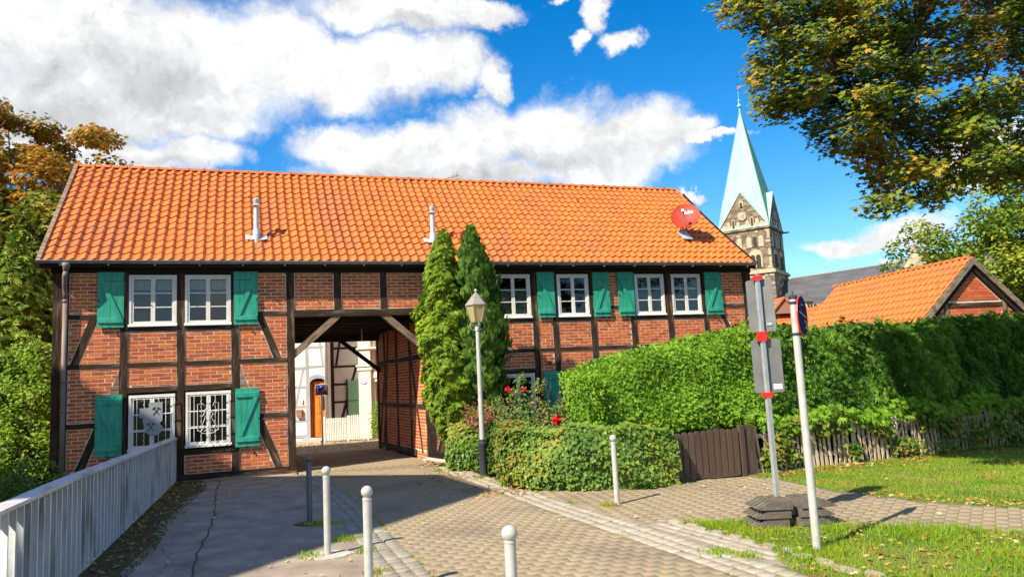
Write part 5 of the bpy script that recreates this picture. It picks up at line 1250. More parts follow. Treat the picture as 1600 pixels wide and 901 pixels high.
iv = empty('ivy_covered_wall', (0, 0, 0), label='low garden wall smothered in ivy, turning red-brown at its corner by the street lamp', cat='wall')
IVP = [(3.46,13.95,0.80),(3.98,13.2,0.84),(4.00,12.2,0.85),(3.66,11.1,0.86),(4.3,10.15,0.86),(5.05,9.78,0.84),(5.78,9.80,0.76)]
core = MB(); Q = [W(u, v) for u, v, _ in IVP]
for i in range(len(Q) - 1):
    a, b = Q[i], Q[i+1]; d = (b - a).normalized(); nn_ = Vector((-d.y, d.x, 0))
    core.plate([(a + nn_ * 0.0).to_tuple()[:2], b.to_tuple()[:2], (b + nn_ * 0.35).to_tuple()[:2], (a + nn_ * 0.35).to_tuple()[:2]], -0.02, IVP[i][2] - 0.16)
core.build('wall_core', M['concrete'], iv)
def poly_points(Q, H, n, thick=0.16, top_frac=0.25, hfun=None):
    """points and outward normals over the street side and top of a wall following Q (outward = right of travel)"""
    L_ = [(Q[i+1] - Q[i]).length for i in range(len(Q) - 1)]; cum = np.concatenate([[0], np.cumsum(L_)])
    s = nr.uniform(0, cum[-1], n); k = np.clip(np.searchsorted(cum, s) - 1, 0, len(L_) - 1); t = (s - cum[k]) / np.array(L_)[k]
    Qa = np.array([tuple(q) for q in Q]); a, b = Qa[k], Qa[k+1]; p = a + (b - a) * t[:, None]
    d = (b - a) / np.linalg.norm(b - a, axis=1, keepdims=True)
    # smooth the corner normals
    nd_ = [np.array([ (Qa[i+1]-Qa[i])[1], -(Qa[i+1]-Qa[i])[0], 0]) / L_[i] for i in range(len(L_))]
    vn = [nd_[0]] + [(nd_[i-1] + nd_[i]) / np.linalg.norm(nd_[i-1] + nd_[i]) for i in range(1, len(L_))] + [nd_[-1]]
    vn = np.array(vn); o = vn[k] * (1 - t)[:, None] + vn[k+1] * t[:, None]; o /= np.linalg.norm(o, axis=1, keepdims=True)
    hh = np.interp(s, cum, H); istop = nr.random(n) < top_frac
    z = np.where(istop, hh + nr.normal(size=n) * 0.03, nr.uniform(0, 1, n) ** 0.9 * hh)
    bulge = thick * np.sin(np.clip(z / hh, 0, 1) * PI * 0.75 + 0.5)
    lump = 0.07 * np.sin(s * 3.1) * np.sin(z * 5 + s) + 0.05 * np.sin(s * 7.3 + z * 9)
    dep = np.where(istop, nr.uniform(-0.40, 0.12, n), bulge + lump + nr.normal(size=n) * 0.03)
    z = z + np.where(istop, lump * 0.6, 0)
    P = p + o * dep[:, None]; P[:, 2] = z
    N_ = o * np.where(istop, 0.5, 1.0)[:, None] + np.array([0, 0, 1]) * np.where(istop, 1.2, 0.35)[:, None] + unit(n) * 0.45
    return P, N_, s, z
P, N_, s, z = poly_points(Q, [h for _, _, h in IVP], 17000)
foliage('ivy', P, N_, nr.uniform(0.045, 0.085, len(P)), LEAF_IVY, M['lf_ivy'], iv)
# ground skirt of the ivy plus drier patch near the corner
mm = (s > 1.9) & (s < 3.4)
P2, N2 = P[mm][:650] + nr.normal(size=(min(650, mm.sum()), 3)) * 0.03, N_[mm][:650]
foliage('dry_ivy', P2 + N2 / np.linalg.norm(N2, axis=1, keepdims=True) * 0.02, N2, nr.uniform(0.04, 0.07, len(P2)), LEAF_IVY, leaf_mat('dry_ivy_leaves', [(0.13,0.13,0.03),(0.32,0.16,0.04),(0.45,0.16,0.045),(0.5,0.27,0.09)], 2.0, 0.2), iv)
# ================================================================== HEDGE
HU = [4.97, 5.6, 6.2, 7.3, 8.6, 9.8, 11.3, 12.9, 14.7, 19.0]
HH = [1.62, 1.86, 1.99, 2.15, 2.26, 2.13, 2.18, 2.24, 2.28, 2.3]
HV = [11.0, 10.80, 10.62, 10.50, 10.45, 10.45, 10.50, 10.50, 10.5, 10.5]
hedge = empty('hedge', (0, 0, 0), label='long tall conifer hedge behind the picket fence, bright at its left end', cat='hedge')
core = MB()
for i in range(len(HU) - 1):
    a, b = W(HU[i] + 0.2, HV[i] + 0.22), W(HU[i+1] + 0.2, HV[i+1] + 0.22); c, d = W(HU[i+1] + 0.2, HV[i+1] + 1.1), W(HU[i] + 0.2, HV[i] + 1.1)
    h0, h1 = HH[i] - 0.30, HH[i+1] - 0.30
    core.add([a, b, c, d, a + Vector((0,0,h0)), b + Vector((0,0,h1)), c + Vector((0,0,h1)), d + Vector((0,0,h0))], [(0,3,2,1),(4,5,6,7),(0,1,5,4),(1,2,6,5),(2,3,7,6),(3,0,4,7)])
core.build('inner_core', plain('hedge_inside', (0.022,0.026,0.012), 0.95), hedge)  # solid dark core, added to block the view through the hedge
def hedge_pts(n, u0, u1):
    u = nr.uniform(u0, u1, n); H = np.interp(u, HU, HH); Vv = np.interp(u, HU, HV)
    kind = nr.random(n); top = kind < 0.26; endf = (kind > 0.94) & (u0 < 5)
    z = 0.30 + nr.uniform(0, 1, n) ** 0.85 * (H - 0.30)
    lump = (0.07 * np.sin(u * 2.3 + z * 1.7) + 0.06 * np.sin(u * 5.1 - z * 3.3) + 0.04 * np.sin(u * 11 + z * 7)) * np.interp(u, [4, 7.5, 9.5], [0.45, 0.6, 1.35])
    over = np.where(z < 0.75, 0.25, -0.05)                       # thinner below, behind the pickets
    v = Vv + over + lump + nr.normal(size=n) * 0.03 - 0.10 * np.exp(-((z - 1.0) / 0.35) ** 2)
    # rounded upper edge
    up = np.clip((z - (H - 0.22)) / 0.22, 0, 1); v = v + up ** 2 * 0.16
    v = np.where(top, Vv + nr.uniform(0.05, 1.15, n), v); z = np.where(top, H + lump * 0.8 + nr.normal(size=n) * 0.045 - 0.03, z)
    z = np.where(endf, z * (np.interp(u0, HU, HH) + 0.04) / H, z)
    u = np.where(endf, u0 + lump + nr.normal(size=n) * 0.04, u); v = np.where(endf, Vv + nr.uniform(0, 1.1, n), v)
    P = np.outer(u, np.array(A3)) + np.outer(v, np.array(N3)); P[:, 2] = z
    o = np.where(endf[:, None], -np.array(A3)[None], -np.array(N3)[None])
    Nn = o * np.where(top, 0.25, 1.0)[:, None] + np.array([0, 0, 1]) * np.where(top, 0.6, 0.35)[:, None] + unit(n) * 0.65
    return P, Nn, u, z
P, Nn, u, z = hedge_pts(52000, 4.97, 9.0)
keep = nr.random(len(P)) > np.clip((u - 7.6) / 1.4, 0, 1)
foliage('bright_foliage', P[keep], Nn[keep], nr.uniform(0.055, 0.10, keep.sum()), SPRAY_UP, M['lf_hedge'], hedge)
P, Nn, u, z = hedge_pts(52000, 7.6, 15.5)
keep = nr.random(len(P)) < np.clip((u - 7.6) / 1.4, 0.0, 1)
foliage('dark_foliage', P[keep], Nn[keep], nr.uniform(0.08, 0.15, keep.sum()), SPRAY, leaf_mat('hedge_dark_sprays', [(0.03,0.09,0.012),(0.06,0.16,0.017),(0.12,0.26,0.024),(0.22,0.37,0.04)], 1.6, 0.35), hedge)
# shoots sticking up along the top edge
n = 900; u = nr.uniform(5.6, 15.5, n); P = np.outer(u, np.array(A3)) + np.outer(np.interp(u, HU, HV) + nr.uniform(0.0, 0.8, n), np.array(N3)); P[:, 2] = np.interp(u, HU, HH) + nr.uniform(-0.03, 0.05, n) + 0.25 * np.exp(-((u - 8.25) / 0.25) ** 2)
R = np.zeros((n, 3, 3)); up = unit(n) * 0.45 + np.array([0, 0, 1]); up /= np.linalg.norm(up, axis=1, keepdims=True)
foliage('top_shoots', P, np.cross(up, unit(n)), nr.uniform(0.08, 0.18, n), SPRAY_UP, M['lf_hedge'], hedge)
# sprays of the hedge drooping over the fence and creeper climbing the pickets
cr = empty('climbing_creeper', (0, 0, 0), label='leafy creeper and bramble straggling over the weathered picket fence', cat='climbing plant')
cl = [(7.55,9.86,0.25,0.22,170),(7.75,9.88,0.45,0.22,160),(7.95,9.90,0.20,0.18,110),(8.6,9.93,0.62,0.22,100),(9.2,9.9,0.22,0.18,70),(9.9,9.92,0.50,0.2,110),(10.2,9.9,0.2,0.25,120),(10.9,9.93,0.6,0.3,170),(11.4,9.9,0.45,0.3,200),(11.9,9.85,0.3,0.3,200),(12.4,9.8,0.4,0.3,200),(12.7,9.75,0.15,0.3,150),(9.0,9.95,0.66,0.3,110),(8.1,9.95,0.66,0.2,90),(13.2,9.9,0.5,0.4,160),(10.5,9.9,0.1,0.3,80),(11.2,9.85,0.08,0.3,110)]
Pc = []; 
for u_, v_, z_, r_, n in cl: Pc.append(np.array(W(u_, v_, z_)) + unit(n) * nr.uniform(0.2, 1, (n, 1)) * np.array([r_, 0.10, r_ * 0.9]))
Pc = np.concatenate(Pc); Pc[:, 2] = np.abs(Pc[:, 2])
foliage('creeper_leaves', Pc, -np.array(N3) * 0.7 + np.array([0, 0, 0.6]) + unit(len(Pc)) * 0.5, nr.uniform(0.05, 0.11, len(Pc)), LEAF_IVY, leaf_mat('creeper_leaves', [(0.05,0.11,0.015),(0.11,0.20,0.02),(0.22,0.28,0.035),(0.30,0.16,0.05)], 2.0, 0.35), cr)
n = 1700; u = nr.uniform(7.3, 14.5, n); P = np.outer(u, np.array(A3)) + np.outer(10.02 + nr.uniform(-0.16, 0.3, n), np.array(N3)); P[:, 2] = 0.84 + 0.09 * np.sin(u * 3.7) - nr.random(n) ** 1.6 * 0.20
foliage('drooping_sprays', P, -np.array(N3) * 0.9 + np.array([0, 0, 0.5]) + unit(n) * 0.5, nr.uniform(0.09, 0.17, n), SPRAY, M['lf_hedge'], cr)
mb = MB()
for k in range(26):
    u_ = rng.uniform(7.4, 13.5); mb.tube([W(u_, 9.98, 0.0), W(u_ + rng.uniform(-.2,.2), 9.93, 0.3), W(u_ + rng.uniform(-.4,.4), 9.95, 0.65)], 0.006, 4)
mb.build('stem', M['bark'], cr)

# ================================================================== CONIFERS, ROSES
def conifer(name, label, base_uv, prof, n, mat, tmpl, size, seed, stem_h, upright=0.4, lumps=9, cat='conifer', plume=0.30):
    c = W(*base_uv); t = empty(name, c, label=label, cat=cat)
    zs = np.array([p[0] for p in prof]); rs = np.array([p[1] for p in prof]); dx = np.array([p[2] if len(p) > 2 else 0 for p in prof])
    z = nr.uniform(zs[0], zs[-1], n * 3); r_at = np.interp(z, zs, rs); keep = nr.random(len(z)) < (r_at / rs.max() + 0.08); z = z[keep][:n]; r_at = r_at[keep][:n]; n = len(z)
    a = nr.uniform(0, 2 * PI, n)
    ph = seed
    lump = 1 + 0.20 * np.sin(a * lumps / 3 + z * 4.0 + ph) + 0.17 * np.sin(a * lumps + z * 9 + ph) + 0.14 * np.sin(a * 5 - z * 15)
    pa_, pz_ = nr.uniform(0, 2 * PI, 90), nr.uniform(zs[0], zs[-1], 90); best = np.zeros(n)
    for q1, q2 in zip(pa_, pz_):
        da = (a - q1 + PI) % (2 * PI) - PI; best = np.maximum(best, np.exp(-((da * r_at) ** 2 + ((z - q2) * 0.6) ** 2) / (0.035 * (rs.max() / 0.6) ** 2)))
    lump = lump * (0.84 + plume * best)
    r_ = r_at * lump * (1 - 0.28 * nr.random(n) ** 2); off = np.interp(z, zs, dx)
    P = np.stack([r_ * np.cos(a) + off * A3.x, r_ * np.sin(a) + off * A3.y, z], 1)
    o = np.stack([np.cos(a), np.sin(a), np.zeros(n)], 1)
    if upright > 0.6:     # vertical plumes: leaf plane contains the vertical
        R = []; 
        yv = np.array([0, 0, 1.0]) + o * 0.25 + unit(n) * 0.28; yv /= np.linalg.norm(yv, axis=1, keepdims=True)
        zv = o + unit(n) * 0.6; zv -= (zv * yv).sum(1, keepdims=True) * yv; zv /= np.linalg.norm(zv, axis=1, keepdims=True); xv = np.cross(yv, zv)
        Rm = np.stack([xv, yv, zv], 2) * nr.uniform(*size, n)[:, None, None]; V, F = instance(tmpl[0], tmpl[1], Rm, P); link('foliage', fast('foliage', V, F), mat, t)
    else:
        foliage('foliage', P, o * 0.8 + np.array([0, 0, 0.55]) + unit(n) * 0.5, nr.uniform(*size, n), tmpl, mat, t)
    # dark inner body of dead twigs, well inside the sprays
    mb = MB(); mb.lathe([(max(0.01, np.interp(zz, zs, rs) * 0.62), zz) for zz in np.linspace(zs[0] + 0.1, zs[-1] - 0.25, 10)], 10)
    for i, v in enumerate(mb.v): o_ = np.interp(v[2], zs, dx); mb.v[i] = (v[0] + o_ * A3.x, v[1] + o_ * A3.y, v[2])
    mb.build('inner_core', plain(name + '_inside', (0.03,0.028,0.014), 0.95), t)
    MB().tube([(0,0,-0.3),(dx[0]*A3.x, dx[0]*A3.y, zs[0] + 0.4)], [0.09, 0.06], 8).build('trunk', M['bark'], t)
    return t
conifer('golden_conifer', 'yellow-green arching conifer left of the street lamp, covering the pier of the passage', (3.55, 14.75), [(0.35,0.18,0.25),(0.6,0.27,0.22),(1.2,0.39,0.16),(1.9,0.44,0.06),(2.6,0.42,0.03),(3.2,0.38,0.0),(3.8,0.32,0.0),(4.2,0.22,0.04),(4.55,0.10,0.08),(4.75,0.02,0.09)], 17000, M['lf_thuja'], SPRAY, (0.08, 0.16), 1.0, 2, 0.3, lumps=7)
conifer('dark_columnar_cypress', 'dark green pointed cypress directly behind the street lamp', (4.28, 14.55), [(0.35,0.34),(1.0,0.40),(2.0,0.45),(3.0,0.43),(3.6,0.36,-0.04),(4.1,0.24,-0.08),(4.45,0.12,-0.09),(4.76,0.02,-0.1)], 17000, M['lf_cypress'], SPRAY_UP, (0.10, 0.20), 2.0, 2, 0.9, lumps=11)
ro = empty('rose_bush', (0, 0, 0), label='leafy rose bush with red blooms in front of the lower right window', cat='rose bush')
Pr = []
for u_, v_, z_, r_, n in ((4.55,12.4,0.95,0.28,420),(4.95,12.3,1.05,0.32,620),(5.3,12.2,0.95,0.30,480),(4.75,12.5,1.35,0.22,240),(5.1,12.3,1.5,0.16,120),(4.45,12.7,1.2,0.16,130),(5.45,12.0,1.15,0.2,160),(4.85,12.5,1.62,0.14,80),(4.7,12.2,0.75,0.4,500),(5.2,11.9,0.75,0.4,500)):
    Pr.append(np.array(W(u_ - 0.5, v_ - 0.2, z_)) + unit(n) * nr.uniform(0.1, 1, (n, 1)) ** 0.6 * r_)
Pr = np.concatenate(Pr); foliage('leaves', Pr, np.array([0, -0.5, 0.8]) + unit(len(Pr)) * 0.7, nr.uniform(0.035, 0.075, len(Pr)), LEAF_OVAL, M['lf_rose'], ro)
mb = MB()
for k in range(18):
    u_, v_ = rng.uniform(4.0, 4.9), rng.uniform(11.8, 12.4); mb.tube([W(u_, v_, 0), W(u_ + rng.uniform(-.1,.1), v_, 0.8), W(u_ + rng.uniform(-.25,.25), v_, rng.uniform(1.2, 1.7))], [0.010, 0.007, 0.004], 5)
mb.build('stem', M['bark'], ro)
for u_, v_, z_, r_ in ((4.36,10.8,0.99,0.09),(3.99,12.0,1.49,0.065),(4.27,12.0,1.47,0.055)):
    c = np.array(W(u_, v_, z_)); n = 46; d = unit(n); Pp = c + d * nr.uniform(0.3, 1, (n, 1)) * r_ * 0.5
    foliage('bloom', Pp, d + np.array([0,-0.3,0.3]), np.full(n, r_ * 0.9), LEAF_OVAL, M['petal'], ro)
# seedling browns between lamp and roses on top of the wall
n = 1500; u = nr.uniform(3.65, 4.2, n); P = np.outer(u, np.array(A3)) + np.outer(nr.uniform(12.7, 13.9, n), np.array(N3)); P[:, 2] = 0.80 + np.abs(nr.normal(size=n)) * 0.17
dp_ = empty('dry_shrub', (0, 0, 0), label='rusty brown dried shrub on top of the wall between lamp post and roses', cat='shrub')
foliage('leaves', P, unit(n) + np.array([0, -0.4, 0.7]), nr.uniform(0.04, 0.07, n), LEAF_OVAL, leaf_mat('dried_leaves', [(0.12,0.10,0.03),(0.28,0.13,0.05),(0.42,0.20,0.09)], 3, 0.25), dp_)
mb = MB()
for k in range(24):
    p = W(rng.uniform(3.7, 4.2), rng.uniform(12.8, 13.8), 0.3); mb.tube([p, p + Vector((rng.uniform(-.15,.15), rng.uniform(-.1,.1), rng.uniform(0.5, 0.95)))], [0.007, 0.003], 4)
mb.build('twig', M['bark'], dp_)
# small shrub beyond the passage
n = 1500; yb_ = empty('green_shrub', W(3.62, 23.6), label='bright green shrub at the right edge of the view through the passage', cat='shrub')
d = unit(n) * nr.uniform(0.5, 1, (n, 1)) * np.array([0.36, 0.3, 0.62]) + np.array([0, 0, 0.62]); d[:, 0] -= np.clip(0.5 - d[:, 2], 0, 1) * 0.35
foliage('leaves', d, unit(n) + np.array([-.3, -0.6, 0.6]), nr.uniform(0.05, 0.09, n), LEAF_OVAL, M['lf_bright'], yb_)
MB().tube([(0,0,-0.05),(0,0,0.6)], 0.03, 6).build('stem', M['bark'], yb_)

# ================================================================== TREES
def tree(name, label, base, trunk_top, crown, rad, nclump, per, leaf, tmpl, mat, seed, group=None, cat='tree', trunk_r=0.22, flat=0.7, clump_r=0.9, cond=None):
    r_ = np.random.default_rng(seed); t = empty(name, base, label=label, cat=cat, group=group)
    c = np.array(crown) - np.array(base)
    dirs = r_.normal(size=(nclump, 3)); dirs /= np.linalg.norm(dirs, axis=1, keepdims=True)
    rr = r_.uniform(0.35, 1.0, (nclump, 1)) ** 0.6
    C_ = c + dirs * rr * np.array(rad) * (1 + 0.12 * r_.normal(size=(nclump, 1)))
    if cond is not None: C_ = np.array([q for q in C_ if cond(q + np.array(base))])
    P, N_ = [], []
    for q in C_:
        k = int(per * r_.uniform(0.6, 1.3)); d = r_.normal(size=(k, 3)); d /= np.linalg.norm(d, axis=1, keepdims=True)
        cr_ = clump_r * r_.uniform(0.6, 1.2)
        P.append(q + d * r_.uniform(0.25, 1, (k, 1)) ** 0.5 * np.array([cr_, cr_, cr_ * flat])); N_.append(d * 0.5 + np.array([0, 0, 0.8]) + r_.normal(size=(k, 3)) * 0.4)
    P, N_ = np.concatenate(P), np.concatenate(N_)
    foliage('crown', P, N_, r_.uniform(leaf * 0.7, leaf * 1.25, len(P)), tmpl, mat, t)
    mb = MB(); tt = Vector(trunk_top) - Vector(base)
    mb.tube([(0,0,-1.5),(0,0,0), tuple(tt * 0.5 + Vector((0.1,0,0))), tuple(tt)], [trunk_r * 1.25, trunk_r * 1.1, trunk_r * 0.85, trunk_r * 0.6], 9); mb.build('trunk', M['bark'], t, True)
    mb = MB()
    for q in C_[::2]:
        a = tt * r_.uniform(0.6, 1.0); q = Vector(q); m1 = a.lerp(q, 0.5) + Vector((0, 0, 0.15 * (q - a).length))
        mb.tube([a, m1, q], [trunk_r * 0.3, trunk_r * 0.17, 0.015], 5, cap=False)
    mb.build('limbs', M['bark'], t)
    return t
tree('autumn_maple_tree', 'tall tree with orange-brown autumn crown rising left of the gatehouse roof', (-21.0, 30, -0.5), (-20.5, 30, 8.5), (-20.1, 30, 10.6), (4.2, 3.4, 3.1), 84, 230, 0.20, LEAF_LOBED, M['lf_autumn'], 3, clump_r=0.95, flat=0.55)
tree('yellowing_tree', 'yellow-green tree in front of the orange one, left of the roof edge', (-20.0, 27.5, -0.5), (-19.5, 27.5, 5.0), (-18.9, 27.5, 6.9), (4.2, 3.0, 2.9), 100, 230, 0.22, LEAF_LOBED, M['lf_olive'], 4, clump_r=0.9, flat=0.6)
tree('dark_leafy_tree', 'dark green tree filling the gap beside the left gable', (-17.0, 25.0, -1.0), (-17, 25, 3.0), (-16.2, 25.0, 2.9), (3.4, 2.6, 3.0), 50, 200, 0.17, LEAF_OVAL, M['lf_dark'], 5, clump_r=0.8)
conifer('green_conifer', 'feathery mid-green conifer at the left picture edge behind the bright shrub', (-6.2, 23.0), [(-1.0,1.9),(0.8,1.9),(2.5,1.6),(3.8,1.15),(4.8,0.6),(5.5,0.25),(6.2,0.03)], 22000, M['lf_conifer'], SPRAY, (0.14, 0.30), 5.0, 2, 0.3, lumps=9)
def shrub(name, label, base, rad, n, leaf, mat, seed, tmpl=LEAF_OVAL, cat='shrub'):
    r_ = np.random.default_rng(seed); t = empty(name, base, label=label, cat=cat)
    k = n // 60; d = r_.normal(size=(k, 3)); d /= np.linalg.norm(d, axis=1, keepdims=True); d[:, 2] = np.abs(d[:, 2]) * 1.0
    C_ = d * r_.uniform(0.55, 1, (k, 1)) * np.array(rad); P = []
    for q in C_:
        e = r_.normal(size=(60, 3)); e /= np.linalg.norm(e, axis=1, keepdims=True); P.append(q + e * r_.uniform(0.2, 1, (60, 1)) * 0.30)
    P = np.concatenate(P); foliage('leaves', P, np.array([0, -0.3, 0.8]) + r_.normal(size=P.shape) * 0.45, r_.uniform(leaf * 0.7, leaf * 1.2, len(P)), tmpl, mat, t)
    mb = MB()
    for q in C_[::6]: mb.tube([(0,0,0), tuple(q * 0.5 + np.array([0,0,.1])), tuple(q)], [0.03, 0.018, 0.006], 5)
    mb.build('stems', M['bark'], t); return t
shrub('bright_green_shrub', 'sunlit bright green shrub beside the left corner of the gatehouse', (-11.75, 17.9, -1.35), (1.9, 1.5, 4.5), 20000, 0.11, M['lf_bright'], 8)
shrub('dark_green_shrub', 'darker leafy shrub just beyond the railing at the left', (-8.75, 12.9, -1.4), (1.35, 1.2, 2.3), 12000, 0.08, leaf_mat('mid_green_leaves', [(0.06,0.13,0.014),(0.12,0.22,0.02),(0.20,0.30,0.035)], 1.4, 0.35), 9)
shrub('ditch_bush', 'low green bush in the shade below the railing, bottom left', (-6.9, 9.4, -1.4), (1.3, 1.4, 1.55), 8000, 0.07, M['lf_conifer'], 10)
tree('lime_tree', 'green and yellow broadleaf tree behind the brick outbuilding at the right', (20.5, 28.5, 0), (20.3, 28.5, 3.5), (19.9, 28.5, 5.2), (4.5, 3.2, 3.1), 130, 280, 0.19, LEAF_OVAL, M['lf_lime'], 12, clump_r=0.85)
# the maple whose boughs hang into the picture from the right
MAPLE =  [(396,944,669),(748,1049,430),(504,905,580),(703,1047,429),(649,1041,412),(561,980,467),(603,1128,766),(719,1036,410),(540,931,536),(686,979,696),(412,971,522),(504,1005,658),(460,1039,536),(624,960,477),(340,897,522),(540,942,404),(533,1027,694),(625,932,556),(358,879,650),(592,940,639),(749,1128,619),(366,890,535),(626,912,500),(399,952,634),(397,1056,753),(823,1155,520),(474,1060,504),(662,1049,738),(329,990,673),(846,1162,761),(753,1065,534),(707,1143,662),(448,869,482),(635,1103,581),(657,1002,525),(728,1032,707),(667,988,599),(788,1107,564),(723,1060,732),(376,968,666),(531,996,388),(642,1054,512),(754,1038,594),(644,1063,726),(394,866,559),(662,1100,472),(527,1094,537),(435,966,631),(506,1041,597),(386,1018,539),(607,1005,671),(491,882,611),(431,942,659),(767,1098,476),(621,980,507),(766,1064,652),(719,1012,601),(397,989,522),(679,992,496),(853,1160,674),(606,1014,723),(626,1051,476),(751,1171,770),(674,982,479),(546,1022,688),(620,980,411),(640,973,448),(362,937,671),(576,971,384),(484,1061,585),(343,880,601),(628,1071,619),(317,899,614),(560,1018,530),(607,895,407),(398,979,637),(483,1055,482),(547,997,715),(480,972,666),(574,1001,500),(505,997,611),(774,1033,636),(583,1047,610),(624,997,497),(865,1188,790),(530,918,491),(387,895,533),(833,1198,741),(515,950,548),(433,955,586),(543,991,505),(439,1007,598),(742,1078,440),(583,1024,656),(494,1008,645),(454,1017,712),(719,1108,543),(461,943,439),(546,960,371),(467,1006,575),(619,945,592),(632,1141,522),(741,1028,447),(625,1005,632),(780,1156,743),(319,955,694),(738,1004,592),(385,938,526),(728,1156,624),(322,904,636),(814,1173,749),(494,1037,539),(527,928,665),(490,1052,557),(560,1053,564),(345,907,552),(569,956,557),(586,1091,675),(465,978,591),(800,1088,584),(498,948,424),(699,933,622),(472,934,600),(624,1048,578),(440,993,496),(479,1022,661),(510,1031,573),(656,1138,632),(704,1073,460),(740,980,633),(369,981,632),(530,1026,573),(440,888,455),(732,1013,715),(764,1054,683),(639,1072,446),(592,954,465),(748,1023,516),(511,1043,556),(539,1031,526),(494,953,640),(444,1043,642),(622,1075,450),(488,949,439),(515,1002,425),(346,884,565),(652,935,599),(573,1004,448),(382,1029,588),(564,1101,520),(540,962,672),(569,1112,647),(672,1059,612),(615,1141,543),(586,1109,666),(497,991,463),(533,1024,416),(509,1077,704),(576,1043,627),(376,985,513),(379,889,504),(469,911,356),(490,1012,717),(505,910,397),(477,1085,713),(471,905,545),(873,1196,507),(582,1087,445),(438,922,640),(596,913,448)]
mt = empty('overhanging_maple', (12.6, 7.6, 0), label='maple with yellow-tipped leaves hanging its boughs into the top right corner', cat='tree')
base = np.array([12.6, 7.6, 0.0])
r_ = np.random.default_rng(21)
C_ = np.array(MAPLE) / 100.0
extra = []
while len(extra) < 95:
    q = np.array([12.8, 10.5, 7.6]) + r_.normal(size=3) * np.array([2.6, 2.4, 1.7])
    s_ = projected(q)
    if s_ is None or (s_[0] < 1660 and s_[1] > -60): continue
    if q[2] < 4.2: continue
    extra.append(q)
cnt_ = 0  # unseen clumps above the frame, added to shade the lower boughs
while cnt_ < 70:
    q = np.array([7.6, 7.4, 9.3]) + r_.normal(size=3) * np.array([1.6, 1.1, 0.8]); s_ = projected(q)
    if s_ is not None and s_[1] > -90: continue
    extra.append(q); cnt_ += 1
P, N_, S_ = [], [], []
for q in C_:
    k = int(r_.uniform(160, 260)); d = r_.normal(size=(k, 3)); d /= np.linalg.norm(d, axis=1, keepdims=True)
    P.append(q + d * r_.uniform(0.1, 1, (k, 1)) ** 0.6 * np.array([0.38, 0.38, 0.19]) + np.array([0, 0, 0])); N_.append(np.array([-0.25, -0.35, 0.9]) + r_.normal(size=(k, 3)) * 0.32); S_.append(r_.uniform(0.05, 0.105, k))
for q in extra:
    k = 110; d = r_.normal(size=(k, 3)); d /= np.linalg.norm(d, axis=1, keepdims=True)
    P.append(q + d * r_.uniform(0.2, 1, (k, 1)) * np.array([0.9, 0.9, 0.4])); N_.append(np.array([0, 0, 0.9]) + r_.normal(size=(k, 3)) * 0.35); S_.append(r_.uniform(0.12, 0.20, k))
P, N_, S_ = np.concatenate(P) - base, np.concatenate(N_), np.concatenate(S_)
foliage('crown', P, N_, S_, LEAF_LOBED, M['lf_maple'], mt)
hubs = [Vector(h) for h in ((11.6,8.2,4.6),(10.2,9.0,5.6),(8.6,9.6,6.2),(7.2,9.9,6.3),(5.8,9.8,6.1),(4.6,9.6,5.7),(6.6,10.2,4.9),(8.0,10.6,5.2),(9.4,11.2,6.6),(7.6,10.4,4.0),(5.2,9.9,4.9),(3.8,9.5,5.9),(11.5,11,7.5),(14.5,11,7.5),(13,9,8.2))]
par = [-1,0,1,2,3,4,3,2,1,6,4,5,1,0,0]
mb = MB()
mb.tube([(0,0,-0.3),(0,0,1.5),tuple(Vector((12.2,7.8,3.2)) - Vector(base))], [0.42,0.33,0.27], 10)
mb.build('trunk', M['bark'], mt, True)
mb = MB()
for i, h in enumerate(hubs):
    a = Vector((12.2,7.8,3.2)) if par[i] < 0 else hubs[par[i]]; rr = {-1: 0.22}.get(par[i], max(0.035, 0.17 - 0.025 * i)); m1 = a.lerp(h, 0.5) + Vector((0,0,0.12))
    mb.tube([a - Vector(base), m1 - Vector(base), h - Vector(base)], [rr, rr * 0.85, rr * 0.7], 7, cap=False)
mb.build('limbs', M['bark'], mt)
mb = MB()
for q in list(C_) + extra:
    q = Vector(q); h = min(hubs, key=lambda s: (s - q).length); m1 = h.lerp(q, 0.55) + Vector((0,0,0.10))
    mb.tube([h - Vector(base), m1 - Vector(base), q - Vector(base)], [0.022, 0.013, 0.004], 4, cap=False)
    for k in range(3):
        e = q + Vector((rng.uniform(-.3,.3), rng.uniform(-.3,.3), rng.uniform(-.12,.10))); mb.tube([m1.lerp(q, 0.4) - Vector(base), e - Vector(base)], [0.007, 0.003], 3, cap=False)
mb.build('twigs', M['bark'], mt)

# ================================================================== OUTBUILDING, CHURCH, FAR ROOFS
rdir = Vector((-0.18738, 0.98229, 0)); gdir = Vector((0.98229, 0.18738, 0))
apx = Vector((11.963, 19.0, 0))
OM = Matrix(((gdir.x, rdir.x, 0, apx.x), (gdir.y, rdir.y, 0, apx.y), (0, 0, 1, 0), (0, 0, 0, 1)))
ob = empty('brick_outbuilding', M=OM, label='small brick outbuilding with orange tiled roof and grey verge boards behind the hedge', cat='outbuilding')
TZ, SLP, OL = 4.20, 0.95, 5.7; HW = 2.55
mb = MB(); mb.prism([(-2.2,0),(2.2,0),(2.2,TZ-0.25-2.2*SLP),(0,TZ-0.25),(-2.2,TZ-0.25-2.2*SLP)], 0.12, OL - 0.3); mb.build('mortar', M['mortar'], ob)
def clipg(b): 
    n_ = (SLP, 1.0); 
    for sx in (1, -1): b = clip(b, SLP * sx, 1.0, TZ - 0.33) if b else b
    return b
_tmp = []
z = 1.6; r = 0
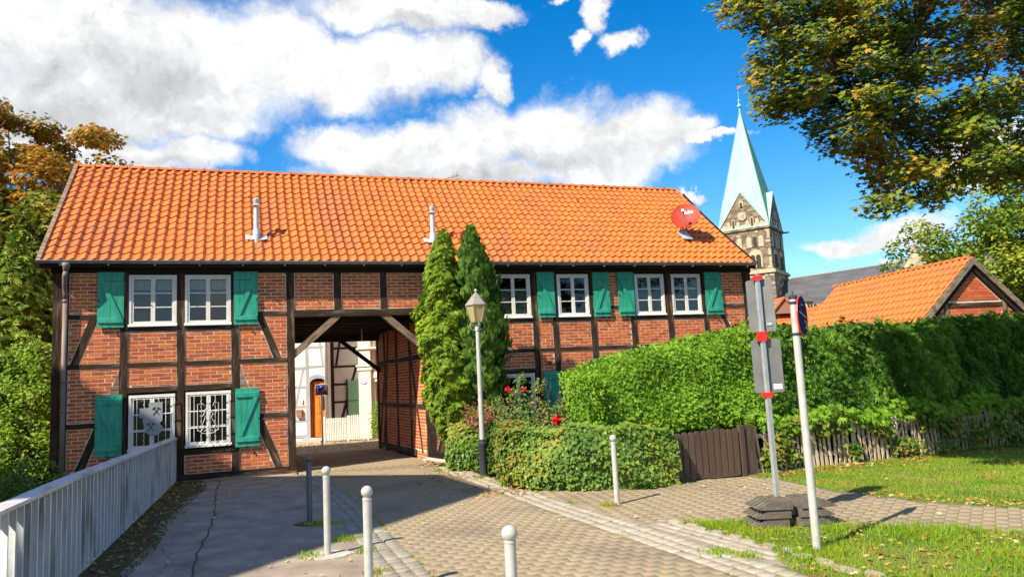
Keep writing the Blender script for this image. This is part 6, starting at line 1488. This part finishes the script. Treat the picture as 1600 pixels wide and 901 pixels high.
while z < TZ:
    x = -2.3 + (r % 2) * 0.117
    while x < 2.3:
        b = rect(x, x + 0.222, z, z + 0.058)
        b = clip(clip(b, SLP, 1.0, TZ - 0.42), -SLP, 1.0, TZ - 0.42)
        for (xa, xb) in ((-0.93,-0.80),(0.80,0.93)):
            if b and xa < sum(p[0] for p in b)/len(b) < xb: b = []
        if len(b) > 2 and not (2.90 < z < 3.02): _tmp.append(b)
        x += PL
    z += CO; r += 1
def ob_bricks(polys):
    vis = sorted(polys, key=lambda b: -b[0][1])[:200]
    for b in vis:
        cx_, cz_ = sum(p[0] for p in b)/len(b), sum(p[1] for p in b)/len(b)
        MB().prism([(p[0]-cx_, p[1]-cz_) for p in b], 0.105, 0.13, back=False).build('brick', M['brick_orange'], ob, M=Matrix.Translation((cx_, rng.uniform(-.002,.001), cz_)))
    mb = MB()
    for b in sorted(polys, key=lambda b: -b[0][1])[200:]: mb.prism(b, 0.105, 0.13, back=False)
    if mb.v: mb.build('brick', M['brick_orange'], ob)['kind'] = 'stuff'
ob_bricks(_tmp)
hb(ob, 'rail', (-1.25, 2.96), (1.25, 2.96), 0.11, 0.085, 'timber')
hb(ob, 'post', (-0.865, 1.0), (-0.865, 3.25), 0.13, 0.08, 'timber_light'); hb(ob, 'post', (0.865, 1.0), (0.865, 3.25), 0.12, 0.08, 'timber_light')
for sx in (1, -1):
    P_ = [(0, TZ), (sx * HW, TZ - HW * SLP), (sx * HW, TZ - HW * SLP - 0.19), (0, TZ - 0.19)]
    MB().prism(P_ if sx < 0 else P_[::-1], -0.03, 0.02).build('verge_board', pmat('weathered_board', [(0.10,0.08,0.055),(0.20,0.17,0.12),(0.28,0.24,0.175)], 6, 0.9, 0.5, 20, stain=((0.07,0.06,0.035), 5, 0.55, 0.7, (1,1,1))), ob)
    P_ = [(0, TZ - 0.24), (sx * (HW - .2), TZ - 0.24 - (HW - .2) * SLP), (sx * (HW - .2), TZ - (HW - .2) * SLP - 0.36), (0, TZ - 0.36)]
    MB().prism(P_ if sx < 0 else P_[::-1], 0.04, 0.10).build('inner_verge', M['dark_wood'], ob)
    P_ = [(0, TZ - 0.03), (sx * HW, TZ - 0.03 - HW * SLP), (sx * HW, TZ - HW * SLP - 0.12), (0, TZ - 0.12)]
    MB().prism(P_ if sx < 0 else P_[::-1], 0.02, OL).build('roof_deck', M['tile'], ob)
orf = empty('roof'); orf.parent = ob
oa = math.atan(SLP); sl_o = HW / math.cos(oa)
ti = []; nro = 13; RSo = sl_o / nro; nco = 27; wco = OL / nco
for sx in (-1, 1):
    for r_i in range(nro):
        for c in range(nco):
            s = r_i * RSo; ti.append((sx, s, c * wco))
Tm2 = []
for sx, s, y in ti:
    # local frame: tile x runs along the ridge, y up the slope
    up = Vector((-sx * math.cos(oa), 0, math.sin(oa))); nn2 = Vector((sx * math.sin(oa), 0, math.cos(oa))); xx = up.cross(nn2)
    p = Vector((sx * (HW + 0.05), y if xx.y > 0 else y + wco, TZ - (HW + 0.05) * SLP)) + up * s
    Tm2.append((Matrix(((xx.x, up.x, nn2.x, p.x), (xx.y, up.y, nn2.y, p.y), (xx.z, up.z, nn2.z, p.z), (0,0,0,1))) @ Matrix.Diagonal((wco / 0.186, RSo / RS, 1, 1)), sx))
near = [m_ for m_, sx in Tm2 if sx < 0][: nro * nco]
near.sort(key=lambda m_: (OM @ m_.translation).length)
for m_ in near[:230]:
    o = bpy.data.objects.new('roof_tile', tbase); o.parent = orf; o.matrix_local = m_ @ Matrix.Rotation(rng.uniform(-.012,.012), 4, 'Z'); COL.objects.link(o)
rest = near[230:] + [m_ for m_, sx in Tm2 if sx > 0]
V, F = instance(TV, TF, np.array([np.array(m_.to_3x3()) for m_ in rest]), np.array([tuple(m_.translation) for m_ in rest])); me = fast('roof_tile', V, F); smooth_by_angle(me, 40); link('roof_tile', me, M['tile'], orf)['kind'] = 'stuff'
y = 0.0
while y < OL - 0.1:
    o = bpy.data.objects.new('ridge_tile', rme); o.parent = orf; o.matrix_local = Matrix.Translation((0, y, TZ - 0.02)) @ Matrix.Rotation(PI / 2, 4, 'Z'); COL.objects.link(o); y += 0.328

def tower_stone():
    m, nt, b, o = new_mat('coursed_sandstone'); N, L = nt.nodes, nt.links
    tc = N.new('ShaderNodeTexCoord'); sp_ = N.new('ShaderNodeSeparateXYZ'); L.new(tc.outputs['Object'], sp_.inputs[0])
    ad = N.new('ShaderNodeMath'); ad.operation = 'ADD'; L.new(sp_.outputs[0], ad.inputs[0]); L.new(sp_.outputs[1], ad.inputs[1])
    cb = N.new('ShaderNodeCombineXYZ'); L.new(ad.outputs[0], cb.inputs[0]); L.new(sp_.outputs[2], cb.inputs[1])
    br = N.new('ShaderNodeTexBrick'); L.new(cb.outputs[0], br.inputs[0]); br.inputs['Scale'].default_value = 1.0
    br.inputs['Brick Width'].default_value = 0.62; br.inputs['Row Height'].default_value = 0.28; br.inputs['Mortar Size'].default_value = 0.022; br.inputs['Bias'].default_value = -0.2
    br.inputs['Color1'].default_value = (0.12,0.08,0.048,1); br.inputs['Color2'].default_value = (0.32,0.235,0.145,1); br.inputs['Mortar'].default_value = (0.30,0.25,0.18,1)
    n = N.new('ShaderNodeTexNoise'); n.inputs['Scale'].default_value = 1.3; n.inputs['Detail'].default_value = 6; L.new(tc.outputs['Object'], n.inputs[0])
    mr = N.new('ShaderNodeMapRange'); L.new(n.outputs['Fac'], mr.inputs[0]); mr.inputs[1].default_value = 0.52; mr.inputs[2].default_value = 0.62
    mx = N.new('ShaderNodeMix'); mx.data_type = 'RGBA'; L.new(mr.outputs[0], mx.inputs[0]); L.new(br.outputs[0], mx.inputs[6]); mx.inputs[7].default_value = (0.12,0.085,0.055,1)
    L.new(mx.outputs[2], b.inputs['Base Color']); b.inputs['Roughness'].default_value = 0.95
    bp = N.new('ShaderNodeBump'); bp.inputs['Distance'].default_value = 0.05; bp.inputs['Strength'].default_value = 0.7; bp.invert = True; L.new(br.outputs['Fac'], bp.inputs['Height']); L.new(bp.outputs[0], b.inputs['Normal'])
    return m
STN = tower_stone()
fd = Vector((-0.829, 0.559, 0)); rdv = Vector((0.559, 0.829, 0)); TW = 7.0
org = Vector((35.662, 100, 0)) + fd * TW
TM = Matrix(((-fd.x, rdv.x, 0, org.x), (-fd.y, rdv.y, 0, org.y), (0, 0, 1, 0), (0, 0, 0, 1)))
tw = empty('church_tower', M=TM, label='stone church tower with a pale green copper spire, clock and round-arched windows', cat='church tower')
CZ = 20.75; GZ = CZ + 5.3; AZ = 39.0; LZ = 14.55
MB().box(0, TW, 0, TW, -1, CZ).build('wall', STN, tw)
MB().box(-0.25, TW + 0.25, -0.25, TW + 0.25, -1, LZ - 0.25).build('lower_wall', STN, tw)
FR = [Matrix.Identity(4), Matrix(((0,-1,0,TW),(1,0,0,0),(0,0,1,0),(0,0,0,1))), Matrix(((-1,0,0,TW),(0,-1,0,TW),(0,0,1,0),(0,0,0,1))), Matrix(((0,1,0,0),(-1,0,0,TW),(0,0,1,0),(0,0,0,1)))]
mb = MB(); mb.box(-0.22, TW + 0.22, -0.22, TW + 0.22, CZ - 0.18, CZ + 0.12); mb.build('cornice', STN, tw)
mb = MB(); mb.box(-0.5, TW + 0.5, -0.5, TW + 0.5, LZ - 0.25, LZ + 0.10).box(-0.3, TW + 0.3, -0.3, TW + 0.3, LZ + 0.10, LZ + 0.3); mb.build('cornice', M['stone_cream'], tw)
def arch(x0, x1, z0, z1, n=7):
    r = (x1 - x0) / 2; c = (x0 + x1) / 2; zc = z1 - r
    return [(x0, z0), (x1, z0)] + [(c + r * math.cos(a), zc + r * math.sin(a)) for a in np.linspace(0, PI, n)]
for fi in (0, 1):
    Fm = FR[fi]
    MB().prism([(0, CZ + 0.12), (TW, CZ + 0.12), (TW / 2, GZ)], 0, 0.4).build('gable', STN, tw, M=Fm)
    for g0 in (0.85, 3.85):
        for k in range(3):
            x = g0 + k * 0.82; MB().prism(arch(x - 0.05, x + 0.67, 18.05, 19.62), -0.10, 0.02).build('arch_surround', M['stone_cream'] if k != 1 else STN, tw, M=Fm)
            MB().prism(arch(x + 0.06, x + 0.56, 18.1, 19.5), -0.12 if k == 1 else -0.13, -0.05).build('belfry_window' if k == 1 else 'blind_niche', M['stone_dark'] if k == 1 else M['stone_cream'], tw, M=Fm)
        MB().prism(arch(g0 + 0.15, g0 + 1.95, 15.2, 17.75), -0.10, 0.02).build('arch_surround', M['stone_cream'], tw, M=Fm)
        for k in (0, 1): MB().prism(arch(g0 + 0.34 + k * 0.76, g0 + 0.96 + k * 0.76, 15.2, 17.0), -0.14, -0.08).build('belfry_window', M['stone_dark'], tw, M=Fm)
    for k, (dx_, zt) in enumerate(((-2.6,21.7),(-2.0,22.1),(-1.3,22.4),(-0.65,21.95),(0.65,21.95),(1.3,22.4),(2.0,22.1),(2.6,21.7))):
        x = TW / 2 + dx_; MB().prism(arch(x - 0.24, x + 0.24, 21.0, zt), -0.08, 0.02).build('gable_niche', M['stone_cream'], tw, M=Fm)
        if k in (2, 5): MB().prism(arch(x - 0.14, x + 0.14, 21.1, zt - 0.15), -0.10, -0.05).build('gable_window', M['stone_dark'], tw, M=Fm)
    MB().prism(arch(TW/2 - 0.32, TW/2 + 0.32, 24.0, 24.9), -0.08, 0.02).build('gable_niche', M['stone_cream'], tw, M=Fm); MB().prism(arch(TW/2 - 0.17, TW/2 + 0.17, 23.9, 24.6), -0.10, -0.05).build('gable_window', M['stone_dark'], tw, M=Fm)
    mb = MB(); z = 15.0
    while z < CZ - 0.4:
        for xx, l in ((0.0, rng.choice((0.35, 0.6))), (TW, -rng.choice((0.35, 0.6)))):
            if rng.random() < 0.7: mb.box(min(xx, xx + l), max(xx, xx + l), -0.03, 0.02, z, z + 0.26)
        for q in range(3):
            if rng.random() < 0.6: x = rng.uniform(0.5, 6.2); mb.box(x, x + rng.uniform(0.3, 0.55), -0.02, 0.02, z, z + 0.24) if abs(x - 3.45) < 0.5 or z > 19.8 or z < 15.2 or 17.8 < z < 18 else None
        z += 0.30
    z = 1.0
    while z < LZ - 0.6:
        for q in range(9): 
            if rng.random() < 0.6: x = rng.uniform(-0.1, 6.6); mb.box(x, x + rng.uniform(0.3, 0.7), -0.28, -0.23, z, z + 0.28)
        z += 0.30
    mb.build('quoin', M['stone_cream'], tw, M=Fm)['kind'] = 'stuff'
    ck = MB().prism([(TW/2 + 0.62 * math.cos(a), 22.65 + 0.62 * math.sin(a)) for a in np.linspace(0, 2 * PI, 24, endpoint=False)], -0.14, -0.02).build('clock_face', M['stone_cream'], tw, M=Fm)
    mb = MB()
    for a0, l in ((1.05, 0.48), (2.45, 0.34)): stick(mb, (TW/2, 22.65), (TW/2 + l * math.sin(a0), 22.65 + l * math.cos(a0)), 0.05, -0.17, -0.145)
    for k in range(12): a = k * PI / 6; stick(mb, (TW/2 + 0.5 * math.sin(a), 22.65 + 0.5 * math.cos(a)), (TW/2 + 0.58 * math.sin(a), 22.65 + 0.58 * math.cos(a)), 0.035, -0.165, -0.142)
    mb.build('clock_hands', M['black'], ck)
for fi in (2, 3): MB().prism([(0, CZ + 0.12), (TW, CZ + 0.12), (TW / 2, GZ)], 0, 0.4).build('gable', STN, tw, M=FR[fi])
c = TW / 2; cu = M['copper']
spm = MB(); ap_ = (c, c, AZ)
q_ = [(-0.1,-0.1,CZ+0.14),(TW+.1,-0.1,CZ+0.14),(TW+.1,TW+.1,CZ+0.14),(-0.1,TW+.1,CZ+0.14)]
spm.add(q_ + [ap_], [(0,1,4),(1,2,4),(2,3,4),(3,0,4),(3,2,1,0)])
spo = spm.build('spire', cu, tw)
for fi in range(4):
    mb = MB(); e = 0.12; zb_ = CZ + 0.14
    # gable roof running back into the spire, its verge just proud of the stone gable
    v = [(-0.12, -e, zb_), (TW/2, -e, GZ + 0.16), (TW + 0.12, -e, zb_), (-0.12, -e, zb_ - 0.14), (TW/2, -e, GZ - 0.02), (TW + 0.12, -e, zb_ - 0.14), (TW/2, c, GZ + 0.16), (c, c, zb_), (TW/2, c, GZ - 0.1)]
    mb.add(v, [(0,3,4,1),(1,4,5,2),(0,1,6),(1,2,6),(3,8,4),(4,8,5),(0,6,8,3),(2,5,8,6)])
    mb.build('gable_roof', cu, tw, M=FR[fi])
mb = MB()
for f_i in range(4):
    a, b = Vector(q_[f_i]), Vector(q_[(f_i + 1) % 4])
    for k in range(1, 14):
        p = a.lerp(b, k / 14); t = 1 - abs(k / 14 - 0.5) * 2; e_ = p.lerp(Vector(ap_), 0.97 * t + 0.02)
        mb.tube([p, e_], 0.03, 3, cap=False)
    mb.tube([a, Vector(ap_)], 0.06, 4)
mb.build('standing_seams', cu, spo)
o = MB().lathe([(0.12,AZ-0.3),(0.10,AZ+0.4),(0.30,AZ+0.6),(0.30,AZ+0.8),(0.12,AZ+1.0),(0.10,AZ+1.3),(0.22,AZ+1.5),(0.10,AZ+1.7),(0.04,AZ+1.8),(0.03,AZ+4.0)], 10, ctr=(c, c, 0)).build('finial', M['copper'], tw)
mb = MB(); mb.box(c - 0.32, c + 0.32, c - 0.03, c + 0.03, AZ + 3.1, AZ + 3.2).tube([(c, c, AZ + 3.7), (c + 0.2, c, AZ + 3.95), (c - 0.1, c, AZ + 4.05)], 0.05, 4); mb.build('weathercock', M['iron'], tw)
for x, y in ((TW + 0.2, TW + 0.2),): MB().box(x - 0.1, x + 0.7, y - 0.1, y + 0.1, CZ - 0.15, CZ + 0.05).build('waterspout', STN, tw)
# nave
nd_ = Vector((0.598, -0.801, 0)); pd_ = Vector((0.801, 0.598, 0)); NO = Vector((38.26, 104, 0)) - nd_ * 2.0
NM = Matrix(((nd_.x, pd_.x, 0, NO.x), (nd_.y, pd_.y, 0, NO.y), (0,0,1,0), (0,0,0,1)))
nv = empty('church_nave', M=NM, label='long dark slate roof of the church nave with a cream stone transept gable', cat='church')
mb = MB(); mb.box(0, 44, -5, 5, 0, 8.0); mb.build('wall', STN, nv)
mb = MB(); RZ = 13.6; mb.add([(-0.3,-5.4,7.6),(44,-5.4,7.6),(44,0,RZ),(-0.3,0,RZ),(-0.3,5.4,7.6),(44,5.4,7.6)], [(0,1,2,3),(3,2,5,4),(0,3,4),(1,5,2),(0,4,5,1)])
rf_ = mb.build('roof', M['slate'], nv)
mb = MB(); mb.box(-0.3, 44, -0.12, 0.12, RZ - 0.05, RZ + 0.12); mb.build('ridge_cap', M['zinc'], rf_)
tb = Vector((48.54, 88, 0)) - NO; tx = tb.dot(nd_); ty = tb.dot(pd_)
MB().prism([(tx - 1.75, 0), (tx + 1.75, 0), (tx + 1.75, 12.45), (tx, 14.75), (tx - 1.75, 12.45)], ty, ty + 0.6).build('gable', M['stone_cream'], nv)
for sx in (1, -1):
    P_ = [(tx, 14.98), (tx + sx * 1.95, 12.42), (tx + sx * 1.95, 12.2), (tx, 14.72)]
    MB().prism(P_ if sx < 0 else P_[::-1], ty - 0.1, ty + 0.75).build('coping', plain('grey_coping', (0.30,0.27,0.23), 0.9), nv)
MB().box(tx - 0.1, tx + 0.1, ty + 0.1, ty + 0.3, 14.9, 15.35).box(tx - 0.25, tx + 0.25, ty + 0.15, ty + 0.25, 15.1, 15.22).build('gable_cross', plain('dark_stone', (0.2,0.17,0.14), 0.9), nv)
for dx_, z0, z1 in ((-1.0,11.6,12.6),(0,11.9,13.6),(1.0,11.6,12.6)): MB().prism(arch(tx + dx_ - 0.3, tx + dx_ + 0.3, z0, z1), ty - 0.06, ty + 0.02).build('gable_niche', plain('niche_stone', (0.40,0.32,0.21), 0.9), nv)
MB().prism([(tx - 1.7, 6), (tx + 1.7, 6), (tx + 1.7, 12.3), (tx, 14.6), (tx - 1.7, 12.3)], ty + 0.6, ty + 12).build('transept_roof', M['slate'], nv)
# small tiled roofs between the church and the outbuilding
sr = empty('low_tiled_house', (15.2, 40, 0), 0.0, 'low orange tiled house with small dormer and louvred turret below the church roof', 'house')
MB().box(-0.9, 3.2, -0.9, 3.6, 0, 2.95).build('wall', M['brick_orange'], sr)
def mat_grid_tile():
    m, nt, b, o = new_mat('far_tiles'); N, L = nt.nodes, nt.links
    tc = N.new('ShaderNodeTexCoord'); sp_ = N.new('ShaderNodeSeparateXYZ'); L.new(tc.outputs['Object'], sp_.inputs[0]); cb = N.new('ShaderNodeCombineXYZ'); L.new(sp_.outputs[0], cb.inputs[0]); L.new(sp_.outputs[2], cb.inputs[1])
    br = N.new('ShaderNodeTexBrick'); L.new(cb.outputs[0], br.inputs[0]); br.offset = 0.0; br.inputs['Scale'].default_value = 1; br.inputs['Brick Width'].default_value = 0.21; br.inputs['Row Height'].default_value = 0.24; br.inputs['Mortar Size'].default_value = 0.018
    br.inputs['Color1'].default_value = (0.55,0.13,0.03,1); br.inputs['Color2'].default_value = (0.70,0.19,0.045,1); br.inputs['Mortar'].default_value = (0.28,0.05,0.02,1)
    L.new(br.outputs[0], b.inputs['Base Color']); b.inputs['Roughness'].default_value = 0.6; return m
FT = mat_grid_tile()
MB().add([(-1.1,-1.3,2.85),(3.3,-1.3,2.85),(3.3,1.2,4.95),(-1.1,1.2,4.95),(-1.1,3.8,2.85),(3.3,3.8,2.85)], [(0,1,2,3),(3,2,5,4),(0,3,4),(1,5,2),(0,4,5,1)]).build('roof', FT, sr)
dm = MB().prism([(-1.15,4.45),(0.35,4.45),(-0.45,5.25)], 0.1, 1.6).build('dormer', plain('dormer_board', (0.32,0.15,0.10), 0.8), sr)
for sx in (1, -1):
    P_ = [(-0.45, 5.36), (-0.45 + sx * 0.85, 4.45), (-0.45 + sx * 0.85, 4.35), (-0.45, 5.25)]
    MB().prism(P_ if sx < 0 else P_[::-1], 0.0, 1.7).build('dormer_roof', FT, sr)
MB().box(-1.12, -1.0, -1.2, -1.1, 0, 3.6).build('white_post', M['render_white'], sr)
MB().box(1.08, 1.50, 1.0, 1.5, 4.6, 5.12).build('turret', M['stone_cream'], sr); MB().box(1.16, 1.26, 0.98, 1.0, 4.75, 5.02).box(1.32, 1.42, 0.98, 1.0, 4.75, 5.02).build('louvre', M['stone_dark'], sr)
MB().add([(1.0,0.9,5.1),(1.58,0.9,5.1),(1.58,1.6,5.1),(1.0,1.6,5.1),(1.29,1.25,5.55)], [(0,1,4),(1,2,4),(2,3,4),(3,0,4),(3,2,1,0)]).lathe([(0.02,5.5),(0.02,5.68),(0.04,5.7),(0.01,5.74)], 6, ctr=(1.29,1.25,0)).build('turret_cap', M['slate'], sr)

# ================================================================== NEIGHBOURING BLOCK behind the viewer's left shoulder; its canted corner shades the drive
kk = 1 / math.tan(SUN_EL); S2d = Vector((math.cos(SUN_TRAVEL), math.sin(SUN_TRAVEL), 0)); NH = 12.0
cA = Vector((-1.45, 13.70, 0)) - S2d * (NH * kk); cB = Vector((-0.42, 11.46, 0)) - S2d * (NH * kk)
dA = Vector((-0.95, 0.31, 0)).normalized(); dB = Vector((math.cos(math.radians(243.5)), math.sin(math.radians(243.5)), 0))
pA, pB = cA + dA * 13, cB + dB * 11
plan = [pA, cA, cB, pB, pB + dA * 11]
nh = empty('corner_apartment_block', cA, label='brick apartment block with canted corner standing outside the picture at left', cat='building')
loc_ = [(p - cA).to_tuple()[:2] for p in plan][::-1]
MB().plate(loc_, -1.4, NH - 0.25).build('wall', M['brick'], nh)
cen = Vector((sum(p[0] for p in loc_) / 5, sum(p[1] for p in loc_) / 5))
MB().plate([tuple(cen + (Vector(p) - cen) * 1.0) for p in loc_], NH - 0.249, NH).build('cornice', M['stone_cream'], nh)
for a, b, cnt in ((cA, pA, 4), (cB, pB, 3)):
    d = (b - a).normalized(); o_ = Vector((d.y, -d.x, 0)); o_ = o_ if o_.dot(Vector((1, 0.3, 0))) > 0 else -o_
    ang = math.atan2(o_.x * -1, o_.y * -1) ; 
    for k in range(cnt):
        for z0 in (1.0, 4.4, 7.8):
            p = a + d * (1.6 + k * 2.7) - cA + o_ * 0.04
            Mx = Matrix(((d.x, -o_.x, 0, p.x), (d.y, -o_.y, 0, p.y), (0, 0, 1, z0), (0, 0, 0, 1)))
            f_ = MB().box(-0.6, 0.6, -0.02, 0.05, 0, 1.5).build('window', M['window_paint'], nh, M=Mx); MB().box(-0.52, -0.03, -0.026, -0.021, 0.1, 1.4).build('pane', M['room'], f_); MB().box(0.03, 0.52, -0.026, -0.021, 0.1, 1.4).build('pane', M['room'], f_)

# ================================================================== GRASS, WEEDS, LITTER
def scatter_poly(P_, n, seed=0):
    xs = [p[0] for p in P_]; ys = [p[1] for p in P_]; out = []
    r = np.random.default_rng(seed); 
    while len(out) < n:
        q = r.uniform((min(xs), min(ys)), (max(xs), max(ys)), (n, 2))
        out += [t for t in q if in_poly(t[0], t[1], P_)]
    return np.array(out[:n])
def blades(name, Q, h, w_=1.0, mat='lf_grass', parent=None):
    n = len(Q); yv = np.array([0, 0, 1.0]) + nr.normal(size=(n, 3)) * np.array([0.35, 0.35, 0.08]); yv /= np.linalg.norm(yv, axis=1, keepdims=True)
    zv = unit(n); zv -= (zv * yv).sum(1, keepdims=True) * yv; zv /= np.linalg.norm(zv, axis=1, keepdims=True); xv = np.cross(yv, zv)
    hh = (h if hasattr(h, '__len__') else np.full(n, h)) * nr.uniform(0.5, 1.3, n)
    R = np.stack([xv * (0.05 * w_), yv * hh[:, None], zv * hh[:, None]], 2)
    P = np.column_stack([Q, np.zeros(n)])
    T = (np.array([(-1,0,0),(1,0,0),(0.0,1,0.25)], float) * np.array([1,1,1]), np.array([(0,1,2)]))
    V, F = instance(T[0], T[1], R, P); o = link(name, fast(name, V, F), M[mat], parent); return o
LB = [(1.72,8.34),(2.32,8.28),(4.66,7.12),(8.5,5.1),(8.5,2.5),(3.52,2.6),(2.67,4.8),(2.14,6.35),(2.2,7.0),(1.98,7.65)]
LF = [(3.62,11.5),(3.9,10.6),(4.1,9.8),(4.7,8.8),(5.4,8.2),(8.4,6.6),(12,8),(13.5,10.5)] + pj([W(13.5, 10.3), W(7.3, 9.9)])
def dens(Q): return 0.5 + 0.5 * np.sin(Q[:,0] * 3.1 + 1.3 * np.sin(Q[:,1] * 2.3)) * np.sin(Q[:,1] * 2.7 + Q[:,0])
Q = scatter_poly(LB, 95000, 1); D_ = dens(Q); far = np.linalg.norm(Q - np.array([2.4, 8.0]), axis=1)
keep = nr.random(len(Q)) < 0.28 + 0.72 * D_; Q = Q[keep]; D_ = D_[keep]
edgeg = np.exp(-((Q[:,1] - (8.6 - (Q[:,0] - 1.5) * 0.47)) / 0.30) ** 2)
blades('grass', Q, 0.034 + 0.035 * D_ + 0.04 * edgeg, 0.085)['kind'] = 'stuff'
Q = scatter_poly(LF, 110000, 2); D_ = dens(Q * 1.3)
keep = nr.random(len(Q)) < 0.45 + 0.55 * D_; Q = Q[keep]
blades('grass', Q, 0.04, 0.10)['kind'] = 'stuff'
# tufts and weeds at named spots
tuf = []
for x, y, r, n, in ((1.06,9.60,0.10,130),(0.62,9.92,0.05,40),(1.75,6.9,0.14,260),(1.95,6.75,0.10,120),(-1.55,14.25,0.10,120),(-2.45,9.35,0.16,240),(-1.95,8.35,0.14,160),(-1.6,7.75,0.10,110),(-2.15,7.62,0.13,120),(-1.30,6.85,0.10,90),(-1.05,6.35,0.09,80),(2.2,7.72,0.12,220),(2.55,7.60,0.12,220),(2.9,7.55,0.12,220),(3.15,7.62,0.12,200),(2.02,7.95,0.12,180),(-0.72,12.95,0.12,140),(-0.35,12.3,0.12,90),(3.7,11.45,0.15,160),(2.3,11.25,0.2,160),(1.6,11.0,0.2,160),(2.75,6.75,0.10,160),(-3.35,21.3,0.3,200)):
    tuf.append(np.array([x, y]) + nr.normal(size=(n, 2)) * r * 0.6)
blades('weeds', np.concatenate(tuf), 0.062, 0.11)['kind'] = 'stuff'
# moss line in the joints between road and setts
jl = []
for pl_, n in ((LO, 2600), (RI, 1500)):
    for i in range(2, len(pl_) - 2):
        k = n // len(pl_); t = nr.random((k, 1)); jl.append(np.array(pl_[i]) * (1 - t) + np.array(pl_[i+1]) * t + nr.normal(size=(k, 2)) * 0.018)
jl = np.concatenate(jl); nz_ = np.sin(jl[:,0] * 7) * np.sin(jl[:,1] * 5) ; jl = jl[nz_ > 0.15]
blades('joint_moss', jl, 0.022, 0.12)['kind'] = 'stuff'
# moss cushions along the verge by the railing
vp_ = []
for i in range(9000):
    t = nr.random(); w_ = np.interp(t, [0,.2,.4,.6,.8,1], jw) + 0.06; q = RAIL0 + (RAIL1 - RAIL0) * t + rn * (nr.random() ** 1.3 * w_ + 0.03); vp_.append((q.x, q.y))
M['lf_moss'] = leaf_mat('moss_blades', [(0.07,0.08,0.02),(0.11,0.12,0.03),(0.18,0.11,0.045)], 3, 0.2)
blades('verge_moss', np.array(vp_), 0.02, 0.16, 'lf_moss')['kind'] = 'stuff'
def litter(name, Q, size, mat='lf_litter', z=0.014, tmpl=LEAF_LOBED):
    n = len(Q); P = np.column_stack([Q, np.full(n, z) + nr.uniform(0, 0.012, n)])
    return foliage(name, P, np.array([0, 0, 1.0]) + nr.normal(size=(n, 3)) * 0.25, nr.uniform(size * 0.6, size * 1.3, n), tmpl, M[mat], None, 'stuff')
# brown leaves drifted against fence, verge, ivy, passage
L1 = []
u = nr.uniform(7.2, 13.5, 1500); v = 9.85 - np.abs(nr.normal(size=1500)) * 0.22; L1.append(np.outer(u, [A3.x, A3.y]) + np.outer(v, [N3.x, N3.y]))
for i in range(900):
    t = nr.random() ** 1.3 * 0.75; q = RAIL0 + (RAIL1 - RAIL0) * t + rn * abs(nr.normal() * 0.22 + 0.25); L1.append(np.array([[q.x, q.y]]))
L1.append(np.array([(-0.15, 11.2)]) + nr.normal(size=(260, 2)) * np.array([0.35, 0.2])); L1.append(np.array([(-1.0, 13.3)]) + nr.normal(size=(260, 2)) * np.array([0.35, 0.6]))
L1.append(np.array([tuple(W(3.6, 15.2))[:2]]) + nr.normal(size=(260, 2)) * 0.28); L1.append(scatter_poly(pj([W(0.5, 21), W(3.3, 21), W(3.3, 24), W(0.5, 24)]), 900, 5))
L1.append(scatter_poly(LB, 2200, 7)); L1.append(scatter_poly(LF, 700, 8)); L1.append(scatter_poly([(4.1,9.7),(4.7,8.75),(5.4,8.15),(9.2,6.4),(9.4,6.8),(5.6,8.6),(4.9,9.2),(4.3,10)], 700, 18)); L1.append(np.array([(1.12, 9.62)]) + nr.normal(size=(24, 2)) * 0.06)
litter('leaf_litter', np.concatenate(L1), 0.042)
L2 = [scatter_poly([(-6.5,14.8),(-4.4,14.8),(-1.3,6.6),(-3.2,6.6)], 90, 9), scatter_poly([(-4,14),(-1.5,14),(1.5,7),(-1,7)], 34, 10), scatter_poly(PATH, 60, 11), scatter_poly(LF, 80, 12), scatter_poly(LB, 40, 13), scatter_poly([(2.4,9.6),(3.4,9.6),(3.4,10.9),(2.4,10.9)], 34, 14)]
litter('pale_leaf_litter', np.concatenate(L2), 0.042, 'lf_litter_pale', 0.016)
# two dark iron covers set in the road inside the passage
for (u_, v_, r_) in ((1.15, 16.5, 0.20),):
    MB().lathe([(r_, 0.0), (r_, 0.012), (r_ * 0.9, 0.014)], 20).build('manhole_cover', M['dark_paint'], None, M=Matrix.Translation(W(u_, v_)))
mh = [o for o in bpy.data.objects if o.name.startswith('manhole_cover')][0]; tag(mh, 'round dark iron cover set in the drive just inside the passage', 'manhole cover')
